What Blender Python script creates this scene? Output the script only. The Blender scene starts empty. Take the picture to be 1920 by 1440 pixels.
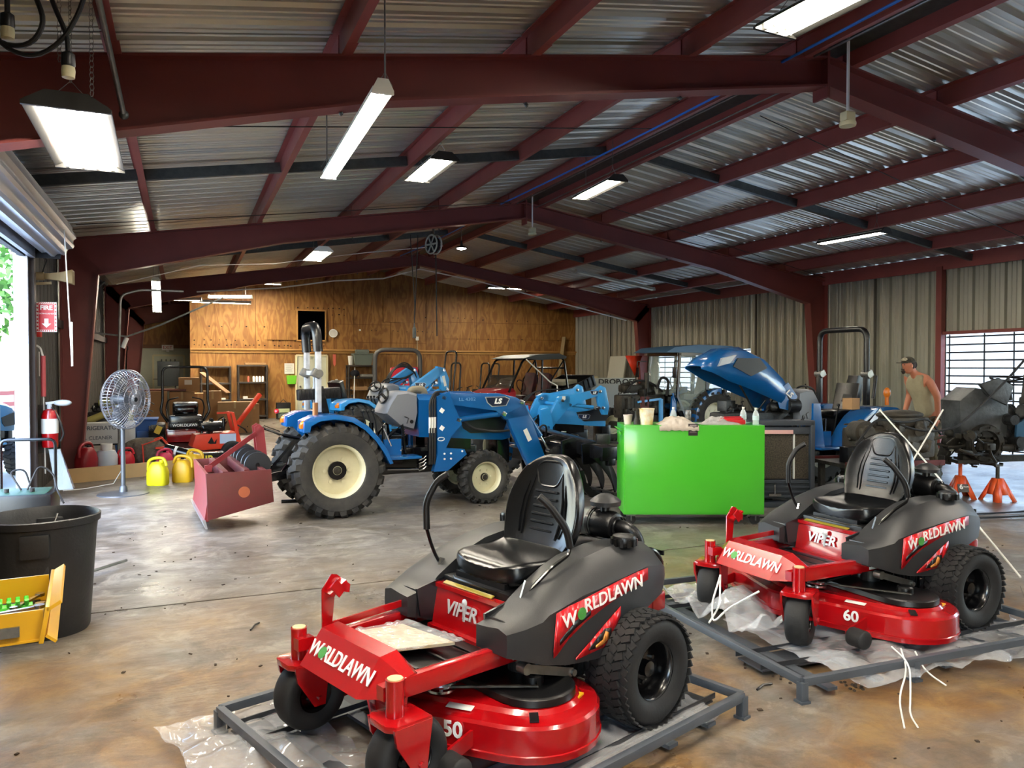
import bpy, bmesh, math, random
from mathutils import Vector, Matrix, Euler
from mathutils.noise import noise as pnoise
random.seed(7)
S = bpy.context.scene
C = S.collection
V = Vector
PI = math.pi
R = math.radians

# ---------------------------------------------------------------- camera, sky, sun, exposure
cam = bpy.data.objects.new('camera', bpy.data.cameras.new('camera'))
C.objects.link(cam)
S.camera = cam
cam.data.sensor_width = 36
cam.data.lens = 36 * 1442 / 1920
cam.data.clip_start = 0.05
cam.data.clip_end = 300
cam.location = (0, 0, 1.6)
cam.rotation_euler = (R(90 - 1.19), 0, R(-23.1))

W = bpy.data.worlds.new('sky')
S.world = W
W.use_nodes = True
nt = W.node_tree
bg = nt.nodes['Background']
sky = nt.nodes.new('ShaderNodeTexSky')
sky.sky_type = 'NISHITA'
sky.sun_elevation = R(48)
sky.sun_rotation = R(-120)
sky.sun_disc = False
sky.air_density = 1.2
sky.dust_density = 0.6
nt.links.new(sky.outputs[0], bg.inputs[0])
bg.inputs[1].default_value = 1.1
sun = bpy.data.objects.new('sun', bpy.data.lights.new('sun', 'SUN'))
C.objects.link(sun)
sun.data.energy = 2.4
sun.data.angle = R(0.6)
sun.data.color = (1, .95, .88)
# sun stands to the right of the shed (over +X), a little behind the camera
sun.rotation_euler = V((math.cos(R(-25)) * math.cos(R(50)), math.sin(R(-25)) * math.cos(R(50)), math.sin(R(50)))).to_track_quat('Z', 'Y').to_euler()
S.view_settings.view_transform = 'Standard'
S.view_settings.look = 'None'
S.view_settings.gamma = 1
S.view_settings.use_curve_mapping = False
S.view_settings.exposure = 1.22
S.cycles.max_bounces = 6
S.cycles.diffuse_bounces = 4
S.cycles.glossy_bounces = 3
S.cycles.transmission_bounces = 6
S.cycles.transparent_max_bounces = 10
S.cycles.caustics_reflective = False
S.cycles.caustics_refractive = False
S.cycles.sample_clamp_indirect = 6
S.cycles.use_denoising = True
S.cycles.use_adaptive_sampling = True
S.cycles.adaptive_threshold = 0.04

# ---------------------------------------------------------------- materials
def lin(h):
    if not isinstance(h, str): return tuple(h) + (1,)
    h = h.lstrip('#')
    out = []
    for i in (0, 2, 4):
        c = int(h[i:i + 2], 16) / 255
        out.append(c / 12.92 if c <= .04045 else ((c + .055) / 1.055) ** 2.4)
    return tuple(out) + (1,)

MATS = {}
def mat(name, col, rough=.5, metal=0, var=0, vs=8, col2=None, bump=0, bs=40, coat=0, emit=0, alpha=1, trans=0, stretch=None, bd=.01):
    """procedural material: base colour with large soft wear (col2) and small bump"""
    if name in MATS: return MATS[name]
    m = bpy.data.materials.new(name)
    MATS[name] = m
    m.use_nodes = True
    n, l = m.node_tree.nodes, m.node_tree.links
    b = n['Principled BSDF']
    I = b.inputs
    c = lin(col)
    I['Base Color'].default_value = c
    I['Roughness'].default_value = rough
    I['Metallic'].default_value = metal
    I['Coat Weight'].default_value = coat
    I['Coat Roughness'].default_value = .08
    if trans: I['Transmission Weight'].default_value = trans
    if alpha < 1: I['Alpha'].default_value = alpha
    if emit:
        I['Emission Color'].default_value = c
        I['Emission Strength'].default_value = emit
    if var or bump:
        tc = n.new('ShaderNodeTexCoord')
        src = tc.outputs['Object']
        if stretch:
            mp = n.new('ShaderNodeMapping')
            mp.inputs['Scale'].default_value = stretch
            l.new(src, mp.inputs[0]); src = mp.outputs[0]
    if var:
        t = n.new('ShaderNodeTexNoise')
        t.inputs['Scale'].default_value = vs
        t.inputs['Detail'].default_value = 5
        t.inputs['Roughness'].default_value = .62
        l.new(src, t.inputs[0])
        r = n.new('ShaderNodeValToRGB')
        r.color_ramp.elements[0].position = .35
        r.color_ramp.elements[1].position = .72
        c2 = lin(col2) if col2 else tuple(x * .55 for x in c[:3]) + (1,)
        k = var
        r.color_ramp.elements[0].color = c
        r.color_ramp.elements[1].color = tuple(a * (1 - k) + d * k for a, d in zip(c, c2))
        l.new(t.outputs[0], r.inputs[0])
        l.new(r.outputs[0], I['Base Color'])
    if bump:
        t = n.new('ShaderNodeTexNoise')
        t.inputs['Scale'].default_value = bs
        t.inputs['Detail'].default_value = 3
        l.new(src, t.inputs[0])
        q = n.new('ShaderNodeBump')
        q.inputs['Strength'].default_value = bump
        q.inputs['Distance'].default_value = bd
        l.new(t.outputs[0], q.inputs['Height'])
        l.new(q.outputs[0], I['Normal'])
    return m

# ---------------------------------------------------------------- geometry helpers
class G:
    def __init__(s):
        s.bm = bmesh.new(); s.mi = 0
        s.T = Matrix()
    def _vs(s, pts): return [s.bm.verts.new(s.T @ V(p)) for p in pts]
    def _f(s, vs):
        try:
            f = s.bm.faces.new(vs); f.material_index = s.mi; f.smooth = True
            return f
        except ValueError: return None
    def face(s, pts): s._f(s._vs(pts)); return s
    def box(s, c, d, r=None, bev=0):
        M = Matrix.Translation(c)
        if r: M = M @ Euler([R(a) for a in r]).to_matrix().to_4x4()
        x, y, z = d[0] / 2, d[1] / 2, d[2] / 2
        P = [M @ V(p) for p in ((-x, -y, -z), (x, -y, -z), (x, y, -z), (-x, y, -z), (-x, -y, z), (x, -y, z), (x, y, z), (-x, y, z))]
        vs = s._vs(P)
        fs = [s._f([vs[i] for i in q]) for q in ((3, 2, 1, 0), (4, 5, 6, 7), (0, 1, 5, 4), (1, 2, 6, 5), (2, 3, 7, 6), (3, 0, 4, 7))]
        if bev:
            es = list({e for f in fs for e in f.edges})
            g = bmesh.ops.bevel(s.bm, geom=es, offset=bev, segments=2, affect='EDGES', profile=.6)
            for f in g['faces']: f.material_index = s.mi; f.smooth = True
        return s
    def bar(s, a, b, w, h=None, bev=0, up=(0, 0, 1)):
        """rectangular bar from a to b, w wide (sideways), h high"""
        a, b = V(a), V(b); h = h or w
        d = b - a; L = d.length
        x = d.normalized(); y = V(up).cross(x)
        if y.length < 1e-4: y = V((0, 1, 0))
        y.normalize(); z = x.cross(y)
        M = Matrix((x, y, z)).transposed().to_4x4(); M.translation = (a + b) / 2
        T = s.T; s.T = T @ M; s.box((0, 0, 0), (L, w, h), bev=bev); s.T = T
        return s
    def ring(s, c, u, v, r, n): return [c + u * (r * math.cos(2 * PI * i / n)) + v * (r * math.sin(2 * PI * i / n)) for i in range(n)]
    def loft(s, rings, cap=True, closed=True, capa=None):
        vr = [s._vs(r) for r in rings]
        n = len(rings[0])
        for a, b in zip(vr, vr[1:]):
            for i in range(n if closed else n - 1):
                j = (i + 1) % n
                s._f([a[i], a[j], b[j], b[i]])
        if cap:
            s._f(list(reversed(vr[0]))); s._f(vr[-1])
        return s
    def cyl(s, a, b, r, r2=None, n=16, cap=True):
        a, b = V(a), V(b); d = (b - a).normalized()
        u = d.orthogonal().normalized(); v = d.cross(u)
        r2 = r if r2 is None else r2
        return s.loft([s.ring(a, u, v, r, n), s.ring(b, u, v, r2, n)], cap)
    def tube(s, pts, r, n=8, closed=False, rnd=0, cap=True):
        P = [V(p) for p in pts]
        if rnd: P = rounded(P, rnd, closed)
        m = len(P); rs = r if isinstance(r, (list, tuple)) else [r] * m
        u = None; rings = []
        for i in range(m):
            if closed: t = (P[(i + 1) % m] - P[i - 1])
            else: t = P[min(i + 1, m - 1)] - P[max(i - 1, 0)]
            t.normalize()
            u = (u - t * u.dot(t)) if u else t.orthogonal()
            if u.length < 1e-5: u = t.orthogonal()
            u.normalize(); v = t.cross(u)
            rings.append(s.ring(P[i], u, v, rs[min(i, len(rs) - 1)], n))
        if closed: rings.append(rings[0]); cap = False
        return s.loft(rings, cap)
    def lathe(s, prof, n=32, o=(0, 0, 0), ax='z', cap=False):
        """prof: list of (radius, height)"""
        o = V(o)
        B = {'z': (V((1, 0, 0)), V((0, 1, 0)), V((0, 0, 1))), 'y': (V((0, 0, 1)), V((1, 0, 0)), V((0, 1, 0))), 'x': (V((0, 1, 0)), V((0, 0, 1)), V((1, 0, 0)))}[ax] if isinstance(ax, str) else ax
        return s.loft([s.ring(o + B[2] * h, B[0], B[1], max(r, 1e-4), n) for r, h in prof], cap)
    def prism(s, poly, a, b, pl='xz', bev=0):
        """poly in plane pl, extruded along the third axis from a to b"""
        def P(p, t):
            return {'xz': (p[0], t, p[1]), 'xy': (p[0], p[1], t), 'yz': (t, p[0], p[1])}[pl]
        va = s._vs([P(p, a) for p in poly]); vb = s._vs([P(p, b) for p in poly])
        n = len(poly)
        fs = [s._f(list(reversed(va))), s._f(vb)] + [s._f([va[i], va[(i + 1) % n], vb[(i + 1) % n], vb[i]]) for i in range(n)]
        fs = [f for f in fs if f]
        if bev:
            es = list({e for f in fs[:2] for e in f.edges})
            g = bmesh.ops.bevel(s.bm, geom=es, offset=bev, segments=2, affect='EDGES', profile=.6)
            for f in g['faces']: f.material_index = s.mi; f.smooth = True
        return s
    def ball(s, c, r, n=16, m=10):
        r = V(r) if hasattr(r, '__len__') else V((r, r, r)); c = V(c)
        rings = []
        for j in range(m + 1):
            a = PI * j / m; z = -math.cos(a); k = max(math.sin(a), 1e-3)
            rings.append([c + V((r.x * k * math.cos(2 * PI * i / n), r.y * k * math.sin(2 * PI * i / n), r.z * z)) for i in range(n)])
        return s.loft(rings, False)
    def grid(s, fn, nu, nv, closed_u=False):
        vv = [s._vs([fn(i / nu, j / nv) for i in range(nu + (0 if closed_u else 1))]) for j in range(nv + 1)]
        k = len(vv[0])
        for a, b in zip(vv, vv[1:]):
            for i in range(k if closed_u else k - 1): s._f([a[i], a[(i + 1) % k], b[(i + 1) % k], b[i]])
        return s

def rounded(P, r, closed=False):
    out = []; m = len(P)
    for i in range(m):
        if not closed and i in (0, m - 1): out.append(P[i]); continue
        p, q, t = P[i - 1], P[i], P[(i + 1) % m]
        k = min(r, (p - q).length * .49, (t - q).length * .49)
        a = q + (p - q).normalized() * k; b = q + (t - q).normalized() * k
        for j in range(5):
            w = j / 4
            out.append(a * (1 - w) ** 2 + q * 2 * w * (1 - w) + b * w * w)
    return out

def obj(name, g, m, parent=None, loc=None, rot=None, sharp=38, fix=True):
    me = bpy.data.meshes.new(name)
    if fix: bmesh.ops.recalc_face_normals(g.bm, faces=g.bm.faces)
    g.bm.to_mesh(me); g.bm.free()
    for x in (m if isinstance(m, (list, tuple)) else [m]): me.materials.append(x)
    me.set_sharp_from_angle(angle=R(sharp))
    o = bpy.data.objects.new(name, me); C.objects.link(o)
    if parent: o.parent = parent
    if loc: o.location = loc
    if rot: o.rotation_euler = [R(a) for a in rot]
    return o
def tag(o, label, cat, group=None):
    o['label'] = label; o['category'] = cat
    if group: o['group'] = group
    return o
def thing(name, label, cat, loc=(0, 0, 0), rz=0, group=None, rot=None):
    o = bpy.data.objects.new(name, None); C.objects.link(o)
    o.empty_display_size = .1
    o.location = loc; o.rotation_euler = [R(a) for a in rot] if rot else (0, 0, R(rz))
    return tag(o, label, cat, group)
def struct(name, g, m, **k):
    o = obj(name, g, m, **k); o['kind'] = 'structure'
    return o
def copytree(o, parent=None):
    c = o.copy(); C.objects.link(c)
    if parent: c.parent = parent
    for ch in list(o.children): copytree(ch, c)
    return c
def solid(o, t, off=0):
    md = o.modifiers.new('thickness', 'SOLIDIFY'); md.thickness = t; md.offset = off
    return o
def sub(o, n=1):
    md = o.modifiers.new('smooth', 'SUBSURF'); md.levels = n; md.render_levels = n
    return o

def letters(name, txt, m, parent, origin, xd, yd, size, ext=.002, wide=1, shear=0, bold=0, align='CENTER', label=None):
    """writing as a mesh; origin = centre of the writing, xd = reading direction, yd = up"""
    cu = bpy.data.curves.new('t', 'FONT')
    cu.body = txt; cu.size = size; cu.extrude = ext; cu.shear = shear; cu.offset = bold
    cu.align_x = align; cu.align_y = 'CENTER'; cu.resolution_u = 3
    t = bpy.data.objects.new('t', cu); C.objects.link(t)
    dg = bpy.context.evaluated_depsgraph_get()
    me = bpy.data.meshes.new_from_object(t.evaluated_get(dg))
    bpy.data.objects.remove(t); bpy.data.curves.remove(cu)
    me.name = name; me.materials.clear(); me.materials.append(m)
    o = bpy.data.objects.new(name, me); C.objects.link(o)
    x = V(xd).normalized(); y = V(yd); y = (y - x * y.dot(x)).normalized(); z = x.cross(y)
    M = Matrix((x * wide, y, z)).transposed().to_4x4(); M.translation = V(origin)
    o.parent = parent
    o.matrix_local = M
    if label: o['label'] = label
    return o

# shared materials
RED = mat('red_gloss_paint', '#a2080f', .22, coat=.6, var=.25, vs=3, bump=.02, bs=90)
BLACKP = mat('black_plastic', '#0a0a0c', .36, bump=.08, bs=160)
GLOSSB = mat('black_gloss_paint', '#060608', .26, coat=.2, var=.2, vs=5, col2='#141416')
CHAR = mat('charcoal_plastic', '#242527', .45, bump=.06, bs=220, var=.2, vs=4, col2='#1e1e20')
RUB = mat('rubber', '#111113', .7, var=.4, vs=9, col2='#1d1c1c', bump=.1, bs=70)
SATB = mat('satin_black_paint', '#08080a', .35)
RUBD = mat('dusty_rubber', '#1e1e1f', .85, var=.7, vs=5, col2='#45413b', bump=.2, bs=60)
CHROME = mat('chrome_steel', '#c8c8c8', .22, 1)
STEEL = mat('dull_steel', '#8c8c88', .42, .85, var=.5, vs=12, col2='#55524c')
DSTEEL = mat('dark_greasy_metal', '#242321', .5, .5, var=.8, vs=14, col2='#4a453c', bump=.3, bs=50)
WHITE = mat('white_paint', '#e6e6e0', .5)
SEATM = mat('seat_vinyl', '#08090b', .27, bump=.05, bs=300)
BLUE = mat('tractor_blue', '#0b5596', .26, coat=.5, var=.3, vs=3, col2='#0e4778')
BLUE2 = mat('sky_blue_paint', '#2f8fd0', .32, coat=.3, var=.3, vs=4, col2='#246fa4')
CREAM = mat('cream_rim_paint', '#d8d3b4', .4, var=.3, vs=6, col2='#a79d7c')
ORANGE = mat('orange_red_paint', '#d83a1c', .4, var=.3, vs=6, col2='#9a2c18')
ENG = mat('engine_iron', '#3a3a3a', .45, .6, var=.7, vs=20, col2='#121212', bump=.3, bs=60)
GLASS = mat('clear_glass', '#ffffff', .03, trans=1)
GREEN = mat('green_mark', '#3f8a3a', .5)
YEL = mat('yellow_paint', '#d6a61c', .4, var=.3, vs=6, col2='#a5801a')
CARD = mat('cardboard', '#a8825a', .85, var=.35, vs=5, col2='#8a6746')
PAPER = mat('paper', '#dcdad2', .8)
# ---------------------------------------------------------------- the shed itself
XL, XR, XA, HE, HR = -1.75, 13.5, 5.97, 3.56, 4.72
SL = (HR - HE) / 7.5
Y0, Y1, YB = -7.0, 29.0, 25.6
def top(x): return HR - abs(x - XA) * SL          # top of the rafters
FR = [-1.3, 6.0, 13.4, 20.6, 28.2]

def rib_profile(L, p=.305, h=.04, minor=True):
    """(t, height) along a ribbed metal sheet"""
    out = []; t = 0
    while t < L:
        out += [(t, 0), (t + p * .07, h), (t + p * .22, h), (t + p * .29, 0)]
        if minor: out += [(t + p * .50, 0), (t + p * .53, h * .25), (t + p * .57, h * .25), (t + p * .60, 0), (t + p * .78, 0), (t + p * .81, h * .25), (t + p * .85, h * .25), (t + p * .88, 0)]
        t += p
    return out

def sheet(pos, prof, ends):
    """prof runs along the wall, ends = two functions giving the 3D point of (t,h)"""
    g = G()
    a = g._vs([ends[0](t, h) for t, h in prof]); b = g._vs([ends[1](t, h) for t, h in prof])
    for i in range(len(a) - 1):
        f = g._f([a[i], a[i + 1], b[i + 1], b[i]]); f.smooth = False
    return g

ROOFM = mat('galvanised_roof_sheet', '#cfd0c6', .33, .72, var=.35, vs=1.2, col2='#aeaea4', bump=.04, bs=5, stretch=(1, 4, 1))
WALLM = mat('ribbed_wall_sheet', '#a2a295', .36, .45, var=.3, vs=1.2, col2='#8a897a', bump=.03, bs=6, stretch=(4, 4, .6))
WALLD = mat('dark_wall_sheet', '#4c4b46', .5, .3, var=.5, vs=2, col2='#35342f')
FRAMEM = mat('oxide_red_primer', '#7a3832', .48, var=.5, vs=1.3, col2='#5a2b28', bump=.08, bs=30)
PURM = mat('red_purlin_primer', '#8e4640', .46, var=.5, vs=1.6, col2='#6a3430', bump=.05, bs=30)
GALV = mat('galvanised_strap', '#5f6463', .45, .7, var=.7, vs=14, col2='#454a4a')

roofprof = rib_profile(Y1 - Y0)
for nm, xe, sg in (('ceiling_1', XL - .1, -1), ('ceiling_2', XR + .1, 1)):
    ze = HR - abs(xe - XA) * SL + .21
    g = sheet(None, roofprof, (lambda t, h: (XA, Y0 + t, HR + .21 + h), lambda t, h, xe=xe, ze=ze: (xe, Y0 + t, ze + h)))
    struct(nm, g, ROOFM)
# concrete slabs with sawn joints
def floor_material():
    m = bpy.data.materials.new('stained_concrete'); m.use_nodes = True
    n, l = m.node_tree.nodes, m.node_tree.links; b = n['Principled BSDF']
    tc = n.new('ShaderNodeTexCoord')
    def N(sc, det=6, rough=.6, src=tc.outputs['Object'], st=None, dist=0):
        if st:
            mp = n.new('ShaderNodeMapping'); mp.inputs['Scale'].default_value = st; l.new(src, mp.inputs[0]); src = mp.outputs[0]
        t = n.new('ShaderNodeTexNoise'); t.inputs['Scale'].default_value = sc; t.inputs['Detail'].default_value = det; t.inputs['Roughness'].default_value = rough; t.inputs['Distortion'].default_value = dist
        l.new(src, t.inputs[0]); return t.outputs[0]
    def ramp(s_, a, b_, ca=(0, 0, 0, 1), cb=(1, 1, 1, 1)):
        r = n.new('ShaderNodeValToRGB'); r.color_ramp.elements[0].position = a; r.color_ramp.elements[1].position = b_
        r.color_ramp.elements[0].color = ca; r.color_ramp.elements[1].color = cb; l.new(s_, r.inputs[0]); return r.outputs[0]
    def mix(f, a, b_, mode='MIX'):
        x = n.new('ShaderNodeMix'); x.data_type = 'RGBA'; x.blend_type = mode
        if isinstance(f, float): x.inputs[0].default_value = f
        else: l.new(f, x.inputs[0])
        for i, q in ((6, a), (7, b_)):
            if isinstance(q, tuple): x.inputs[i].default_value = q
            else: l.new(q, x.inputs[i])
        return x.outputs[2]
    def mth(op, a, b_):
        x = n.new('ShaderNodeMath'); x.operation = op; x.use_clamp = True
        for i, q in ((0, a), (1, b_)):
            if isinstance(q, (int, float)): x.inputs[i].default_value = q
            else: l.new(q, x.inputs[i])
        return x.outputs[0]
    base = mix(ramp(N(1.1, 7), .32, .68), lin('#87827c'), lin('#635f5a'))
    base = mix(ramp(N(5, 8, .75, st=(.6, 1.5, 1)), .40, .66), base, lin('#585249'))
    base = mix(mth('MULTIPLY', ramp(N(3.1, 8, .7, dist=1.2), .50, .62), .55), base, lin('#a39d92'))
    # brown oil-soaked stains, thickest on the near slab
    sp = n.new('ShaderNodeSeparateXYZ'); l.new(tc.outputs['Object'], sp.inputs[0])
    near = n.new('ShaderNodeMapRange'); near.inputs[1].default_value = 6.4; near.inputs[2].default_value = 3.6; l.new(sp.outputs[1], near.inputs[0])
    st = ramp(N(.9, 6, .66, dist=.4), .38, .62)
    fac = mth('MULTIPLY', st, mth('ADD', mth('MULTIPLY', near.outputs[0], .95), .16))
    base = mix(fac, base, mix(ramp(N(4.2, 7, .7, dist=.6), .42, .62), lin('#6b4c2c'), lin('#90703f')))
    dk = mth('MULTIPLY', ramp(N(1.7, 9, .76, dist=.8), .52, .66), .72)
    base = mix(dk, base, lin('#40362b'))
    base = mix(mth('MULTIPLY', ramp(N(26, 4, .7), .55, .75), .3), base, lin('#4b443b'))
    l.new(base, b.inputs['Base Color'])
    l.new(ramp(N(1.4, 6), .3, .75, (.24,) * 3 + (1,), (.55,) * 3 + (1,)), b.inputs['Roughness'])
    q = n.new('ShaderNodeBump'); q.inputs['Strength'].default_value = .25; q.inputs['Distance'].default_value = .02
    l.new(N(9, 6, .6, st=(.5, 1.5, 1)), q.inputs['Height']); l.new(q.outputs[0], b.inputs['Normal'])
    return m
FLOORM = floor_material()
g = G()
ys = [Y0, -1.9, 5.66, 13.2, 20.8, Y1]; xs = [XL - .25, XA, XR + .25]
for ya, yb in zip(ys, ys[1:]):
    for xa, xb in zip(xs, xs[1:]):
        g.box(((xa + xb) / 2, (ya + yb) / 2, -.1), (xb - xa - .008, yb - ya - .022, .2))
struct('floor', g, FLOORM)
g = G(); g.box(((XL + XR) / 2, (Y0 + Y1) / 2, -.05), (XR - XL, Y1 - Y0, .07))
struct('floor_joint_filler', g, mat('dark_joint', '#1d1b18', .9))

# side walls of ribbed sheet, with their openings
def wallsheet(name, x, segs, m, sgn):
    """segs: (ya, yb, za, zb)"""
    g = G()
    for ya, yb, za, zb in segs:
        pr = [(t, h) for t, h in rib_profile(yb - ya, .305, .05) if t <= yb - ya] + [(yb - ya, 0)]
        a = g._vs([(x + sgn * h, ya + t, za) for t, h in pr]); b = g._vs([(x + sgn * h, ya + t, zb) for t, h in pr])
        for i in range(len(a) - 1):
            f = g._f([a[i], a[i + 1], b[i + 1], b[i]]); f.smooth = False
    return struct(name, g, m)
HW = top(XR) + .2; HWL = top(XL) + .2
wallsheet('wall_left', XL, [(Y0, -5.5, 0, HWL), (-5.5, -2.2, 2.9, HWL), (-2.2, 6.6, 0, HWL), (6.6, 10.62, 2.92, HWL), (10.62, Y1, 0, HWL)], WALLD, -1)  # the unseen gap behind the camera is added to let daylight in
wallsheet('wall_right', XR, [(Y0, 0.6, 0, HW), (.6, 4.9, 3.0, HW), (4.9, 7.3, 0, HW), (7.3, 10.35, 2.24, HW), (7.3, 10.35, -.1, .05), (10.35, 15.9, 0, HW), (15.9, 20.1, 2.1, HW), (15.9, 20.1, 0, .95), (20.1, Y1, 0, HW)], WALLM, 1)
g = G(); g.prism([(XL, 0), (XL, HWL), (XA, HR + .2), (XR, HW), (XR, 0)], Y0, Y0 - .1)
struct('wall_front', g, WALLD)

# plywood end wall: main face at YB, a recess at the left
PLY = None
def ply_material():
    m = bpy.data.materials.new('plywood'); m.use_nodes = True
    n, l = m.node_tree.nodes, m.node_tree.links; b = n['Principled BSDF']
    tc = n.new('ShaderNodeTexCoord')
    oi = n.new('ShaderNodeObjectInfo')
    mp = n.new('ShaderNodeMapping'); mp.inputs['Scale'].default_value = (1.6, 1, .42)
    l.new(tc.outputs['Object'], mp.inputs[0])
    t = n.new('ShaderNodeTexNoise'); t.inputs['Scale'].default_value = 2.2; t.inputs['Detail'].default_value = 3; t.inputs['Distortion'].default_value = .5
    l.new(mp.outputs[0], t.inputs[0])
    w = n.new('ShaderNodeMath'); w.operation = 'MULTIPLY'; w.inputs[1].default_value = 34; l.new(t.outputs[0], w.inputs[0])
    sn = n.new('ShaderNodeMath'); sn.operation = 'SINE'; l.new(w.outputs[0], sn.inputs[0])
    r = n.new('ShaderNodeValToRGB'); r.color_ramp.elements[0].position = .0; r.color_ramp.elements[1].position = .9
    r.color_ramp.elements[0].color = lin('#b07f40'); r.color_ramp.elements[1].color = lin('#94642c')
    mr = n.new('ShaderNodeMapRange'); mr.inputs[1].default_value = -1; l.new(sn.outputs[0], mr.inputs[0]); l.new(mr.outputs[0], r.inputs[0])
    t2 = n.new('ShaderNodeTexNoise'); t2.inputs['Scale'].default_value = .7; t2.inputs['Detail'].default_value = 5; l.new(tc.outputs['Object'], t2.inputs[0])
    mx = n.new('ShaderNodeMix'); mx.data_type = 'RGBA'; mx.blend_type = 'MULTIPLY'
    r2 = n.new('ShaderNodeValToRGB'); r2.color_ramp.elements[0].position = .35; r2.color_ramp.elements[1].position = .7
    r2.color_ramp.elements[0].color = (1, 1, 1, 1); r2.color_ramp.elements[1].color = (.62, .58, .52, 1); l.new(t2.outputs[0], r2.inputs[0])
    mx.inputs[0].default_value = 1; l.new(r.outputs[0], mx.inputs[6]); l.new(r2.outputs[0], mx.inputs[7])
    hs = n.new('ShaderNodeHueSaturation'); mr2 = n.new('ShaderNodeMapRange'); mr2.inputs[3].default_value = .82; mr2.inputs[4].default_value = 1.12
    l.new(oi.outputs['Random'], mr2.inputs[0]); l.new(mr2.outputs[0], hs.inputs['Value']); l.new(mx.outputs[2], hs.inputs['Color'])
    l.new(hs.outputs[0], b.inputs['Base Color']); b.inputs['Roughness'].default_value = .6
    return m
PLY = ply_material()
WX0 = .18
gw = G()
gw.prism([(WX0, 0), (WX0, top(WX0) + .19), (XA, HR + .19), (XR, HW), (XR, 0)], YB, YB + .12)
wb = struct('wall_back', gw, PLY)
gr_ = G(); gr_.box((WX0 + .06, (YB + 29) / 2 + .1, 2.1), (.12, 29 - YB - .1, 4.2)); struct('wall_recess_side', gr_, PLY)
gr_ = G(); gr_.prism([(XL, 2.35), (XL, HWL), (WX0, top(WX0) + .19), (WX0, 2.35)], 28.6, 28.7); struct('wall_recess_upper', gr_, PLY)
WPAINT = mat('grey_green_paint', '#c3c6b0', .7, var=.4, vs=2, col2='#a5a893')
gr_ = G(); gr_.box(((XL + WX0) / 2, 28.65, 1.18), (WX0 - XL, .1, 2.36)); struct('wall_recess_lower', gr_, WPAINT)
g = G(); g.box(((XL + WX0) / 2, 28.57, 2.33), (WX0 - XL, .06, .12)); struct('trim_1', g, mat('brown_board', '#6a4526', .7))
# plywood sheets laid over the wall (each its own board), battens, ledger
SEAM = mat('board_edge', '#6b4317', .8)
KNOT = mat('knot', '#33200d', .8)
def atYb(px, py, Y):
    f, c, s = 1442, math.cos(R(23.1)), math.sin(R(23.1)); t = (px - 960) / f
    X = Y * (s + t * c) / (c - t * s); zc = X * s + Y * c
    return X, 1.6 - (py - 690) * zc / f
def on_back(px, py, Y=YB): return atYb(px, py, Y)
k = 1
g = G()
for x0 in (.9, 2.1, 3.3, 4.55, 5.2, 6.45, 7.7, 8.3, 9.55, 10.8, 12.0):
    g.box((x0, YB - .004, (top(x0) + 2.1) / 2 + .1), (.014, .012, top(x0) - 2.1))
for x0 in (.9, 3.9, 5.1, 6.3, 7.6, 8.8, 10.0, 11.3, 12.5): g.box((x0, YB - .004, 1.05), (.012, .012, 2.1))
for z0, xa, xb in ((3.05, 4.55, 6.45), (3.2, 7.7, 13.4), (2.62, 8.3, 13.4), (2.45, 5.2, 7.7)): g.box(((xa + xb) / 2, YB - .004, z0), (xb - xa, .012, .012))
struct('wall_board_joints', g, SEAM)
g = G(); g.box(((WX0 + XR) / 2, YB - .05, 2.19), (XR - WX0, .10, .05)); g.box(((WX0 + XR) / 2, YB - .02, 2.13), (XR - WX0, .04, .10))
struct('trim_2', g, mat('ledger_wood', '#b98a4a', .6, var=.4, vs=4))
g = G()
rk = random.Random(3)
for z, xa, xb, stp in ((2.32, .3, 4.4, .13), (2.47, .3, 4.4, .27), (2.9, .35, 3.2, .42), (3.35, 7.5, 9.2, .2), (2.85, 5.8, 8.1, .19), (2.62, 8.4, 12.8, .4), (3.3, 9.4, 12.5, .33), (3.55, 3.4, 5.0, .18), (3.35, 3.4, 4.9, .2)):
    x = xa
    while x < xb:
        if rk.random() < .72: g.cyl((x, YB - .006, z + rk.uniform(-.03, .03)), (x, YB + .01, z), rk.uniform(.012, .028), n=7)
        x += stp * rk.uniform(.7, 1.3)
struct('wall_knots', g, KNOT)

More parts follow.
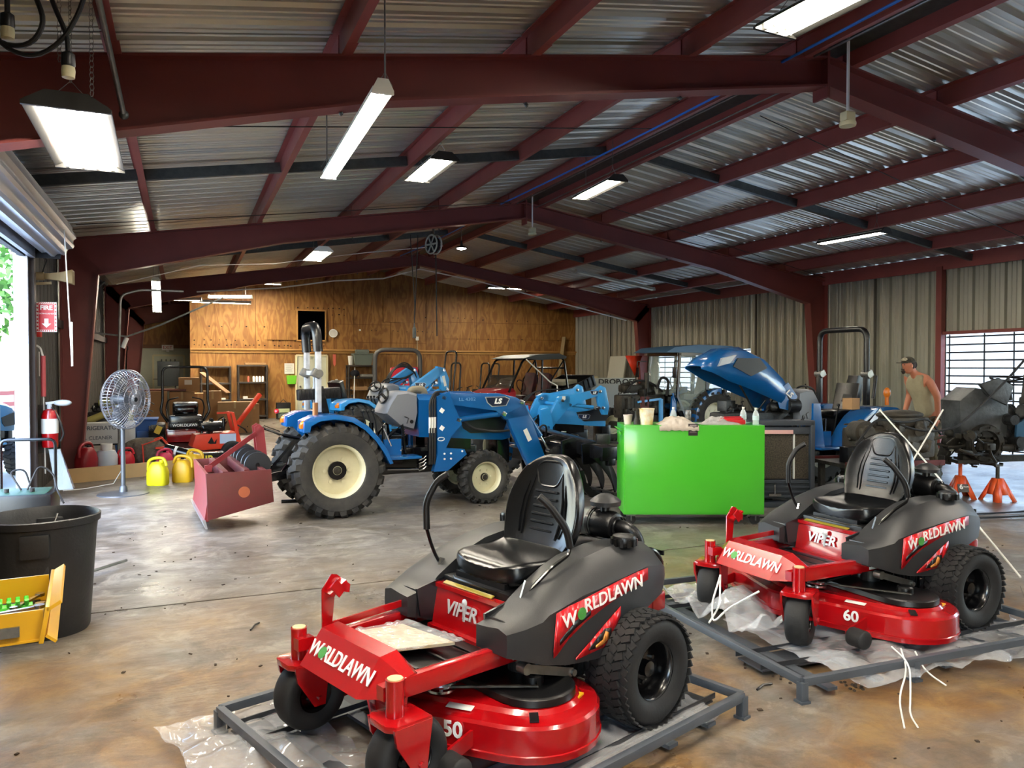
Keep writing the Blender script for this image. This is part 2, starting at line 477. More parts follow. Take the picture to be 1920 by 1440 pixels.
# ---------------------------------------------------------------- rigid frames (one per bay line), purlins, eave struts
def ibeam_poly(g, outer, inner, y, w=.19, tw=.02):
    """outer/inner = matching outlines in xz: web between them and a flange along each"""
    n = len(outer)
    for i in range(n - 1):
        q = [outer[i], outer[i + 1], inner[i + 1], inner[i]]
        g.prism(q, y - tw / 2, y + tw / 2)
    for ln, o in ((outer, 0), (inner, 0)):
        for a, b in zip(ln, ln[1:]): g.bar((a[0], y, a[1]), (b[0], y, b[1]), w, .02, up=(0, 0, 1) if abs(b[0] - a[0]) > abs(b[1] - a[1]) else (1, 0, 0))
def frame(y, nm):
    g = G()
    xo = XL + .05
    for sg, xe in ((-1, xo), (1, XR - .02)):
        def X(d): return xe - sg * d            # d metres inboard of the outer flange
        e = top(xe)
        # column, tapering down
        ibeam_poly(g, [(X(0), 0), (X(0), e)], [(X(.24), 0), (X(.50), e - .50)], y)
        # rafter
        xm = (X(0) + XA) / 2 + sg * .6
        ibeam_poly(g, [(X(0), e), (xm, top(xm)), (XA, HR)], [(X(.50), e - .50), (xm, top(xm) - .34), (XA, HR - .28)], y)
        g.bar((X(.01), y, e - .01), (X(.49), y, e - .50), .18, .02, up=(0, 1, 0))
        g.box((X(.12), y, .012), (.34, .24, .024))
    g.box((XA, y, HR - .17), (.03, .2, .46))
    for k in range(4): g.cyl((XA - .03, y + (-.06, .06)[k % 2], HR - .08 - .2 * (k // 2)), (XA + .03, y + (-.06, .06)[k % 2], HR - .08 - .2 * (k // 2)), .014, n=6)
    return struct(nm, g, FRAMEM)
for i, y in enumerate(FR): frame(y, 'frame_trim_%d' % (i + 1))
PX = [-.45, 1.12, 2.7, 4.28, 5.66, 6.28, 7.66, 9.22, 10.78, 12.34]
def zprof(x, z, sl, h=.2, f=.065, t=.006):
    # Z section hugging the roof: web vertical, flanges to either side
    return [(x - t, z), (x - t, z + h - t), (x - f, z + h - t - sl * f), (x - f, z + h - sl * f), (x + t, z + h), (x + t, z + t), (x + f, z + t + sl * f), (x + f, z + sl * f)]
for i, x in enumerate(PX):
    g = G(); sl = SL if x < XA else -SL
    for a, b in zip([Y0] + FR, FR + [Y1]):
        g.prism(zprof(x, top(x), sl), a + .02, b - .02); g.prism(zprof(x + .014, top(x) + .001, sl), b - .32, b + .3)
    struct('trim_%d' % (i + 3), g, PURM)
for i, x in enumerate((XL + .06, XR - .05)):
    g = G(); g.bar((x, Y0, top(x) + .1), (x, Y1, top(x) + .1), .06, .2)
    if i: g.bar((x - .03, Y0, top(x) - .02), (x - .03, Y1, top(x) - .02), .03, .12)
    struct('trim_%d' % (i + 13), g, PURM if i else GALV)
# girts on the left wall; red jamb posts on the right wall
g = G()
for z in (2.25,): g.bar((XL + .05, 10.7, z), (XL + .05, Y1, z), .06, .12)
g.bar((XL + .06, 10.72, 0), (XL + .06, 10.72, 3.4), .12, .12); g.bar((XL + .06, 6.5, 0), (XL + .06, 6.5, 3.4), .12, .12)
struct('trim_15', g, mat('dark_girt', '#2f2422', .6))
g = G(); g.bar((XR - .07, 10.42, 0), (XR - .07, 10.42, 3.55), .12, .12); g.bar((XR - .07, 7.2, 0), (XR - .07, 7.2, 3.55), .12, .12)
g.bar((XR - .05, 7.2, 2.27), (XR - .05, 10.4, 2.27), .08, .06)
struct('trim_16', g, FRAMEM)
g = G()
for y in (15.7, 23.0, 12.0): g.box((XR - .005, y, 1.75), (.03, .05, 3.5))
struct('trim_17', g, mat('panel_lap', '#4b4a42', .5, .4))
# flange braces: short struts from purlin to the bottom of the rafter
g = G()
for y in FR[1:4]:
    for x in PX:
        if abs(x - XA) < 1: continue
        d = .36 + .14 * abs(x - XA) / 7.5
        g.bar((x + .02, y + .5, top(x) + .04), (x + .02, y + .05, top(x) - d + .05), .035, .006, up=(1, 0, 0)); g.ball((x + .02, y + .06, top(x) - d + .06), .018, 8, 6)
struct('trim_18', g, GALV)
# galvanised bridging between purlins at mid bay
for j, yb_ in enumerate((9.75, 17.0, 2.3)):
    g = G(); XX = [XL + .1] + PX + [XR - .1]
    for a, b in zip(XX, XX[1:]):
        if a < XA < b: continue
        g.bar((a + .02, yb_ + .02 * (PX.index(a) % 2 if a in PX else 0), top(a) + .07), (b - .02, yb_, top(b) + .07), .012, .12); g.bar((a + .02, yb_ + .03, top(a) + .012), (b - .02, yb_ + .03, top(b) + .012), .06, .006)
    struct('trim_%d' % (19 + j), g, GALV)
# sag rods
g = G()
for y in (7.4, 12.1, 5.0, 3.3):
    for a, b in ((XL + .4, 5.5), (6.4, XR - .4)):
        if y == 5.0: continue
        g.cyl((a, y, top(a) - .02), (b, y + .9, top(b) - .02), .006, n=6)
struct('trim_22', g, DSTEEL)
# ridge cap and ridge cables
g = G(); g.prism([(XA - .3, HR + .12), (XA, HR + .17), (XA + .3, HR + .12), (XA + .3, HR + .10), (XA, HR + .14), (XA - .3, HR + .10)], Y0, Y1)
struct('trim_23', g, GALV)
def sagline(a, b, sag, n=10): return [V(a).lerp(V(b), i / n) - V((0, 0, sag * 4 * (i / n) * (1 - i / n))) for i in range(n + 1)]
g = G(); g.tube(sagline((5.45, 3, HR - .06), (5.45, 13.4, HR - .07), .05) + sagline((5.5, 13.5, HR - .07), (5.42, 20.4, HR - .08), .05), .014)
tag(obj('air_line', g, mat('blue_hose', '#1f6fd0', .4)), 'blue air hose running along under the roof ridge', 'hose')
g = G(); g.tube([(5.78, 3, HR - .03), (5.78, 22, HR - .03)], .012); g.tube([(6.05, 6.5, HR - .09), (6.12, 13.2, HR - .1)], .011)
tag(obj('conduit_run', g, STEEL), 'thin grey metal conduit pipe running beside the ridge purlin', 'conduit')
# ---------------------------------------------------------------- lamps under the roof
LK = 46
TUBE = mat('lit_tube', '#fff5e6', .5, emit=LK)
TUBEC = mat('lit_tube_cool', '#fff6e4', .5, emit=LK)
TUBEB = mat('lit_tube_bright', '#fff3dc', .5, emit=LK * 2.6)
UNLIT = mat('unlit_tube', '#e9ead9', .3)
FIXW = mat('white_enamel', '#dcdccf', .35)
FIXD = mat('dark_lamp_housing', '#2a2925', .5)
def lamp(name, label, c, L, w, ntube, rz=0, hang=None, dark=True, tilt=0, m=None, tubes=True, group=None):
    """long axis = local y"""
    t = thing(name, label, 'ceiling light', c, 0, group, rot=(tilt, 0, rz))
    m = m or TUBE
    g = G()
    g.prism([(-w / 2, 0), (-w / 2 + .02, .03), (-w * .22, .075), (w * .22, .075), (w / 2 - .02, .03), (w / 2, 0), (w / 2 - .006, 0), (w * .2, .066), (-w * .2, .066), (-w / 2 + .006, 0)], -L / 2, L / 2)
    obj('housing', g, FIXD if dark else FIXW, t)
    for sy in (-1, 1):
        g = G(); g.prism([(-w / 2, -.012), (-w / 2, .01), (-w * .24, .085), (w * .24, .085), (w / 2, .01), (w / 2, -.012)], sy * L / 2 - .012, sy * L / 2 + .012)
        obj('end_cap', g, FIXD if dark else FIXW, t)
    g = G(); g.box((0, 0, .045), (w * .8, L * .97, .004)); obj('reflector', g, FIXW, t)
    if tubes:
        for i in range(ntube):
            x = (i - (ntube - 1) / 2) * (w * .86 / ntube)
            g = G(); g.cyl((x, -L / 2 + .03, .018), (x, L / 2 - .03, .018), .02 if ntube < 4 else .024, n=8)
            obj('tube', g, m, t)
            g = G()
            for sy in (-1, 1): g.box((x, sy * (L / 2 - .022), .018), (.024, .03, .05))
            obj('tube_holder', g, FIXW, t)
    if hang:
        zt = hang + .14 - c[2]
        g = G()
        for sy in (-1, 1):
            yy = sy * L * .36
            g.tube([(-w * .28, yy, .08), (0, yy, .22), (w * .28, yy, .08)], .003, 5)
            chain(g, (0, yy, .21), (0, yy, zt))
        obj('hanger', g, STEEL, t)
    return t
def chain(g, a, b, r=.010, link=.034):
    a, b = V(a), V(b); n = max(2, int((b - a).length / (link * .72)))
    d = (b - a).normalized(); u = d.orthogonal().normalized(); v = d.cross(u)
    for i in range(n):
        c = a.lerp(b, (i + .5) / n); s_ = u if i % 2 else v
        g.tube([c + d * (link / 2 * math.sin(q)) + s_ * (r * math.cos(q)) for q in [k * PI / 3 for k in range(6)]], .0024, 4, closed=True)
big = lamp('high_bay_light', 'large four-tube light hanging from chains under the near roof beam', (-.62, 5.85, 3.10), 1.5, .46, 4, hang=top(-.66) - .02, rz=1)
lamp('strip_light', 'long white two-tube strip light hung diagonally above the aisle', (1.24, 6.2, 3.4), 2.44, .145, 2, rz=-1.5, dark=False, m=TUBEC)
g = G()
for y in (5.05, 7.3): g.cyl((1.24, y, 3.48), (1.24, y, top(1.24) + .1), .006, n=6); g.tube([(1.19, y, 3.47), (1.24, y, 3.56), (1.29, y, 3.47)], .003, 5)
o = obj('hanging_rod', g, STEEL, bpy.data.objects['strip_light']); o.matrix_parent_inverse = (Matrix.Translation((1.24, 6.2, 3.4)) @ Euler((0, 0, R(-1.5))).to_matrix().to_4x4()).inverted()
lamp('high_bay_light', 'small lit light with dark ends just right of the long strip light', (2.78, 9.05, 4.0), 1.15, .34, 3, hang=top(2.78) + .05)
lamp('high_bay_light', 'narrow lit light under the roof just right of the ridge cables', (5.6, 9.9, 4.2), 1.25, .30, 2, hang=top(5.6) + .02, rz=-4)
lamp('high_bay_light', 'lit light cut by the top edge of the picture near the ridge', (4.2, 4.05, 4.15), 1.2, .42, 3, hang=top(4.2) + .02, rz=4)
lamp('strip_light', 'lit strip light on the right roof slope below the purlins', (10.1, 9.45, 3.72), 1.25, .24, 2, hang=top(10.1), rz=4)
lamp('strip_light', 'lit strip light behind the second red roof beam on the left slope', (2.28, 14.45, 3.66), 1.3, .34, 2, hang=top(2.28), dark=False, m=TUBEB)
lamp('strip_light', 'unlit long strip light fixed to the slope above the far right column', (10.7, 18, top(10.7) - .06), 2.44, .2, 2, dark=False, tubes=True, m=UNLIT, rz=90, tilt=0).rotation_euler = Euler((0, math.atan(SL), 0)).to_matrix().to_4x4().__matmul__(Euler((0, 0, R(90))).to_matrix().to_4x4()).to_euler()
lamp('strip_light', 'longest lit tube light running across in front of the plywood wall', (.95, 22.3, 3.36), 1.5, .16, 2, hang=top(.9), rz=90, dark=False, m=TUBEB)
lamp('strip_light', 'lit tube light crossing above its longer neighbour near the plywood wall', (1.25, 23.6, 3.62), 1.2, .16, 2, hang=top(1.2), rz=70, dark=False, m=TUBEB)
lamp('strip_light', 'thin lit tube light slanting towards the dark recess in the end wall', (-.1, 21.6, 3.34), 1.1, .12, 1, hang=top(0), rz=72, dark=False, m=TUBEC)
lamp('strip_light', 'short lit light hanging steeply tilted beside the far left columns', (-.5, 17.2, 3.05), .9, .17, 2, dark=False, tilt=-40, m=TUBEC)
g = G()
for dx in (-.04, .05): g.cyl((-.5 + dx, 16.95, 3.3), (-.5 + dx, 16.95, top(-.5)), .006, n=5)
o = obj('hanging_rod', g, STEEL); tag(o, 'pair of thin rods carrying the tilted light by the left columns', 'rod')
# lamps further along the shed, outside the frame
for i, (x, y, z) in enumerate(((8.6, 2.6, 3.75), (-.2, 1.6, 3.3), (2.6, -.4, 3.5), (6.6, -1.5, 3.9), (1.2, 1.9, 3.6))):
    lamp('high_bay_light', 'four-tube light near the camera, %s' % ('by the right side wall', 'over the yellow tool cabinet', 'over the first parked mower', 'by the front wall', 'between the cabinet and the first mower')[i], (x, y, z), 1.25, .44, 4, hang=top(x), rz=2 * i)
lamp('high_bay_light', 'added light close under the right roof slope, brightening the far right side', (9.4, 22.6, 4.12), 1.2, .3, 2, hang=top(9.4), rz=90, m=TUBEB)  # added lamp, kept for the light it throws on the right side
for x, y, nm in ((1.0, 23.2, 'left one'), (2.1, 24.0, 'right one')): lamp('strip_light', 'added strip light hidden behind the far red frame to brighten the end wall, ' + nm, (x, y, top(x) - .02), 1.2, .2, 2, hang=top(x) + .14, rz=90, dark=False, m=TUBEB)  # two added lamps, hidden by the rafter, to brighten the plywood wall
g = G(); g.lathe([(.02, .16), (.03, .05), (.12, .02), (.13, 0), (.11, -.01)], 20); 
t = thing('round_lamp', 'small round lit lamp hanging beside the cable reel', 'ceiling light', (5.55, 15.8, 4.2))
obj('lamp_shade', g, FIXD, t); g = G(); g.ball((0, 0, -.01), (.1, .1, .03), 16, 6); obj('bulb', g, TUBEC, t)
g = G(); g.cyl((0, 0, .15), (0, 0, top(5.5) - 4.2), .008, n=6); obj('hanger', g, STEEL, t)
for nm, y, z, x in (('below the big red ridge joint, near the top right', 5.62, 3.98, 5.93), ('below the second red ridge joint', 13.1, 4.12, 6.0)):
    t = thing('ceiling_sensor', 'cream sensor on a white rod ' + nm, 'sensor', (x, y, z))
    g = G(); g.lathe([(.075, -.04), (.08, -.02), (.075, 0), (.03, .01)], 20, cap=True); g.box((0, 0, .05), (.12, .09, .09), bev=.015); obj('body', g, mat('aged_cream', '#cfc8a0', .5), t)
    g = G(); g.cyl((0, 0, .09), (0, 0, HR + .12 - z), .014, n=8); obj('rod', g, WHITE, t)

# cable reel hanging from the ridge, with its drop cords
t = thing('cable_reel', 'round cable reel with pale side discs hanging under the ridge', 'reel', (4.67, 15.0, 4.1), 20)
g = G()
for s in (-1, 1):
    for q in range(6):
        a = q * PI / 3; g.bar((s * .06, 0, 0), (s * .06, .17 * math.cos(a), .17 * math.sin(a)), .01, .035)
    g.tube([(s * .06, .19 * math.cos(q * PI / 10), .19 * math.sin(q * PI / 10)) for q in range(20)], .016, 6, closed=True)
obj('side_disc', g, mat('pale_disc', '#b8bcae', .4), t)
g = G(); g.lathe([(.08, -.05), (.155, -.05), (.16, 0), (.155, .05), (.08, .05)], 28, ax='x'); obj('wound_cable', g, RUB, t)
g = G(); g.bar((0, 0, .1), (0, 0, .45), .05, .02); obj('bracket', g, STEEL, t)
g = G(); g.tube([(4.72, 15, 3.9), (4.73, 15, 2.9), (4.74, 15, 2.25)], .012, 6); tag(obj('reel_cable', g, RUB), 'single dark cord hanging straight down from the cable reel', 'cord')
t = thing('pendant_switch', 'grey pendant switch box hanging on a twin cable above the roll bars', 'switch', (4.35, 15.3, 2.32))
g = G(); g.box((0, 0, 0), (.07, .07, .22), bev=.02); g.cyl((0, 0, .1), (0, 0, .2), .02, .01, n=8); obj('body', g, GALV, t)
g = G(); g.tube([(0, 0, .18), (.01, 0, .6), (-.03, 0, 1.2), (-.08, 0, 2.0)], .01, 6); g.tube([(0, 0, .18), (.03, 0, .7), (.05, 0, 1.3), (.08, 0, 2.0)], .01, 6); obj('cable', g, RUB, t)
# white pipes hanging along the far frame
g = G(); g.tube([(.3, 20.2, 3.45), (2.2, 20.2, 3.62), (3.6, 20.2, 3.86), (4.9, 20.2, 3.98), (5.9, 20.2, 4.28), (7.6, 20.2, 4.02), (9.6, 20.2, 3.62), (12.4, 20.2, 3.05)], .018, 6)
tag(obj('white_pipe', g, WHITE), 'pale pipe sagging along the far red frame', 'pipe')
g = G(); g.tube([(-1.1, 15.5, 3.1), (.3, 15.4, 3.5), (1.6, 15.4, 3.6), (3.4, 15.4, 3.92), (5.0, 15.4, 4.15)], .009, 6)
tag(obj('cable_run', g, WHITE), 'thin pale cable strung across the shed behind the second frame', 'cable')
# power cords and chains, top left
def cord(pts, r, rd=.15):
    g.tube(rounded([V(p) for p in pts], rd), r, 8)
g = G()
cord(((-.82, 4.69, 3.74), (-.82, 4.69, 3.42)), .013)
cord(((-.76, 4.67, 3.74), (-.69, 4.64, 3.52), (-.64, 4.62, 3.38), (-.71, 4.65, 3.26), (-.86, 4.71, 3.26), (-.95, 4.75, 3.42), (-.93, 4.74, 3.72)), .013)
cord(((-.92, 4.73, 3.42), (-.86, 4.71, 3.26), (-.70, 4.64, 3.19), (-.56, 4.58, 3.28), (-.47, 4.55, 3.45), (-.40, 4.52, 3.76)), .012)
cord(((-.68, 4.63, 3.74), (-.60, 4.6, 3.46), (-.54, 4.58, 3.32), (-.535, 4.57, 3.22)), .012)
o = obj('looped_cord', g, mat('black_cable', '#0c0c0d', .55)); tag(o, 'black power cords looped in the top left corner above the big light', 'cord')
for x, y, z, nm in ((-.82, 4.69, 3.33, 'pale tipped black plug hanging at the far top left'), (-.535, 4.57, 3.13, 'yellowish plug hanging just above the big light')):
    t = thing('power_plug', nm, 'plug', (x, y, z))
    g = G(); g.lathe([(.012, .1), (.032, .085), (.034, .03), (.03, .02)], 14, cap=True); obj('grip', g, BLACKP, t)
    g = G(); g.lathe([(.03, .02), (.033, 0), (.03, -.035), (.012, -.04)], 14, cap=True); obj('plug_body', g, mat('aged_cream', '#cfc8a0', .5), t)
for x, y, z, nm in ((-.62, 4.94, 3.30, 'steel chain hanging in front of the cords at the top left'), (-.46, 4.9, 3.12, 'longer steel chain hanging right of the cords at the top left')):
    g = G(); chain(g, (x, y, z), (x, y, 3.92), .014, .044); tag(obj('hanging_chain', g, STEEL), nm, 'chain')
t = thing('brace_rod', 'slanted grey brace rod with a bolt end in front of the near red beam', 'rod', (0, 0, 0))
g = G(); g.cyl((-.43, 4.98, 3.70), (-.36, 5.84, 3.31), .018, n=10); obj('rod', g, STEEL, t)
g = G(); g.ball((-.36, 5.84, 3.31), .032, 10, 8); obj('bolt_end', g, GALV, t)

# ---------------------------------------------------------------- roll-up door at the left with the yard beyond
DOORW = mat('door_curtain', '#9a9da2', .35, .6)
g = G()
n = 44; 
prof = []
for i in range(n):
    a = 2 * PI * i / n; r = .205 + (.028 if i % 4 < 2 else 0)
    prof.append((r * math.cos(a), r * math.sin(a)))
g.prism([(XL + .34 + p[0], 3.16 + p[1]) for p in prof], 6.4, 10.6)
g.bar((XL + .12, 6.5, 2.96), (XL + .12, 10.6, 2.96), .05, .12)
struct('door_1', g, DOORW)
g = G(); g.cyl((XL + .34, 10.6, 3.16), (XL + .34, 10.66, 3.16), .12, n=16); g.box((XL + .2, 10.66, 3.12), (.4, .02, .42)); g.bar((XL + .02, 6.5, 2.93), (XL + .02, 10.6, 2.93), .06, .04)
struct('door_bracket_trim', g, mat('dark_bracket', '#1c1b1b', .5, .4))
g = G(); g.box((XL + .03, 10.56, 1.48), (.09, .06, 2.96)); g.box((XL + .03, 6.56, 1.48), (.09, .06, 2.96)); g.box((XL - .02, 10.60, 1.48), (.12, .02, 2.96))
struct('door_track_trim', g, mat('aluminium_track', '#9aa3b4', .35, .6))
# right side opening with a grille
g = G()
for i in range(15): g.cyl((XR + .02, 7.3, .12 + i * .148), (XR + .02, 10.35, .12 + i * .148), .016, n=5)
for y in (8.1, 9.05, 9.6, 10.3): g.cyl((XR + .03, y, .05), (XR + .03, y, 2.24), .015, n=5)
struct('window_1', g, mat('grille_bars', '#1c1b19', .7))
g = G()
for i in range(8): g.cyl((XR + .02, 15.9, 1.02 + i * .15), (XR + .02, 20.1, 1.02 + i * .15), .016, n=5)
for y in (16.4, 17.1, 17.8, 18.5, 19.2, 19.8): g.cyl((XR + .03, y, .95), (XR + .03, y, 2.1), .011, n=5)
struct('window_2', g, MATS['grille_bars'])
g = G(); g.box((XR + 5.5, 23.5, 1.6), (.2, 14, 3.2)); struct('wall_neighbour_far', g, mat('pale_cladding', '#bdbbb0', .8))
# the yard: pale ground all round, trees, fence
YARD = mat('pale_yard', '#b4b8ba', .9, var=.4, vs=.4, col2='#969a9a')
g = G(); g.box((0, 10, -.25), (120, 120, .1)); struct('ground', g, YARD)
g = G(); g.box((XR + 5.5, 8.5, 1.6), (.2, 14, 3.2)); struct('wall_neighbour', g, mat('pale_cladding', '#bdbbb0', .8))
LEAF = mat('tree_leaves', '#5f8f3a', .7, var=.7, vs=3, col2='#2f5a22')
BARK = mat('bark', '#6b5a45', .9)
def tree(label, x, y, h, r):
    t = thing('tree', label, 'tree', (x, y, -.2)); g = G()
    g.tube([(0, 0, 0), (.08, .05, h * .3), (0, .1, h * .62)], [.16, .12, .05], 8)
    for q in range(5): a = q * 1.26; g.tube([(0, .05, h * .35), (r * .5 * math.cos(a), r * .5 * math.sin(a), h * .62)], [.06, .02], 6)
    obj('trunk', g, BARK, t)
    g = G(); rr = random.Random(int(x * 10 + y))
    for q in range(1500):
        a = rr.uniform(0, 2 * PI); z = rr.uniform(-1, 1); k = rr.uniform(.45, 1) ** .5 * r * (1 - z * z) ** .5 * (.8 + .35 * pnoise(V((a, z * 2, x))))
        c = V((k * math.cos(a), k * math.sin(a), h * .66 + z * h * .36)); d = V((rr.uniform(-1, 1), rr.uniform(-1, 1), rr.uniform(-1, 1))).normalized(); e = d.orthogonal().normalized()
        s_ = rr.uniform(.08, .17); g.face([c + d * s_, c + e * s_ * .5, c - d * s_, c - e * s_ * .5])
    obj('foliage', g, LEAF, t, fix=False)
tree('leafy green tree in the yard beyond the left door, nearest to the shed', -4.6, 18.5, 5.6, 2.0)
tree('green tree in the yard beyond the left door, behind the first tree', -9.5, 27, 7, 3)
tree('broad tree at the far end of the yard beyond the left door', -3.6, 33, 7, 2.6)
# ---------------------------------------------------------------- wheels (axis = local y)
def tyre(r, w, rr, kind='smooth'):
    g = G(); h = w / 2; d = .010 * r / .26
    rc = r - (d if kind != 'smooth' else 0)
    prof = [(rr, -h * .72), (rr + .012, -h * .86), (rr + (r - rr) * .35, -h), (rr + (r - rr) * .62, -h * 1.0), (rc - .028 * r / .26, -h * .93), (rc - .006, -h * .72), (rc, -h * .4), (rc + .001, 0)]
    prof = prof + [(a, -b) for a, b in reversed(prof[:-1])]
    g.lathe(prof, 48, ax='y')
    def blk(a, y, la, ly, hh, skew=0, z0=rc):
        T = g.T; g.T = g.T @ Matrix.Rotation(a, 4, 'Y') @ Matrix.Translation((0, y, z0 + hh / 2 - .003)) @ Matrix.Rotation(skew, 4, 'Z')
        g.box((0, 0, 0), (la, ly, hh)); g.T = T
    if kind == 'turf':
        n = 40
        for i in range(n):
            a = 2 * PI * i / n
            for j, (y, sk, o) in enumerate(((-.74, .5, 0), (-.4, -.45, .35), (-.08, .45, 0), (.26, -.45, .35), (.6, .45, 0), (.86, -.5, .3))):
                blk(a + o * 2 * PI / n, y * h, 2 * PI * r / n * .74, h * .36, d * (1 if abs(y) < .7 else .8), sk, rc - (0 if abs(y) < .7 else .012))
    if kind == 'lug':          # R4 industrial lugs
        n = 21
        for i in range(n):
            for sg in (-1, 1):
                a = 2 * PI * (i + (0 if sg < 0 else .5)) / n
                T = g.T; g.T = g.T @ Matrix.Rotation(a, 4, 'Y')
                hh = .036 * r / .5; pts = []
                for k, (yy, x0, x1) in enumerate(((.02, -.022, .022), (.4, -.04, .04), (.72, -.02, .062), (1.0, .0, .075))):
                    zz = rc + hh - (0, 0, .012, .05)[k] * r / .5
                    x0 *= r / .5; x1 *= r / .5
                    pts.append([V((x0, sg * yy * h, rc - .06)), V((x1, sg * yy * h, rc - .06)), V((x1 * .85, sg * yy * h, zz)), V((x0 + (x1 - x0) * .1, sg * yy * h, zz))])
                g.loft(pts); g.T = T
    return g
def rim(g, r, w, dish, bolts=6, hub=.05, out=1):
    """open rim with a dished disc, visible face towards out*y"""
    h = w / 2 * out
    g.lathe([(r * 1.04, h), (r * 1.05, h * .94), (r, h * .9), (r * .93, h * .72), (r * .9, h * .5), (r * .9, -h * .8), (r * 1.04, -h)], 36, ax='y')
    g.lathe([(r * .92, dish * out + .0), (r * .8, dish * out + .006 * out), (r * .55, dish * out + .012 * out), (r * .3, dish * out + .012 * out), (hub, dish * out + .02 * out), (hub * .95, dish * out + .045 * out), (.001, dish * out + .048 * out)], 36, ax='y')
    for k in range(bolts):
        a = 2 * PI * k / bolts; q = (r * .42 + hub * .3)
        g.cyl((q * math.cos(a), dish * out, q * math.sin(a)), (q * math.cos(a), (dish + .026) * out, q * math.sin(a)), .011 * r / .14, n=6)
def wheel(parent, name, c, r, w, rr, kind, rimm, dish=.0, out=1, rz=0, tm=None, bolts=6, hub=.05, hubm=None):
    t = obj(name, tyre(r, w, rr, kind), tm or RUB, parent, c, (0, 0, rz))
    g = G(); rim(g, rr, w * .82, dish, bolts, hub, out); obj('rim', g, rimm, t)
    if hubm:
        g = G(); g.lathe([(hub * 1.25, dish * out), (hub * 1.2, (dish + .03) * out), (hub * .8, (dish + .05) * out), (hub * .5, (dish + .07) * out), (.001, (dish + .072) * out)], 20, ax='y'); obj('hub', g, hubm, t)
    return t
def hull(pts):
    pts = sorted(set((round(a, 5), round(b, 5)) for a, b in pts)); lo = []; up = []
    for P, L in ((pts, lo), (reversed(pts), up)):
        for p in P:
            while len(L) > 1 and (L[-1][0] - L[-2][0]) * (p[1] - L[-2][1]) - (L[-1][1] - L[-2][1]) * (p[0] - L[-2][0]) <= 0: L.pop()
            L.append(p)
    return lo[:-1] + up[:-1]
def resample(poly, n):
    P = [V((a, b, 0)) for a, b in poly]; m = len(P)
    L = [(P[(i + 1) % m] - P[i]).length for i in range(m)]; T = sum(L); out = []; i = 0; acc = 0
    # start from the angle 0 ray for matching
    for k in range(n):
        t = T * k / n
        while acc + L[i] < t: acc += L[i]; i += 1
        out.append(P[i].lerp(P[(i + 1) % m], (t - acc) / L[i]))
    return out
def stadium(cs, off, n=64):
    """radial sampling of the hull of circles (x, y, r) grown by off"""
    h = hull([(x + (r + off) * math.cos(a * PI / 18), y + (r + off) * math.sin(a * PI / 18)) for x, y, r in cs for a in range(36)])
    cx_ = sum(p[0] for p in h) / len(h); cy_ = sum(p[1] for p in h) / len(h)
    cx_, cy_ = (min(p[0] for p in h) + max(p[0] for p in h)) / 2, (min(p[1] for p in h) + max(p[1] for p in h)) / 2
    out = []
    for k in range(n):
        a = 2 * PI * k / n; dx, dy = math.cos(a), math.sin(a); best = 0
        for i in range(len(h)):
            p, q = h[i], h[(i + 1) % len(h)]; ex, ey = q[0] - p[0], q[1] - p[1]
            den = dx * ey - dy * ex
            if abs(den) < 1e-9: continue
            t = ((p[0] - cx_) * ey - (p[1] - cy_) * ex) / den; u = ((p[0] - cx_) * dy - (p[1] - cy_) * dx) / den
            if -1e-6 <= u <= 1 + 1e-6 and t > best: best = t
        out.append((cx_ + dx * best, cy_ + dy * best))
    return out
def interp(tab, x):
    """tab: rows sorted by falling x"""
    for a, b in zip(tab, tab[1:]):
        if a[0] >= x >= b[0]:
            t = (a[0] - x) / (a[0] - b[0] or 1); return [p + (q - p) * t for p, q in zip(a, b)]
    return list(tab[0] if x > tab[0][0] else tab[-1])

DEC = mat('red_decal', '#c4121c', .3, coat=.4, var=.5, vs=60, col2='#8d0c14')
DECB = mat('black_decal', '#0b0b0c', .35)
LETW = mat('white_letters', '#efefec', .4)
EYEC = mat('amber_eye', '#e0a04a', .35, var=.8, vs=14, col2='#b04a18')
LETG = mat('silver_letters', '#c8cacc', .35, .3)

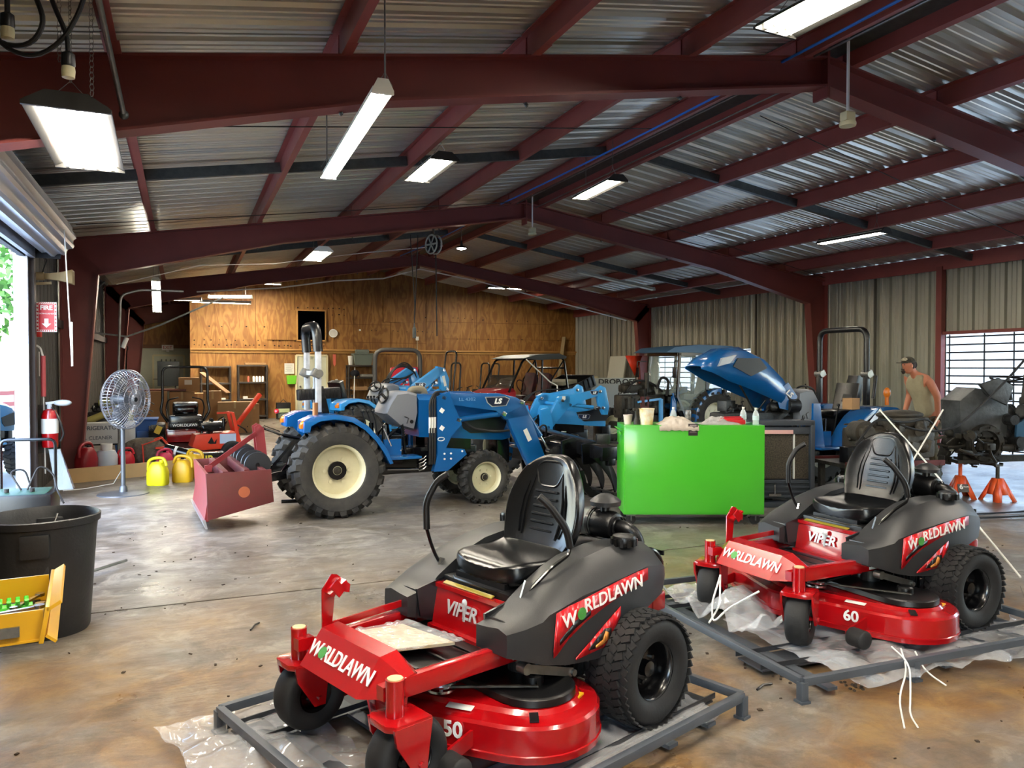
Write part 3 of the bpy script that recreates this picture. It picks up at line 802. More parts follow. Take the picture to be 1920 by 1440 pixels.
def seat(root, wide=.25):
    """bucket seat: backrest and pan, ribbed vinyl"""
    # backrest
    sec = [(.02, .66, .20), (-.015, .72, .225), (-.035, .78, .242), (-.05, .85, .25), (-.07, .93, .235), (-.09, 1.0, .20), (-.105, 1.06, .155), (-.115, 1.10, .10), (-.118, 1.115, .04)]
    g = G()
    rings = []
    for x, z, w in sec:
        w *= wide / .25; R_ = []
        N = 22
        for k in range(N):                       # front side then back side
            a = 2 * PI * k / N; y = w * math.cos(a)
            f = abs(math.cos(a))
            if math.sin(a) >= 0:
                xo = .035 * math.sin(a) ** .5 + (.05 * f ** 4 if w > .12 else 0)       # bolsters curl forward
                xo += -.012 * (1 - f) if z > .75 else 0
            else: xo = -.045 * abs(math.sin(a)) ** .6 + .01 * f
            R_.append(V((x + xo, y, z)))
        rings.append(R_)
    g.loft(rings)
    b = sub(obj('backrest', g, SEATM, root), 1)
    g = G()
    for i in range(6):                           # stitched ribs
        z = .76 + i * .036; x = interp([(-s_[1], s_[0]) for s_ in sec], -z)[1]
        g.tube([(x + .028, y, z) for y in (-.075, -.04, 0, .04, .075)], .0065, 6)
    pts = [(-.095, 1.05), (-.06, .965), (.06, .965), (.095, 1.05), (.055, 1.082), (-.055, 1.082)]
    def bx(z): return interp([(-s_[1], s_[0]) for s_ in sec], -z)[1]
    g.tube(rounded([V((bx(z) + .026, y, z)) for y, z in pts], .03, True), .006, 6, closed=True)
    for s_ in (-1, 1):
        g.tube([(bx(z) + .034 + q, s_ * y, z) for y, z, q in ((.115, .73, .004), (.125, .82, 0), (.12, .90, -.002), (.1, .97, -.004), (.09, 1.03, -.006))], .0055, 6)
        g.tube([(bx(z) + .036 + q, s_ * y, z) for y, z, q in ((.135, .74, .006), (.148, .82, .004), (.142, .90, .002), (.122, .98, -.004))], .0045, 6)
    obj('stitching', g, SEATM, b)
    # pan
    g = G(); rings = []
    for x, w, zt, zb in ((-.06, .16, .72, .60), (-.03, .215, .735, .585), (.03, .24, .71, .58), (.12, .25, .685, .575), (.22, .25, .69, .57), (.31, .24, .695, .565), (.36, .205, .685, .57), (.385, .13, .665, .585)):
        w *= wide / .25; R_ = []
        for k in range(20):
            a = 2 * PI * k / 20; cy_ = math.cos(a); y = w * (abs(cy_) ** .6) * (1 if cy_ > 0 else -1)
            s_ = math.sin(a); zm = (zt + zb) / 2
            z = zm + (zt - zm) * abs(s_) ** .5 if s_ > 0 else zm + (zb - zm) * abs(s_) ** .7
            if s_ > 0: z += .022 * abs(cy_) ** 3 - .012 * (1 - abs(cy_))
            R_.append(V((x, y, z)))
        rings.append(R_)
    g.loft(rings); p = sub(obj('seat_pan', g, SEATM, root), 1)
    g = G(); g.tube([(.0, -.2, .585), (.2, -.238, .572), (.36, -.22, .568), (.42, -.12, .578), (.425, .12, .578), (.36, .22, .568), (.2, .238, .572), (.0, .2, .585)], .006, 6)
    obj('seat_piping', g, BLACKP, p)
    return b

def mower(label, loc, rz, wd, num, swivel=0):
    t = thing('zero_turn_mower', label, 'lawn mower', loc, rz, 'red and charcoal riding mowers on shipping frames')
    # wheels
    for s in (1, -1):
        wheel(t, 'rear_wheel', (-.10, s * .52, .228), .252, .23, .12, 'turf', GLOSSB, .015, s, bolts=5, hub=.035)
        f = G()                                                   # caster fork: barrel, crown plate, two legs
        f.cyl((0, 0, .30), (0, 0, .44), .034, n=18)
        f.prism([(-.10, -.085), (.05, -.085), (.075, -.05), (.075, .05), (.05, .085), (-.10, .085)], .285, .31, 'xy', .006)
        for q in (-1, 1): f.prism([(-.10, .30), (.06, .30), (.05, .24), (-.025, .12), (-.075, .12), (-.085, .2)], q * .083 - .006, q * .083 + .006)
        f.cyl((-.05, -.1, .15), (-.05, .1, .15), .012, n=10)
        fo = obj('caster_fork', f, RED, t, (1.07, s * .365, 0), (0, 0, swivel))
        g = G(); g.cyl((0, 0, .44), (0, 0, .444), .028, n=18); obj('fork_cap', g, mat('pale_cap', '#c9b98a', .6), fo)
        wheel(t, 'caster_wheel', (1.07 - .05 * math.cos(R(swivel)), s * .365 - .05 * math.sin(R(swivel)), .15), .152, .125, .07, 'smooth', GLOSSB, -.0, s, rz=swivel, bolts=4, hub=.02)
        g = G(); g.bar((1.07, s * .30, .385), (1.07, s * .345, .385), .07, .05); g.bar((1.05, s * .31, .36), (.98, s * .31, .35), .012, .09); obj('fork_bracket', g, RED, t)
        g = G(); g.bar((1.0, s * .305, .375), (.40, s * .335, .385), .045, .075, bev=.006); obj('side_rail', g, RED, t)
        g = G(); g.box((.455, s * .362, .385), (.10, .003, .05)); obj('rail_label', g, PAPER, t)
    # front cover with the writing
    g = G()
    secs = []
    for y, k in ((-.325, 0), (-.23, 1), (.21, 1), (.325, 0)):
        A = [(1.135, .335), (1.035, .465), (.96, .475), (.93, .43), (.93, .34)] if k else [(1.05, .345), (1.0, .41), (.96, .42), (.94, .41), (.94, .345)]
        secs.append([V((x, y, z)) for x, z in A])
    g.loft(secs); fc = obj('front_cover', g, RED, t, sharp=15)
    n_ = V((.13, 0, .10)).normalized(); up = V((-.10, 0, .13)).normalized(); xd = (0, 1, 0)
    ctr = V((1.085, 0, .40)) + n_ * .003
    letters('lettering', 'W', LETW, fc, ctr + V((0, -.185, 0)), xd, up, .085, wide=.95, bold=.001)
    letters('lettering', 'RLDLAWN', LETW, fc, ctr + V((0, .06, 0)), xd, up, .085, wide=.88, bold=.001)
    g = G(); gc = ctr + V((0, -.125, 0)); g.lathe([(.001, .003), (.024, .003), (.024, 0)], 20, o=gc, ax=(V((0, 1, 0)), up, n_)); obj('globe_mark', g, GREEN, fc)
    # footplate, lift pedal
    g = G(); g.prism([(.98, .40), (.60, .35), (.42, .35), (.42, .335), (.6, .335), (.98, .385)], -.28, .285)
    for i in range(3): g.bar((.90 - i * .16, -.26, .398 - i * .018), (.90 - i * .16, .26, .398 - i * .018), .012, .008)
    obj('footplate', g, BLACKP, t)
    g = G(); g.prism([(1.0, .43), (1.0, .60), (.955, .66), (.93, .655), (.865, .60), (.87, .565), (.93, .585), (.945, .56), (.955, .43)], -.30, -.29, bev=.002)
    g.box((.95, -.27, .61), (.09, .06, .012), (0, 32, 0)); g.prism([(.92, .6), (.96, .65), (.99, .62), (.95, .57)], -.246, -.236)
    g.bar((.98, -.295, .44), (.42, -.30, .47), .01, .03)
    o = obj('lift_pedal', g, RED, t)
    # body: lower chassis, VIPER panel, seat deck
    g = G()
    g.prism([(.42, .34), (.47, .36), (.44, .52), (.40, .55), (.40, .34)], -.235, .235); g.box((.435, 0, .535), (.03, .47, .02))
    vp = obj('dash_panel', g, RED, t)
    up2 = V((-.03, 0, .16)).normalized(); n2 = V((.16, 0, .03)).normalized()
    letters('lettering', 'VIPER', LETG, vp, V((.462, -.03, .455)), (0, 1, 0), up2, .085, wide=1.05, shear=.15, bold=.0015)
    letters('lettering', 'jr', mat('orange_letters', '#8a2a20', .4), vp, V((.467, .15, .425)), (0, 1, 0), up2, .07, wide=.8, shear=.4)
    g = G(); g.lathe([(.012, 0), (.018, .004), (.001, .01)], 12, o=(.462, .0, .50), ax=(V((0, 1, 0)), up2, n2)); g.box((.470, .0, .455), (.004, .012, .07)); obj('snake_mark', g, LETG, vp)
    g = G(); g.box((.43, -.02, .552), (.022, .34, .004), (0, 20, 0)); obj('coloured_strip', g, mat('painted_reflection', '#8a7a20', .4), t)  # yellowish reflection on the panel, put in as a coloured strip
    g = G(); g.box((.18, 0, .53), (.46, .46, .09), bev=.01); g.box((.2, 0, .585), (.36, .34, .03)); g.box((-.1, 0, .42), (.5, .3, .25)); obj('seat_deck', g, BLACKP, t)
    seat(t)
    g = G(); g.box((.1, 0, .33), (.8, .46, .07)); g.box((-.22, 0, .36), (.5, .54, .05)); obj('chassis', g, RED, t)
    # fenders
    FT = [(.60, .41, .50, .505, .43), (.53, .39, .515, .52, .465), (.46, .365, .535, .545, .49), (.425, .355, .555, .575, .49), (.33, .335, .58, .63, .50), (.24, .325, .60, .675, .502), (.14, .315, .61, .71, .503), (.07, .35, .62, .72, .503), (-.04, .395, .63, .735, .50), (-.19, .455, .645, .735, .492), (-.34, .49, .62, .71, .465), (-.39, .53, .60, .67, .44)]
    for s in (1, -1):
        g = G(); secs = []
        for x, zb, zo, zi, yo in FT:
            x -= .0
            secs.append([V((x, s * .245, zb)), V((x, s * yo, zb)), V((x, s * (yo + .004), (zb + zo) / 2)), V((x, s * yo, zo)), V((x, s * (yo - .05), (zo + zi) / 2 + .012)), V((x, s * (yo - .12), zi)), V((x, s * .245, zi - .005))])
        g.loft(secs)
        fd = obj('fender', g, CHAR, t, sharp=28)
        def dec(name, rows, m, off=.003):
            """rows: (x, z low, z high) on the fender's outer face"""
            q = G(); V1 = []; V2 = []
            for x, zl, zh in rows:
                yo = interp([(a[0], a[4]) for a in FT], x)[1] + .004 + off
                V1.append((x, s * yo, zl)); V2.append((x, s * yo, zh))
            for i in range(len(rows) - 1): q.face([V1[i], V1[i + 1], V2[i + 1], V2[i]])
            return solid(obj(name, q, m, fd), .003)
        dec('side_decal', [(0.410, 0.382, 0.408), (0.395, 0.390, 0.558), (0.335, 0.442, 0.575), (0.245, 0.487, 0.588), (0.125, 0.527, 0.608), (0.005, 0.557, 0.625), (-0.105, 0.574, 0.636), (-0.190, 0.587, 0.640)], DEC)
        dec('decal_slash', [(0.380, 0.427, 0.448), (0.295, 0.480, 0.510), (0.205, 0.515, 0.534)], DECB, .005)
        dec('eye_decal', [(0.290, 0.348, 0.356), (0.205, 0.354, 0.403), (0.125, 0.360, 0.450), (0.065, 0.397, 0.483), (0.010, 0.472, 0.510)], DEC)
        dec('eye_mark', [(0.215, 0.368, 0.376), (0.165, 0.368, 0.410), (0.115, 0.374, 0.438), (0.075, 0.402, 0.433)], DECB, .005)
        dec('eye_mark', [(0.175, 0.370, 0.380), (0.130, 0.374, 0.396), (0.115, 0.382, 0.428), (0.095, 0.392, 0.418)], EYEC, .007)
        yt = .512
        sx = V((-1, 0, .105)).normalized(); 
        a = (lambda x, z: V((x, s * yt, z)))
        if s > 0:
            letters('lettering', 'W', LETW, fd, a(.33, .520), sx, (0, 0, 1), .078, wide=1, bold=.001)
            letters('lettering', 'RLDLAWN', LETW, fd, a(.053, .575), sx, (0, 0, 1), .078, wide=1.02, bold=.001)
            g = G(); g.lathe([(.001, .003), (.025, .003), (.025, 0)], 20, o=a(.26, .533), ax=(V((1, 0, 0)), V((0, 0, 1)), V((0, 1, 0)))); obj('globe_mark', g, GREEN, fd)
        else:
            letters('lettering', 'W RLDLAWN', LETW, fd, a(.105, .558), -sx, (0, 0, 1), .078, wide=1)
        g = G(); g.prism([(.535, .40), (.555, .53), (.40, .56), (.39, .40)], s * .24 - .006, s * .24 + .006); g.box((.545, s * .325, .455), (.012, .16, .13), (0, -6, 0)); obj('pod_plate', g, mat('satin_black_panel', '#17181c', .3, coat=.3), t)
        # fuel cap
        g = G(); g.lathe([(.05, 0), (.055, .012), (.058, .03), (.052, .045), (.001, .05)], 20, o=(-.16, s * .385, .728))
        for k in range(12): a_ = k * PI / 6; g.box((-.16 + .055 * math.cos(a_), s * .385 + .055 * math.sin(a_), .745), (.014, .014, .034), (0, 0, math.degrees(a_)))
        obj('fuel_cap', g, BLACKP, fd)
        # rear tread lifts
    # steering levers
    for s, P, nth in ((-1, [(.38, -.30, .52), (.35, -.31, .58), (.38, -.33, .64), (.40, -.34, .70), (.42, -.345, .77), (.425, -.345, .90), (.385, -.31, 1.0), (.35, -.27, 1.035)], 4), (1, [(.40, .30, .52), (.37, .31, .60), (.27, .345, .69), (.17, .35, .73), (.155, .345, .76), (.175, .345, .84), (.24, .30, .95), (.27, .27, .985)], 4)):
        g = G(); g.tube(rounded([V(p) for p in P[:nth + 1]], .02), .0085, 8); lv = obj('steering_lever', g, GLOSSB, t)
        g = G(); g.tube(rounded([V(p) for p in P[nth:]], .04), .0165, 10); obj('lever_grip', g, mat('foam_grip', '#0b0b0d', .42), lv)
        g = G(); g.bar(V(P[0]) + V((.02, 0, -.02)), V(P[1]) + V((-.0, 0, .045)), .012, .035); obj('lever_plate', g, CHROME, lv)
        g = G()
        for k in range(3): g.cyl(V(P[0]) + V((0, .022 * s, .01 + k * .02)), V(P[0]) + V((0, .034 * s, .01 + k * .02)), .009, n=6)
        obj('lever_bolt', g, CHROME, lv)
    # engine with air filter behind the seat
    g = G(); g.box((-.30, 0, .52), (.34, .42, .16), bev=.03); g.cyl((-.28, 0, .58), (-.28, 0, .66), .15, .13, 24)
    for k in range(5): g.lathe([(.155, 0), (.16, .006), (.155, .012)], 24, o=(-.28, 0, .60 + k * .014))
    for s in (-1, 1):
        g.box((-.38, s * .2, .5), (.2, .14, .13), bev=.02)
        for k in range(5): g.box((-.38, s * (.16 + k * .028), .5), (.22, .008, .15))
    en = obj('engine', g, GLOSSB, t)
    g = G(); g.lathe([(.001, -.13), (.06, -.125), (.072, -.10), (.072, -.04), (.078, -.035), (.078, -.02), (.07, -.015), (.07, .09), (.06, .11), (.035, .12), (.001, .12)], 28, o=(-.36, .06, .755), ax='y')
    g.tube(rounded([V(p) for p in ((-.36, .14, .755), (-.37, .24, .75), (-.40, .27, .70), (-.40, .27, .62))], .05), .036, 12)
    for k in range(3): g.lathe([(.05, 0), (.05, .01)], 20, o=(-.36, .16 + k * .014, .753), ax='y')
    g.cyl((-.36, .1, .80), (-.36, .1, .86), .026, n=12)
    af = obj('air_filter', g, BLACKP, t)
    g = G(); g.lathe([(.03, .845), (.075, .85), (.078, .872), (.06, .888), (.03, .905), (.001, .91)], 28, o=(-.36, .10, 0)); obj('rain_cap', g, CHAR, af)
    g = G(); g.lathe([(.0735, -.03), (.0735, .03)], 28, o=(-.36, .02, .755), ax='y'); obj('filter_band', g, GALV, af)
    # rear guard and bumper
    g = G()
    for s in (-1, 1): g.tube(rounded([V(p) for p in ((-.40, s * .25, .62), (-.52, s * .27, .64), (-.60, s * .27, .56), (-.58, s * .27, .40))], .05), .012, 8)
    for k in range(4): g.bar((-.60 + .006 * k, -.28, .60 - k * .05), (-.60 + .006 * k, .28, .60 - k * .05), .01, .022)
    obj('rear_guard', g, GLOSSB, t)
    g = G(); g.box((-.5, 0, .385), (.10, .66, .09), bev=.01); g.box((-.42, .3, .40), (.2, .05, .1)); g.box((-.42, -.3, .40), (.2, .05, .1)); obj('rear_bumper', g, RED, t)
    # drive units and links below the fenders
    for s in (1, -1):
        g = G(); g.box((.13, s * .27, .25), (.17, .14, .16), bev=.015)
        for k in range(6): g.box((.06 + k * .028, s * .345, .26), (.008, .03, .14))
        g.cyl((-.1, s * .2, .262), (-.1, s * .42, .262), .05, n=16); g.tube([(.2, s * .3, .33), (.3, s * .33, .25), (.22, s * .33, .18)], .01, 6)
        obj('drive_unit', g, ENG, t)
        g = G(); g.bar((.50, s * .43, .345), (.24, s * .44, .265), .008, .036); g.cyl((.50, s * .40, .345), (.50, s * .445, .345), .024, n=12); g.cyl((.24, s * .40, .265), (.24, s * .455, .265), .014, n=8); obj('link_arm', g, STEEL, t)
    # cutting deck
    cs = [(.66, 0, .24), (.42, wd - .29, .29), (.42, .29 - wd, .29)]
    g = G(); rings = [[V((x, y, z)) for x, y in stadium(cs, o)] for z, o in ((.055, 0), (.075, 0), (.077, .005), (.084, .005), (.087, 0), (.182, -.002), (.194, -.012), (.206, -.075), (.222, -.09))]
    g.loft(rings); dk = obj('cutting_deck', g, RED, t, sharp=25)
    for s in (1, -1):
        cc = [(.42, s * (wd - .27), .175), (.52, s * .05, .07)]
        g = G(); rings = [[V((x, y, z)) for x, y in stadium(cc, o, 48)] for z, o in ((.226, 0), (.252, -.002), (.258, -.01), (.259, -.02))]
        g.loft(rings); cv = obj('belt_cover', g, BLACKP, dk)
        g = G(); g.lathe([(.045, .258), (.043, .29), (.035, .298), (.001, .30)], 20, o=(.42, s * (wd - .27), 0)); obj('spindle_cap', g, BLACKP, cv)
        g = G(); g.cyl((.88, s * (wd - .16), .09), (.88, s * (wd - .24), .09), .05, n=20); g.ball((.88, s * (wd - .16), .09), (.05, .02, .05), 16, 8); g.ball((.88, s * (wd - .24), .09), (.05, .02, .05), 16, 8); obj('guide_wheel', g, RUB, dk)
        g = G(); g.bar((.72, s * (wd - .28), .13), (.9, s * (wd - .26), .09), .012, .06); obj('guide_bracket', g, RED, dk)
    g = G(); g.lathe([(.045, .262), (.06, .266), (.064, .275), (.06, .284), (.03, .286), (.001, .29)], 24, o=(.72, .17, 0)); g.lathe([(.045, .24), (.06, .246), (.06, .256)], 24, o=(.72, .17, 0)); g.cyl((.72, .17, .225), (.72, .17, .30), .01, n=8); obj('idler_pulley', g, CHROME, dk)
    g = G(); g.tube([(.72, .23, .272), (.46, wd - .2, .272), (.38, wd - .3, .272)], .006, 6); g.cyl((.55, 0, .24), (.55, 0, .34), .09, n=20); g.cyl((.55, 0, .30), (.55, 0, .33), .11, n=20); obj('clutch_pulley', g, DSTEEL, dk)
    nf = V((.85, .53, 0)).normalized()
    fx, fy = .665 + .0, wd - .18
    # number on the sloping front face
    px_, py_ = 0, 0
    ed = stadium(cs, .0)
    best = max(ed, key=lambda p: p[0] * .83 + p[1] * .56 - abs(p[1] - (wd - .34)) * 3)
    i = ed.index(best); e0, e1 = ed[i - 1], ed[(i + 1) % len(ed)]
    tx = V((e1[0] - e0[0], e1[1] - e0[1], 0)).normalized(); nf = V((tx.y, -tx.x, 0))
    letters('lettering', num, LETW, dk, V((best[0], best[1], .146)) + nf * .004, tx, (0, 0, 1), .085, wide=1, bold=.002)
    g = G(); c = V((best[0], best[1], .212)) - nf * .075; q = tx * .055; w = nf * .028
    g.face([c - q - w + V((0, 0, .003)), c - q + w + V((0, 0, -.005)), c + q + w + V((0, 0, -.005)), c + q - w + V((0, 0, .003))]); solid(obj('warning_label', g, PAPER, dk), .002)
    g = G(); g.box((.30, wd - .13, .213), (.05, .028, .008), (0, 0, 20)); obj('warning_label', g, YEL, dk)
    g = G(); g.box((.55, wd - .13, .212), (.10, .035, .008), (0, 8, 50)); obj('warning_label', g, DECB, dk)
    # black machine parts above the deck centre
    g = G(); g.box((.62, 0, .30), (.2, .3, .05)); g.cyl((.3, 0, .22), (.3, 0, .36), .1, n=20); g.tube([(.3, .1, .32), (.5, .22, .30), (.7, .2, .27)], .008, 6); g.box((.25, .2, .3), (.14, .1, .1), bev=.01)
    g.cyl((.36, .25, .16), (.36, .25, .34), .06, .05, 16); obj('lift_linkage', g, ENG, t)
    return t
CZ = .062
m1 = mower('red and charcoal riding mower with the number 50 on its deck, nearest to the camera', (1.57, 3.335, CZ), 199, .66, '50')
m2 = mower('red and charcoal riding mower with the number 60 on its deck, standing on plastic sheet', (4.16, 3.68, CZ), 183, .80, '60', 32)

# ---------------------------------------------------------------- steel shipping frames under the mowers
FRM = mat('grey_frame_paint', '#474d55', .45, var=.5, vs=5, col2='#33373c')
def pallet(label, loc, rz, x0, x1, y0, y1, corner_posts, h=.10, ramps=True):
    t = thing('shipping_frame', label, 'shipping frame', loc, rz, 'grey steel shipping frames')
    zt = h
    for nm, a, b in (('side_beam', (x0, y1, zt), (x1, y1, zt)), ('side_beam', (x0, y0, zt), (x1, y0, zt)), ('end_beam', (x0, y0, zt), (x0, y1, zt)), ('end_beam', (x1, y0, zt), (x1, y1, zt))):
        g = G(); g.bar(a, b, .032, .038, bev=.003); obj(nm, g, FRM, t)
    for px, py in corner_posts:
        g = G(); g.box((px, py, zt / 2 - .0), (.04, .04, zt), bev=.003); g.box((px, py, .006), (.055, .055, .012)); obj('foot_post', g, FRM, t)
    # two channels that carry the wheels and cross slats
    for y in (.515, -.515):
        g = G(); g.box(((x0 + x1) / 2, y, .033), (x1 - x0 - .03, .20, .008)); g.bar((x0, y - .1, .058), (x1, y - .1, .058), .006, .025); g.bar((x0, y + .1, .058), (x1, y + .1, .058), .006, .025); obj('wheel_channel', g, mat('dark_channel', '#2b2e33', .5), t)
    for x in (x0 + .22, x0 + .5, x1 - .5, x1 - .2, (x0 + x1) / 2):
        g = G(); g.box((x, (y0 + y1) / 2, .03), (.06, y1 - y0 - .03, .016)); obj('cross_slat', g, FRM, t)
    return t
pallet('grey steel shipping frame under the nearest mower', (1.57, 3.335, 0), 199, -.55, 1.28, -.70, .76, [(-.55, .76), (-.55, -.70), (1.28, -.70), (1.28, .74), (.4, .74)])
pallet('grey steel shipping frame under the mower marked 60, with low corner posts', (4.16, 3.68, 0), 178, -.55, 1.42, -.80, .92, [(-.55, .92), (-.55, -.8), (1.42, -.8), (1.42, .92), (.7, .92), (-.35, .92)])
# sheet plastic under the mowers
def film_mat():
    m = bpy.data.materials.new('plastic_film'); m.use_nodes = True
    n, l = m.node_tree.nodes, m.node_tree.links
    b = n['Principled BSDF']; b.inputs['Base Color'].default_value = (.86, .88, .9, 1); b.inputs['Roughness'].default_value = .16; b.inputs['IOR'].default_value = 1.5; b.inputs['Coat Weight'].default_value = 1
    b.inputs['Alpha'].default_value = .22
    return m
FILM = film_mat()
def film(name, label, fn, nu, nv, grp=None):
    g = G(); g.grid(fn, nu, nv)
    return tag(solid(obj(name, g, FILM, sharp=60), .0006), label, 'plastic sheet', grp)
def crumple(x, y, z, s, amp): 
    p = V((x, y, 0)); return z + amp * (abs(pnoise(p * s)) + .3 * abs(pnoise(p * s * 2.7 + V((5, 5, 5)))) + .1 * (1 - abs(pnoise(p * s * 4.1))))
def sheet_fn(pose, x0, x1, y0, y1, z0, s, amp, edge=.05):
    X0, Y_, hd = pose; F = V((math.cos(R(hd)), math.sin(R(hd)), 0)); L = V((-F.y, F.x, 0))
    def fn(u, v):
        x = x0 + (x1 - x0) * u + edge * pnoise(V((v * 6, u * 3, 1))); y = y0 + (y1 - y0) * v + edge * pnoise(V((u * 6, v * 3, 9)))
        p = V((X0, Y_, 0)) + F * x + L * y
        return (p.x, p.y, crumple(p.x, p.y, z0, s, amp))
    return fn
film('plastic_sheet', 'clear plastic sheet sticking out in front of the nearest mower', sheet_fn((1.57, 3.335, 199), .95, 1.52, -.82, .25, .02, 2.6, .12), 90, 100)
film('plastic_sheet', 'clear plastic sheet under the deck and rear wheel of the nearest mower', sheet_fn((1.57, 3.335, 199), -.45, .9, .2, .72, .05, 3, .03), 80, 50)
film('plastic_sheet', 'clear crumpled plastic sheet under the deck of the mower marked 60', sheet_fn((4.16, 3.68, 180), .1, 1.15, -.1, .98, .05, 3, .07), 100, 100)
film('plastic_sheet', 'bunched shiny plastic sheet hanging between the front casters of the mower marked 60', sheet_fn((4.16, 3.68, 180), .88, 1.3, -.62, .32, .05, 2.3, .30, .04), 90, 120)
film('plastic_sheet', 'plastic sheet lying behind the rear wheel of the mower marked 60', sheet_fn((4.16, 3.68, 180), -.62, .05, .55, 1.0, .03, 3, .06), 60, 60)
# straps and wires by the far mower
g = G()
for P in (((3.42, 2.86, .14), (3.3, 2.72, .10), (3.12, 2.62, .03), (2.92, 2.42, .008)), ((3.4, 2.9, .14), (3.34, 2.74, .12), (3.2, 2.62, .04), (3.05, 2.5, .01), (2.98, 2.40, .008)), ((3.5, 2.84, .12), (3.45, 2.74, .06), (3.5, 2.66, .01))):
    g.tube(rounded([V(p) for p in P], .1), .0045, 5)
tag(obj('white_strap', g, WHITE), 'white packing straps trailing onto the floor below the deck marked 60', 'strap')
g = G()
for P in (((3.02, 3.82, .33), (2.94, 3.72, .18), (2.83, 3.68, .10)), ((3.0, 3.45, .33), (2.9, 3.6, .2), (2.84, 3.66, .10), (2.88, 3.72, .2), (3.0, 3.8, .32))): g.tube(rounded([V(p) for p in P], .05), .006, 5)
tag(obj('tie_down_strap', g, WHITE), 'white tie-down straps from the front of the mower marked 60 to its frame', 'strap')
for P, nm in ((((5.08, 4.75, 1.26), (5.55, 3.8, .50), (5.35, 3.35, .10)), 'pale stick leaning across the rear of the mower marked 60'),):
    pass
# manual in its bag on the first mower's footplate
t = thing('manual', 'owner manual in a clear bag on the footplate of the nearest mower', 'booklet', (0, 0, 0))
F1 = V((math.cos(R(199)), math.sin(R(199)), 0)); L1 = V((-F1.y, F1.x, 0)); O1 = V((1.57, 3.335, CZ))
def on1(x, y, z): return O1 + F1 * x + L1 * y + V((0, 0, z))
g = G(); P = [on1(x, y, z) for x, y, z in ((.92, -.18, .422), (.90, .10, .420), (.62, .13, .388), (.66, -.20, .392))]
g.loft([P, [p + V((0, 0, .012)) for p in P]]); obj('booklet', g, mat('beige_cover', '#cdb890', .6, var=.6, vs=14, col2='#e4dcc8'), t)
g = G(); g.grid(lambda u, v: tuple((on1(.95, -.2, .436).lerp(on1(.93, .13, .434), u)).lerp(on1(.60, -.22, .402).lerp(on1(.58, .15, .402), u), v) + V((0, 0, .02 * abs(pnoise(V((u * 7, v * 7, 0))))))), 24, 24); solid(obj('bag', g, FILM, t), .0006)
# ---------------------------------------------------------------- compact tractors
DASH = mat('grey_dash_plastic', '#70747c', .42, bump=.04, bs=200)
DBLU = mat('dark_grille', '#0c0e14', .4)
NAVY = mat('navy_badge', '#101a3a', .3, coat=.4)
SILV = mat('silver_edge', '#b8bcc2', .3, .5)
AMBER = mat('amber_lens', '#d8761c', .2, coat=.6)
WRAP = mat('clear_wrapped_post', '#ced2d8', .3, .15, var=.5, vs=9, col2='#6c7078', coat=.8)
def badge(par, c, w, h, sd, blue):
    """LS badge on a side face; sd = outward y direction"""
    g = G(); P = [(-.5, .42), (.32, .42), (.5, .22), (.36, -.42), (-.22, -.5), (-.42, -.1)]
    x0 = -1 if sd < 0 else 1
    g.prism([(c[0] - x0 * a * w * 1.1, c[2] + b * h * 1.14) for a, b in P], c[1], c[1] + sd * .004); obj('badge_edge', g, SILV, par)
    g = G(); g.prism([(c[0] - x0 * a * w, c[2] + b * h) for a, b in P], c[1], c[1] + sd * .007); b_ = obj('badge', g, NAVY, par)
    letters('lettering', 'LS', LETW, b_, (c[0], c[1] + sd * .009, c[2]), (-sd, 0, 0), (0, 0, 1), h * .72, wide=1.15, shear=.25, bold=.004)
def cylinder(g1, g2, a, b, r=.034, fr=.72):
    """hydraulic ram: barrel in g1, rod in g2"""
    a, b = V(a), V(b); m = a.lerp(b, fr)
    g1.cyl(a, m, r, n=14); g1.cyl(m - (m - a).normalized() * .03, m + (m - a).normalized() * .01, r * 1.15, n=14)
    g2.cyl(m, b, r * .45, n=10)
    for p in (a, b): g2.cyl(p - V((0, .045, 0)), p + V((0, .045, 0)), .026, n=12)
def loader(t, blue, P, lat=.43, badge_at=None):
    """P: post, arm outlines (xz), pins and rams; both sides mirrored"""
    for s in (-1, 1):
        y = s * lat
        g = G(); g.prism(P['post'], y - .012, y + .012, bev=.003); g.prism([(a, b) for a, b in P['post']], y + s * .07 - .006, y + s * .07 + .006)
        ps = obj('loader_post', g, blue, t)
        g = G(); g.prism(P['upper'], y - .045, y + .045, bev=.008); g.prism(P['lower'], y - .045, y + .045, bev=.008); ar = obj('loader_arm', g, blue, t)
        g1, g2 = G(), G()
        for k, (a, b, fr) in enumerate(P['rams']): cylinder(g1, g2, (a[0], y + (.0 if k == 0 else 0), a[1]), (b[0], y, b[1]), .034 if k == 0 else .03, fr)
        rm = obj('hydraulic_ram', g1, blue, ar); obj('ram_rod', g2, CHROME, rm)
        g = G()
        for px, pz in P['pins']:
            g.cyl((px, y - .075, pz), (px, y + .075, pz), .026, n=12)
            for q in (-1, 1): g.box((px, y + q * .07, pz), (.055, .012, .045), (0, 25, 0), bev=.004)
        obj('pivot_pin', g, CHROME, ar)
        g = G(); q = P['sticker']; g.bar((q[0], y + s * .047, q[1]), (q[2], y + s * .047, q[3]), .004, .055, up=(0, 0, 1)); obj('data_sticker', g, PAPER, ar)
        if badge_at and s in badge_at: badge(ar, (P['badge'][0], y + s * .046, P['badge'][1]), P['badge'][2], P['badge'][3], s, blue)
    g = G(); g.cyl((P['cross'][0], -lat, P['cross'][1]), (P['cross'][0], lat, P['cross'][1]), .035, n=12); obj('cross_tube', g, blue, t)
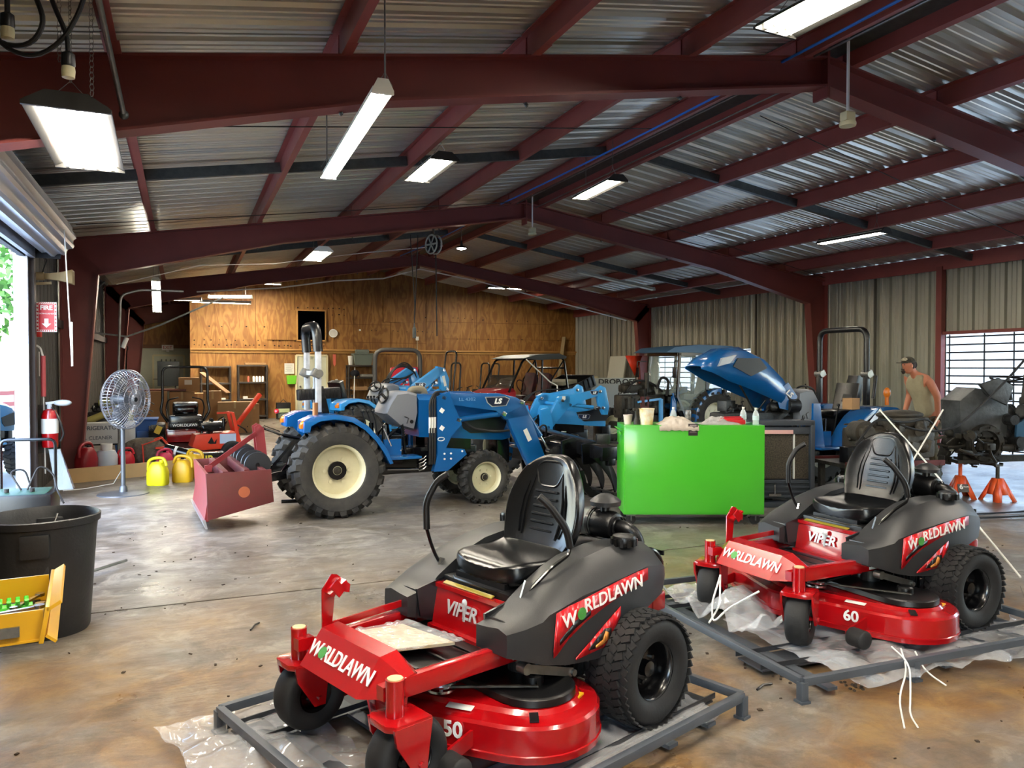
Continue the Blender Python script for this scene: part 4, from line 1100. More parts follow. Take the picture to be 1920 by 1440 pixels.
def chassis(t, blue, hood=True, arms=True, rimm=None, wb=1.72, fenders=True, wheels=True, nose=2.18, hoodz=(1.22, 1.30), dash=True):
    rimm = rimm or CREAM
    if wheels:
        for s in (-1, 1):
            wheel(t, 'rear_wheel', (-.05, s * .475, .5), .50, .30, .285, 'lug', rimm, -.02, s, tm=RUBD, bolts=6, hub=.05, hubm=DSTEEL)
            wheel(t, 'front_wheel', (wb, s * .41, .31), .31, .23, .185, 'lug', rimm, .0, s, tm=RUBD, bolts=6, hub=.04, hubm=DSTEEL)
    g = G(); g.box((.75, 0, .52), (2.0, .30, .30), bev=.02); g.box((.0, 0, .6), (.55, .5, .4), bev=.04); g.cyl((-.05, -.5, .5), (-.05, .5, .5), .1, n=16)
    g.box((wb, 0, .34), (.16, .72, .12), bev=.02); g.cyl((wb, -.36, .31), (wb, .36, .31), .075, n=14); g.box((wb, 0, .45), (.3, .2, .2)); g.box((2.1, 0, .58), (.18, .34, .32), bev=.02)
    for k in range(5): g.bar((.42, -.30 - k * .008, .40 + k * .045), (.98, -.30, .42 + k * .04), .02, .02)
    for s in (-1, 1):
        g.box((.7, s * .24, .5), (.5, .16, .2), bev=.03); g.box((1.35, s * .2, .78), (.55, .1, .3)); g.tube([(.95, s * .25, .55), (1.05, s * .3, .45), (1.2, s * .25, .5)], .02, 8)
        g.tube([(.6, s * .2, .8), (.75, s * .28, .95), (.8, s * .25, .6)], .022, 8); g.cyl((.55, s * .25, .72), (.55, s * .25, .95), .03, n=8)
    obj('chassis', g, GLOSSB, t)
    g = G()
    for k in range(4): g.tube([(.93, -.345, .42 + k * .04), (.99, -.35, .44 + k * .04), (1.02, -.35, .47 + k * .04)], .008, 6)
    for a, b in (((.55, -.36, .46), (.92, -.36, .44)), ((.62, -.3, .78), (.72, -.34, .66)), ((.8, -.28, .5), (.97, -.3, .48)), ((.52, -.33, .92), (.60, -.35, .72))): g.cyl(a, b, .010, n=6)
    obj('bright_fitting', g, CHROME, t)
    for s in (-1, 1): g = G(); g.box((.70, s * .43, .60), (.38, .26, .03), bev=.01); g.box((.62, s * .32, .695), (.2, .05, .2)); obj('step_plate', g, blue, t)
    if fenders:
        for s in (-1, 1):
            g = G(); n = 16
            arc = []
            A = [(-.43, .93), (-.42, 1.04), (-.30, 1.095), (-.1, 1.11), (.10, 1.075), (.25, .98), (.38, .84), (.47, .70), (.535, .56)]
            B = [(-.36, .93), (-.36, 1.0), (-.26, 1.05), (-.1, 1.065), (.08, 1.03), (.22, .94), (.34, .81), (.43, .68), (.50, .55)]
            g.prism(A + B[::-1], s * .30, s * .63, bev=.006)
            g.prism(A + [(.45, .55), (.2, .6), (-.2, .75), (-.36, .93)], s * .29, s * .305)
            obj('fender', g, blue, t)
            g = G(); g.ball((-.40, s * .53, 1.02), (.05, .04, .03), 12, 8); g.box((-.43, s * .53, .99), (.05, .09, .05), bev=.01); obj('lamp', g, AMBER, t)
    if not dash: return chassis_hood(t, blue, hood, nose, hoodz)
    # seat and console
    g = G(); g.box((.12, 0, 1.0), (.44, .42, .10), bev=.03); g.prism([(-.12, 1.02), (-.20, 1.36), (-.12, 1.40), (-.04, 1.04)], -.2, .2, bev=.02); g.box((.1, 0, .87), (.36, .36, .2)); obj('seat', g, SEATM, t)
    g = G()
    g.tube([(.62 + .02 * math.cos(a), .17 * math.sin(a), 1.28 + .17 * math.cos(a) * .5) for a in [k * PI / 10 for k in range(20)]], .013, 6, closed=True)
    g.cyl((.60, 0, 1.30), (.76, 0, 1.12), .018, n=8)
    for k in range(3): a = k * 2.09; g.cyl((.60, 0, 1.30), (.60 + .02 * math.cos(a), .19 * math.sin(a), 1.30 + .095 * math.cos(a)), .010, n=6)
    obj('steering_wheel', g, BLACKP, t)
    g = G(); secs = []
    for y, k in ((-.24, .88), (-.2, 1), (.2, 1), (.24, .88)):
        P = [(.56, 1.08), (.62, 1.20), (.70, 1.32), (.84, 1.335), (.96, 1.30), (.97, 1.08), (.92, .87), (.74, .93)]
        cx_, cz_ = .8, 1.1; secs.append([V((cx_ + (a - cx_) * k, y, cz_ + (b - cz_) * k)) for a, b in P])
    g.loft(secs); db = obj('dash_cowl', g, DASH, t, sharp=50)
    g = G()
    for s in (-1, 1): g.cyl((.88, s * .24, .98), (.88, s * .25, .98), .022, n=10); g.tube([(.80, s * .245, 1.04), (.84, s * .248, 1.02), (.82, s * .246, .96)], .006, 5)
    obj('dash_knob', g, BLACKP, db)
    for s, x in ((-1, .42), (-1, .36), (1, .4), (-1, .48)): g = G(); g.tube([(x, s * .26, .72), (x - .04, s * .28, 1.0), (x - .07, s * .28, 1.1)], .009, 6); g.ball((x - .07, s * .28, 1.12), .022, 8, 6); obj('gear_lever', g, BLACKP, t)
    chassis_hood(t, blue, hood, nose, hoodz)
def chassis_hood(t, blue, hood, nose, hoodz):
    if hood:
        g = G(); secs = []
        for x, w, zt, zb in ((.97, .25, hoodz[1], .80), (1.3, .255, hoodz[1] - .01, .78), (1.75, .25, hoodz[0] + .01, .74), (2.05, .235, hoodz[0] - .05, .72), (nose, .20, hoodz[0] - .16, .74), (nose + .03, .15, hoodz[0] - .26, .80)):
            secs.append([V((x, -w, zb)), V((x, -w * 1.02, (zt + zb) / 2)), V((x, -w * .95, zt - .07)), V((x, -w * .65, zt - .01)), V((x, 0, zt)), V((x, w * .65, zt - .01)), V((x, w * .95, zt - .07)), V((x, w * 1.02, (zt + zb) / 2)), V((x, w, zb))])
        g.loft(secs); hd = obj('hood', g, blue, t)
        for s in (-1, 1):
            g = G(); g.prism([(1.48, .98), (2.02, 1.04), (2.12, .98), (2.05, .82), (1.62, .82), (1.52, .88)], s * .245, s * .262); obj('side_grille', g, DBLU, hd)
            g = G(); g.prism([(nose - .14, hoodz[0] - .14), (nose + .01, hoodz[0] - .2), (nose, hoodz[0] - .26), (nose - .16, hoodz[0] - .2)], s * .20, s * .232); obj('headlight', g, GLASS if False else SILV, hd)
        g = G(); g.box((nose + .03, 0, .93), (.02, .26, .2)); obj('front_grille', g, DBLU, hd)
def rops(t, x, hw, z0, zm, z1, low, upm, lean=0, r=.028, mid=None):
    for s in (-1, 1): g = G(); g.box((x, s * hw, (z0 + zm) / 2), (.06, .07, zm - z0), bev=.01); obj('roll_bar_post', g, low, t)
    g = G(); g.tube(rounded([V(p) for p in ((x, -hw, zm - .02), (x - lean, -hw, z1), (x - lean, hw, z1), (x, hw, zm - .02))], .14), r * 1.15, 10); obj('roll_bar', g, upm, t)
    for s in (-1, 1):
        g = G(); g.cyl((x, s * (hw + .06), mid or zm), (x, s * (hw - .06), mid or zm), .045, n=12); g.box((x - .02, s * hw, mid or zm), (.10, .10, .09), (0, 30, 0), bev=.01); obj('hinge_bracket', g, STEEL, t)

t1 = thing('compact_tractor', 'blue tractor with front loader and cream wheel rims in the middle of the shed', 'tractor', (1.52, 8.8, 0), 4)
chassis(t1, BLUE)
LP = dict(post=[(1.10, 1.27), (1.24, 1.33), (1.30, 1.17), (1.37, 1.03), (1.40, .95), (1.27, .82), (1.20, .68), (1.43, .66), (1.46, .60), (1.22, .42), (1.05, .42), (1.10, .62)],
          upper=[(1.16, 1.315), (1.9, 1.30), (2.12, 1.25), (2.24, 1.18), (2.30, 1.02), (1.98, .98), (1.86, 1.10), (1.30, 1.175), (1.16, 1.20)],
          lower=[(1.98, 1.06), (2.24, 1.17), (2.34, .95), (2.52, .52), (2.50, .38), (2.40, .36), (2.30, .40), (2.08, .84)],
          rams=[((1.36, 1.00), (1.95, 1.055), .93), ((2.20, 1.19), (2.60, .58), .68)], pins=[(1.18, 1.26), (1.36, 1.00), (1.95, 1.055), (2.19, 1.19), (2.46, .46)], sticker=(2.24, .86, 2.31, .72), badge=(1.87, 1.205, .30, .115), cross=(2.33, .62))
loader(t1, BLUE, LP, .43, (-1, 1))
g = G()
for k in range(3): g.tube(rounded([V(p) for p in ((1.02 + k * .03, -.46, .50), (1.02 + k * .03, -.47, .9), (1.02 + k * .03, -.46, 1.22), (1.10, -.43, 1.33 - k * .02), (1.3, -.30, 1.32))], .12), .014, 8)
g.tube(rounded([V(p) for p in ((1.5, -.30, 1.0), (1.6, -.34, .88), (1.9, -.36, .83), (2.1, -.38, .85))], .1), .014, 8)
g.tube(rounded([V(p) for p in ((2.2, -.3, .8), (2.35, -.2, .6), (2.5, -.1, .62), (2.7, 0, .5))], .1), .014, 8)
hs = obj('hydraulic_hose', g, RUB, t1)
g = G()
for k in range(3): g.cyl((1.02 + k * .03, -.466, .86), (1.02 + k * .03, -.468, 1.04), .0155, n=8)
obj('hose_sleeve', g, PAPER, hs)
g = G(); g.tube(rounded([V(p) for p in ((.98, .1, 1.26), (1.0, .1, 1.34), (1.15, .1, 1.34), (1.18, .1, 1.1))], .05), .05, 10); obj('fuel_neck', g, mat('tan_cover', '#6e6654', .6), t1)
g = G()
for px_, pz in ((1.18, .62), (1.26, .62), (1.18, .56), (1.26, .56), (1.40, .64)): g.cyl((px_, -.515, pz), (px_, -.50, pz), .012, n=6)
for a, b in (((1.13, -.507, 1.13), (1.17, -.507, 1.10)), ((1.13, -.507, .93), (1.17, -.507, .90))): g.bar(a, b, .004, .05)
g.tube([(1.14 + .04 * math.cos(q), -.508, .79 + .02 * math.sin(q)) for q in [k * PI / 6 for k in range(12)]], .005, 5, closed=True)
obj('post_fitting', g, LETW, t1)
letters('lettering', 'LL 4302', mat('pale_blue_letters', '#5f93c4', .4), t1, (1.48, -.478, 1.235), (1, 0, 0), (0, 0, 1), .055, wide=1.2)
rops(t1, -.20, .28, 1.12, 1.80, 2.06, WRAP, SATB, .02, r=.046, mid=1.54)
g = G(); g.box((-.20, 0, 1.545), (.035, .5, .05)); g.box((-.19, -.1, 1.35), (.04, .05, .4)); obj('roll_bar_brace', g, WRAP, t1)
g = G(); g.box((-.16, -.12, 1.315), (.46, .14, .12), (0, -3, 0), bev=.012)
for k in range(11): g.box((-.36 + k * .04, -.195, 1.315), (.012, .01, .10), (0, -3, 0))
obj('tool_box', g, BLACKP, t1)
g = G(); g.cyl((-.26, -.40, 1.09), (-.26, -.40, 1.23), .03, n=14); obj('manual_tube', g, mat('copper_tube', '#8a5a34', .4, .4), t1)
g = G(); g.ball((-.5, .5, 1.1), (.03, .05, .03), 10, 6); obj('tail_lamp', g, mat('red_lens', '#c8202a', .2, coat=.5), t1)
# three-point hitch at the back of t1
g = G()
for s in (-1, 1): g.bar((-.30, s * .22, .50), (-.72, s * .30, .44), .03, .09, bev=.004); g.bar((-.30, s * .18, .85), (-.58, s * .27, .50), .02, .03)
g.cyl((-.35, 0, .82), (-.52, 0, .86), .022, n=8); g.cyl((-.50, 0, .855), (-.80, 0, .97), .014, n=8); g.tube([(-.55, .03, .90), (-.72, .03, .97), (-.74, -.03, .95), (-.56, -.03, .86)], .006, 5); g.tube([(-.6, -.3, .18), (-.36, -.3, .17)], .02, 8); g.bar((-.38, -.1, .3), (-.30, -.1, .5), .05)
obj('hitch_arm', g, GLOSSB, t1)

# red box blade behind it
FRED = mat('faded_red_paint', '#581317', .6, var=.8, vs=4, col2='#48241c', bump=.1, bs=30)
PRED = mat('pink_faded_red', '#7c242a', .5, var=.5, vs=5, col2='#5e2222')
bb = thing('box_blade', 'faded red box blade implement hitched behind the blue loader tractor', 'implement', (1.52, 8.8, 0), 4)
for s, nm in ((-1, ''), (1, '')):
    g = G(); g.prism([(-1.38, .57), (-.77, .58), (-.745, .25), (-1.37, .115)], s * .68 - .012, s * .68 + .012, bev=.002); sp = obj('side_plate', g, FRED, bb)
    if s < 0:
        g = G(); g.lathe([(.001, .002), (.055, .002), (.055, 0)], 20, o=(-1.03, -.692, .37), ax=(V((1, 0, 0)), V((0, 0, 1)), V((0, -1, 0)))); obj('maker_mark', g, mat('rusty_mark', '#8f4a2a', .7), sp)
g = G(); g.prism([(-1.385, .57), (-1.36, .57), (-1.33, .30), (-1.36, .10), (-1.40, .10), (-1.37, .30)], -.67, .67); obj('rear_blade', g, PRED, bb)
g = G(); g.prism([(-1.42, .12), (-1.39, .12), (-1.37, .03), (-1.39, .03)], -.68, .68); obj('cutting_edge', g, mat('worn_steel_edge', '#c2c6cc', .3, .8), bb)
g = G()
for x, z in ((-1.20, .53), (-1.0, .54), (-.84, .53)): g.box((x, 0, z), (.05, 1.34, .10))
obj('cross_bar', g, FRED, bb)
g = G()
for y in (-.08, .08): g.prism([(-.80, .56), (-.70, .56), (-.74, .95), (-.79, 1.0), (-.84, .97), (-.83, .9)], y - .01, y + .01)
g.box((-.78, 0, .95), (.05, .17, .03)); g.cyl((-.79, -.12, .95), (-.79, .12, .95), .02, n=8)
obj('mast', g, PRED, bb)
for s in (-1,): g = G(); g.bar((-.82, s * .09, .90), (-1.32, s * .26, .58), .012, .05); g.box((-1.32, s * .26, .57), (.07, .04, .07)); obj('brace', g, PRED, bb)
for y in (-.42, -.18, .18, .42, .6):
    g = G(); g.lathe([(.13, -.01), (.135, 0), (.13, .01), (.02, .014), (.001, .014)], 28, o=(-.86, y, .60), ax='y'); g.lathe([(.13, -.01), (.02, -.014)], 28, o=(-.86, y, .60), ax='y'); obj('ripper_disc', g, mat('dark_disc', '#3c3e42', .4, .7), bb)

# black root grapple on the loader
gp = thing('root_grapple', 'black root grapple with curved tines on the loader of the blue tractor', 'grapple', (1.52, 8.8, 0), 4)
g = G(); g.box((2.66, 0, .52), (.05, 1.3, .28)); g.cyl((2.70, -.72, .66), (2.70, .72, .66), .045, n=12)
for y in (-.7, -.25, .25, .7): g.prism([(2.62, .72), (2.78, .76), (3.0, .70), (2.98, .60), (2.70, .45), (2.62, .38)], y - .02, y + .02, bev=.003)
obj('grapple_frame', g, GLOSSB, gp)
g = G(); g.prism([(2.72, .70), (3.02, .74), (3.1, .60), (3.0, .47), (2.74, .46)], -1.0, -.98); g.bar((2.95, -1.25, .60), (2.88, .78, .745), .22, .16, bev=.01); g.bar((2.98, -1.25, .50), (2.92, .2, .60), .1, .08, bev=.01); cl = obj('clamp_beam', g, GLOSSB, gp)
for y in (-1.2, -.93, -.66, -.39, -.1):
    g = G(); n = 9; A = []; B = []
    for k in range(n):
        q = k / (n - 1); a = 2.1 * q
        A.append((2.92 + .16 * math.sin(a), .56 - .42 * q + .0)); B.append((2.92 + .16 * math.sin(a) - .17 * (1 - q) ** .8 - .01, .56 - .42 * q))
    g.prism(A + B[::-1], y - .016, y + .016, bev=.002); obj('clamp_tine', g, GLOSSB, gp)
for y in (-1.05, -.8, -.55, -.25, .1, .4):
    g = G(); g.prism([(2.64, .40), (2.68, .2), (2.8, .08), (3.05, .04), (3.34, .10), (3.06, .10), (2.84, .15), (2.74, .26), (2.71, .40)], y - .018, y + .018, bev=.002); obj('lower_tine', g, GLOSSB, gp)
g = G(); g.box((2.98, -.35, .075), (.06, 1.6, .05)); g.box((3.15, -.35, .09), (.04, 1.6, .04)); obj('tine_bar', g, DSTEEL, gp)
g = G()
for a, b in (((2.9, -.25, .79), (2.98, -.2, .78)), ((2.9, -.5, .70), (2.94, -.62, .69)), ((2.92, -.8, .68), (2.94, -.92, .67)), ((2.75, .3, .62), (2.78, .05, .60))): g.bar(a, b, .02, .012)
obj('white_mark', g, LETW, cl)
g = G(); g.tube(rounded([V(p) for p in ((2.5, -.3, .78), (2.62, -.2, .88), (2.76, -.1, .86), (2.8, 0, .70))], .08), .013, 8); g.tube(rounded([V(p) for p in ((2.5, -.2, .7), (2.66, -.05, .82), (2.8, .1, .78), (2.8, .1, .62))], .08), .013, 8); obj('grapple_hose', g, RUB, gp)
g1, g2 = G(), G(); cylinder(g1, g2, (2.66, -.05, .42), (2.93, -.05, .64), .03, .6); rm = obj('hydraulic_ram', g1, GLOSSB, gp); obj('ram_rod', g2, CHROME, rm)

# second loader tractor, behind the first, loader lifted
t2 = thing('compact_tractor', 'blue tractor with raised loader arms standing behind the first tractor', 'tractor', (2.45, 12.9, 0), 20)
chassis(t2, BLUE2)
LP2 = dict(post=[(.95, 1.28), (1.12, 1.30), (1.2, 1.1), (1.28, .7), (1.2, .45), (1.0, .45), (1.0, .8)],
           upper=[(.98, 1.20), (1.10, 1.32), (1.62, 1.62), (1.72, 1.60), (1.72, 1.50), (1.2, 1.16), (1.06, 1.08)],
           lower=[(1.60, 1.63), (1.76, 1.60), (1.86, 1.40), (1.84, 1.16), (1.76, 1.10), (1.70, 1.2), (1.66, 1.4)],
           rams=[((1.15, .95), (1.55, 1.33), .8), ((1.30, 1.10), (1.80, 1.24), .7)], pins=[(1.04, 1.2), (1.55, 1.34), (1.72, 1.56), (1.80, 1.22)], sticker=(1.72, 1.46, 1.77, 1.28), badge=(1.22, 1.30, .22, .1), cross=(1.78, 1.3))
loader(t2, BLUE2, LP2, .44, (-1, 1))
g = G()
for k in range(4): g.tube(rounded([V(p) for p in ((1.05, .42 - k * .04, 1.2), (1.15, .40 - k * .05, 1.50 + k * .03), (1.5, .36, 1.76 - k * .04), (1.78, .4, 1.5), (1.80, .42, 1.2))], .2), .012, 6)
for k in range(3): g.tube(rounded([V(p) for p in ((.8, .2, 1.2), (1.0, .3 - k * .1, 1.42 - k * .06), (1.5, .32 - k * .1, 1.40 + k * .05), (1.7, .4, 1.5))], .2), .012, 6)
obj('hydraulic_hose', g, RUB, t2)

# third loader tractor, light blue, further right
t3 = thing('compact_tractor', 'light blue loader tractor with low arms, between the grapple and the green tool cabinet', 'tractor', (4.35, 11.05, 0), -2)
chassis(t3, BLUE2, nose=1.75, wb=1.3, hoodz=(1.02, 1.10), dash=False)
LP3 = dict(post=[(.72, 1.05), (.86, 1.08), (.92, .8), (.9, .5), (.7, .5)],
           upper=[(1.02, 1.24), (1.16, 1.30), (1.30, 1.28), (1.75, 1.37), (1.86, 1.38), (1.86, 1.28), (1.5, 1.20), (1.26, 1.08), (1.08, 1.04)],
           lower=[(.80, .78), (.92, .74), (1.24, 1.10), (1.26, 1.26), (1.14, 1.29), (1.0, 1.18)],
           rams=[((.86, .72), (1.06, 1.16), .8), ((1.25, 1.12), (1.80, 1.06), .8)], pins=[(.84, .76), (1.1, 1.2), (1.80, 1.34), (1.86, 1.06)], sticker=(1.1, 1.24, 1.16, 1.24), badge=(1.70, 1.32, .15, .07), cross=(1.2, 1.12))
loader(t3, BLUE2, LP3, .44, (-1, 1))
for s in (-1, 1): g = G(); g.prism([(1.74, 1.36), (1.84, 1.44), (1.92, 1.40), (1.99, 1.08), (1.96, .94), (1.88, .94), (1.80, 1.1)], s * .44 - .05, s * .44 + .05, bev=.01); obj('arm_end_plate', g, BLUE2, t3)
badge(t3, (1.62, -.262, .90), .22, .09, -1, BLUE2)
g = G()
for k in range(3): g.tube(rounded([V(p) for p in ((.6, .44, .8), (.7 + k * .05, .4, 1.16), (1.0, .42, 1.34), (1.5, .44, 1.36))], .15), .011, 6)
obj('hydraulic_hose', g, RUB, t3)

t3.scale = (.92, .92, .92)
# ---------------------------------------------------------------- right side: cab tractor, open-hood tractor, engines, cart
CABR = mat('cab_roof_paint', '#4c7396', .4, var=.3, vs=3, col2='#3a5f80')
t4 = thing('cab_tractor', 'blue tractor with glass cab and its engine laid bare, by the far right wall', 'tractor', (10.4, 14.2, 0), 180)
for s in (-1, 1):
    wheel(t4, 'rear_wheel', (-.1, s * .62, .56), .56, .34, .3, 'lug', CREAM, 0, s, tm=RUBD, hub=.05, hubm=DSTEEL)
    wheel(t4, 'front_wheel', (1.75, s * .52, .36), .36, .24, .2, 'lug', CREAM, 0, s, tm=RUBD, hub=.04, hubm=DSTEEL)
    g = G(); A = [(.46, .46), (.42, .72), (.26, .96), (.02, 1.12), (-.22, 1.17)]; B = [(-.22, 1.05), (0, 1.01), (.18, .88), (.30, .70), (.34, .46)]
    g.prism(A + B, s * .44, s * .78, bev=.006); obj('fender', g, BLUE, t4)
g = G(); P = []
for y, k in ((-.66, .94), (-.5, 1), (.5, 1), (.66, .94)):
    P.append([V((x * k, y, z)) for x, z in ((1.18, 1.93), (.95, 2.04), (.3, 2.10), (-.6, 2.08), (-.98, 2.0), (-.95, 1.93), (-.3, 1.90), (.5, 1.93))])
g.loft(P); obj('cab_roof', g, CABR, t4)
for nm, a, b, w in (('front', (.78, .98), (.72, 1.92), .05), ('middle', (.05, .60), (.0, 1.92), .05), ('rear', (-.46, 1.0), (-.50, 1.92), .06)):
    for s in (-1, 1):
        g = G(); g.bar((a[0], s * .58, a[1]), (b[0], s * .58, b[1]), w, w, up=(1, 0, 0)); obj('cab_pillar', g, GLOSSB, t4)
g = G(); 
for s in (-1, 1): g.bar((.75, s * .58, 1.9), (-.5, s * .58, 1.9), .05, .07); g.bar((.78, s * .58, 1.0), (.5, s * .58, .42), .04, .05); g.bar((.5, s * .58, .42), (.2, s * .58, .42), .04)
g.bar((.75, -.58, 1.9), (.75, .58, 1.9), .05, .07); g.bar((.80, -.58, 1.0), (.80, .58, 1.0), .05, .05); g.bar((-.5, -.58, 1.1), (-.5, .58, 1.1), .05)
g.box((.2, 0, .62), (1.1, .9, .2)); obj('cab_frame', g, GLOSSB, t4)
CABG = mat('tinted_cab_glass', '#dff0ea', .03, alpha=.22, coat=1)
for nm, P in (('windshield', [(.79, -.55, 1.02), (.79, .55, 1.02), (.74, .55, 1.88), (.74, -.55, 1.88)]), ('door_glass', [(.74, .6, .7), (.10, .6, .62), (.03, .6, 1.88), (.72, .6, 1.88)]), ('door_glass', [(.74, -.6, .7), (.10, -.6, .62), (.03, -.6, 1.88), (.72, -.6, 1.88)]), ('quarter_glass', [(.0, .6, 1.12), (-.44, .6, 1.12), (-.48, .6, 1.88), (-.02, .6, 1.88)]), ('quarter_glass', [(.0, -.6, 1.12), (-.44, -.6, 1.12), (-.48, -.6, 1.88), (-.02, -.6, 1.88)]), ('rear_glass', [(-.5, -.55, 1.14), (-.5, .55, 1.14), (-.53, .55, 1.88), (-.53, -.55, 1.88)])):
    g = G(); g.face(P); solid(obj(nm, g, CABG, t4), .006)
g = G(); g.box((-.15, 0, .95), (.42, .42, .12), bev=.04); g.prism([(-.3, 1.0), (-.42, 1.42), (-.33, 1.48), (-.2, 1.02)], -.2, .2, bev=.03); obj('seat', g, mat('grey_cloth', '#7a7370', .9), t4)
g = G(); g.tube([(.42 + .05 * math.cos(a), .19 * math.sin(a), 1.25 + .17 * math.cos(a)) for a in [k * PI / 9 for k in range(18)]], .014, 6, closed=True); g.cyl((.42, 0, 1.25), (.62, 0, 1.0), .025); g.box((.66, 0, .98), (.2, .4, .3), bev=.05); obj('steering_wheel', g, BLACKP, t4)
for s in (-1, 1): g = G(); g.tube(rounded([V(p) for p in ((.78, s * .6, 1.75), (.95, s * .72, 1.75), (.95, s * .72, 1.5))], .04), .012, 6); g.box((.95, s * .72, 1.5), (.03, .12, .22), bev=.01); obj('side_mirror', g, BLACKP, t4)
def junk(seed, c, d, n=18, tubes=8):
    """greasy machinery: housings, flanges, bolts and hoses inside the box c +- d"""
    rr = random.Random(seed); g = G(); c = V(c); d = V(d)
    def p(k=.8): return c + V((rr.uniform(-k, k) * d.x, rr.uniform(-k, k) * d.y, rr.uniform(-k, k) * d.z))
    m = min(d)
    for i in range(n):
        q = p(); k = rr.random()
        if k < .35: g.box(q, (rr.uniform(.2, .8) * m, rr.uniform(.2, .8) * m, rr.uniform(.2, .8) * m), (rr.choice((0, 15, 90)), rr.choice((0, 10)), rr.uniform(0, 40)), bev=.01)
        elif k < .8:
            e = V(rr.choice(((1, 0, 0), (0, 1, 0), (0, 0, 1), (.7, .7, 0)))); r = rr.uniform(.12, .36) * m; l = rr.uniform(.2, .5) * m
            g.cyl(q - e * l, q + e * l, r, n=14); g.cyl(q + e * l * .8, q + e * l * .95, r * 1.2, n=14); g.cyl(q + e * l, q + e * l * 1.25, r * .4, n=8)
        else: g.ball(q, (rr.uniform(.2, .4) * m, rr.uniform(.2, .4) * m, rr.uniform(.2, .4) * m), 12, 8)
    for i in range(tubes):
        a, b = p(1), p(1); g.tube(rounded([a, a.lerp(b, .3) + V((0, rr.uniform(-.3, .3) * d.y, rr.uniform(-.2, .5) * d.z)), a.lerp(b, .7) + V((0, rr.uniform(-.3, .3) * d.y, rr.uniform(-.3, .3) * d.z)), b], .08), rr.uniform(.008, .018), 6)
    return g
g = junk(4, (1.35, 0, .95), (.55, .3, .38), 30, 12); g.box((1.35, 0, .78), (1.1, .34, .5), bev=.05); g.cyl((1.3, .2, 1.1), (1.3, .2, 1.5), .05, n=14); g.box((1.55, 0, 1.16), (.5, .3, .16), bev=.04); obj('bare_engine', g, DSTEEL, t4)
g = G(); g.box((.5, 0, .5), (2.6, .34, .26), bev=.02); g.cyl((1.75, -.5, .36), (1.75, .5, .36), .08, n=12); obj('chassis', g, DSTEEL, t4)
g = G(); g.bar((.86, .5, .3), (.80, .5, 1.0), .06, .12); g.box((.83, .53, .97), (.03, .03, .2), (0, 15, 0)); obj('step_post', g, BLUE, t4)
g = G(); g.tube(rounded([V(p) for p in ((1.1, .3, 1.15), (1.0, .3, 1.42), (.8, .3, 1.35), (.85, .3, 1.0))], .15), .03, 8); g.tube(rounded([V(p) for p in ((1.8, .2, 1.1), (1.6, .2, 1.35), (1.2, .2, 1.3), (.9, .2, 1.1))], .2), .025, 8); obj('coolant_hose', g, RUB, t4)
g = G(); g.prism([(1.05, 1.93), (1.4, 1.55), (1.0, 1.55)], .0, .01) if False else g.face([(1.25, -.75, 1.88), (.80, -.75, 1.88), (1.0, -.75, 1.42)]); solid(obj('slow_vehicle_triangle', g, ORANGE, t4), .006)

# open-hood tractor, in front of the man
t5 = thing('open_hood_tractor', 'blue tractor with its hood tipped up and black roll bar, behind the radiator frame', 'tractor', (8.1, 7.75, 0), 180)
chassis(t5, BLUE, hood=False, rimm=mat('dusty_rim', '#8b8672', .6))
rops(t5, -.02, .40, 1.12, 1.5, 2.11, SATB, SATB, .0, r=.034, mid=1.52)
g = G(); secs = []
# raised hood: hinge low at the cowl (x 1.0), nose high and forward
for k, (x, zt, th, w) in enumerate(((1.00, 1.26, .16, .24), (1.2, 1.50, .36, .26), (1.5, 1.75, .50, .27), (1.8, 1.86, .50, .27), (2.05, 1.84, .40, .25), (2.26, 1.74, .20, .22), (2.40, 1.63, .04, .16))):
    nx, nz = .45, -.9
    secs.append([V((x + nx * th * .0, s_ * w * q1, zt - q2 * th)) for s_, q1, q2 in ((-1, 1, 1), (-1, 1.02, .45), (-1, .85, .1), (-1, .4, 0), (1, .4, 0), (1, .85, .1), (1, 1.02, .45), (1, 1, 1))])
g.loft(secs, cap=False, closed=False); hd = solid(obj('raised_hood', g, BLUE, t5), .012, -1)
for s in (-1, 1):
    g = G(); g.prism([(1.50, 1.60), (1.62, 1.72), (1.95, 1.72), (2.02, 1.62), (1.75, 1.50)], s * .272, s * .284); obj('hood_vent', g, DBLU, hd)
    g = G(); g.prism([(1.0, 1.24), (1.15, 1.42), (1.35, 1.30), (1.28, 1.10), (1.1, 1.06)], s * .25, s * .262); obj('hood_side', g, BLUE, hd)
letters('lettering', 'LS', LETW, hd, (1.14, .268, 1.28), (-.8, 0, -.6), (-.6, 0, .8), .10, wide=1.1, shear=.2, bold=.003)
g = G(); g.prism([(1.95, 1.76), (2.16, 1.72), (2.22, 1.62), (2.05, 1.66)], .15, .262); obj('headlight', g, SILV, hd)
g = junk(9, (1.5, 0, .95), (.6, .26, .28), 26, 8); g.box((1.5, 0, .85), (1.1, .3, .4), bev=.04); g.cyl((1.5, .1, 1.0), (1.85, .1, 1.5), .012, n=6); obj('bare_engine', g, ENG, t5)
for s in (-1, 1): g = G(); g.prism([(.74, .60), (.94, .60), (.93, 1.16), (.82, 1.16)], s * .43, s * .46); obj('loader_bracket', g, BLUE, t5)
g = G(); g.ball((-.27, .5, 1.28), (.045, .045, .07), 14, 10); g.cyl((-.27, .5, 1.12), (-.27, .5, 1.24), .025); obj('beacon', g, AMBER, t5)
g = G(); g.prism([(-.05, 1.15), (-.18, 1.5), (-.30, 1.5), (-.24, 1.15)], -.05, .12, bev=.01); g.tube([(-.3, .3, 1.5), (-.25, .3, 1.2)], .02); obj('canister_rack', g, BLACKP, t5)
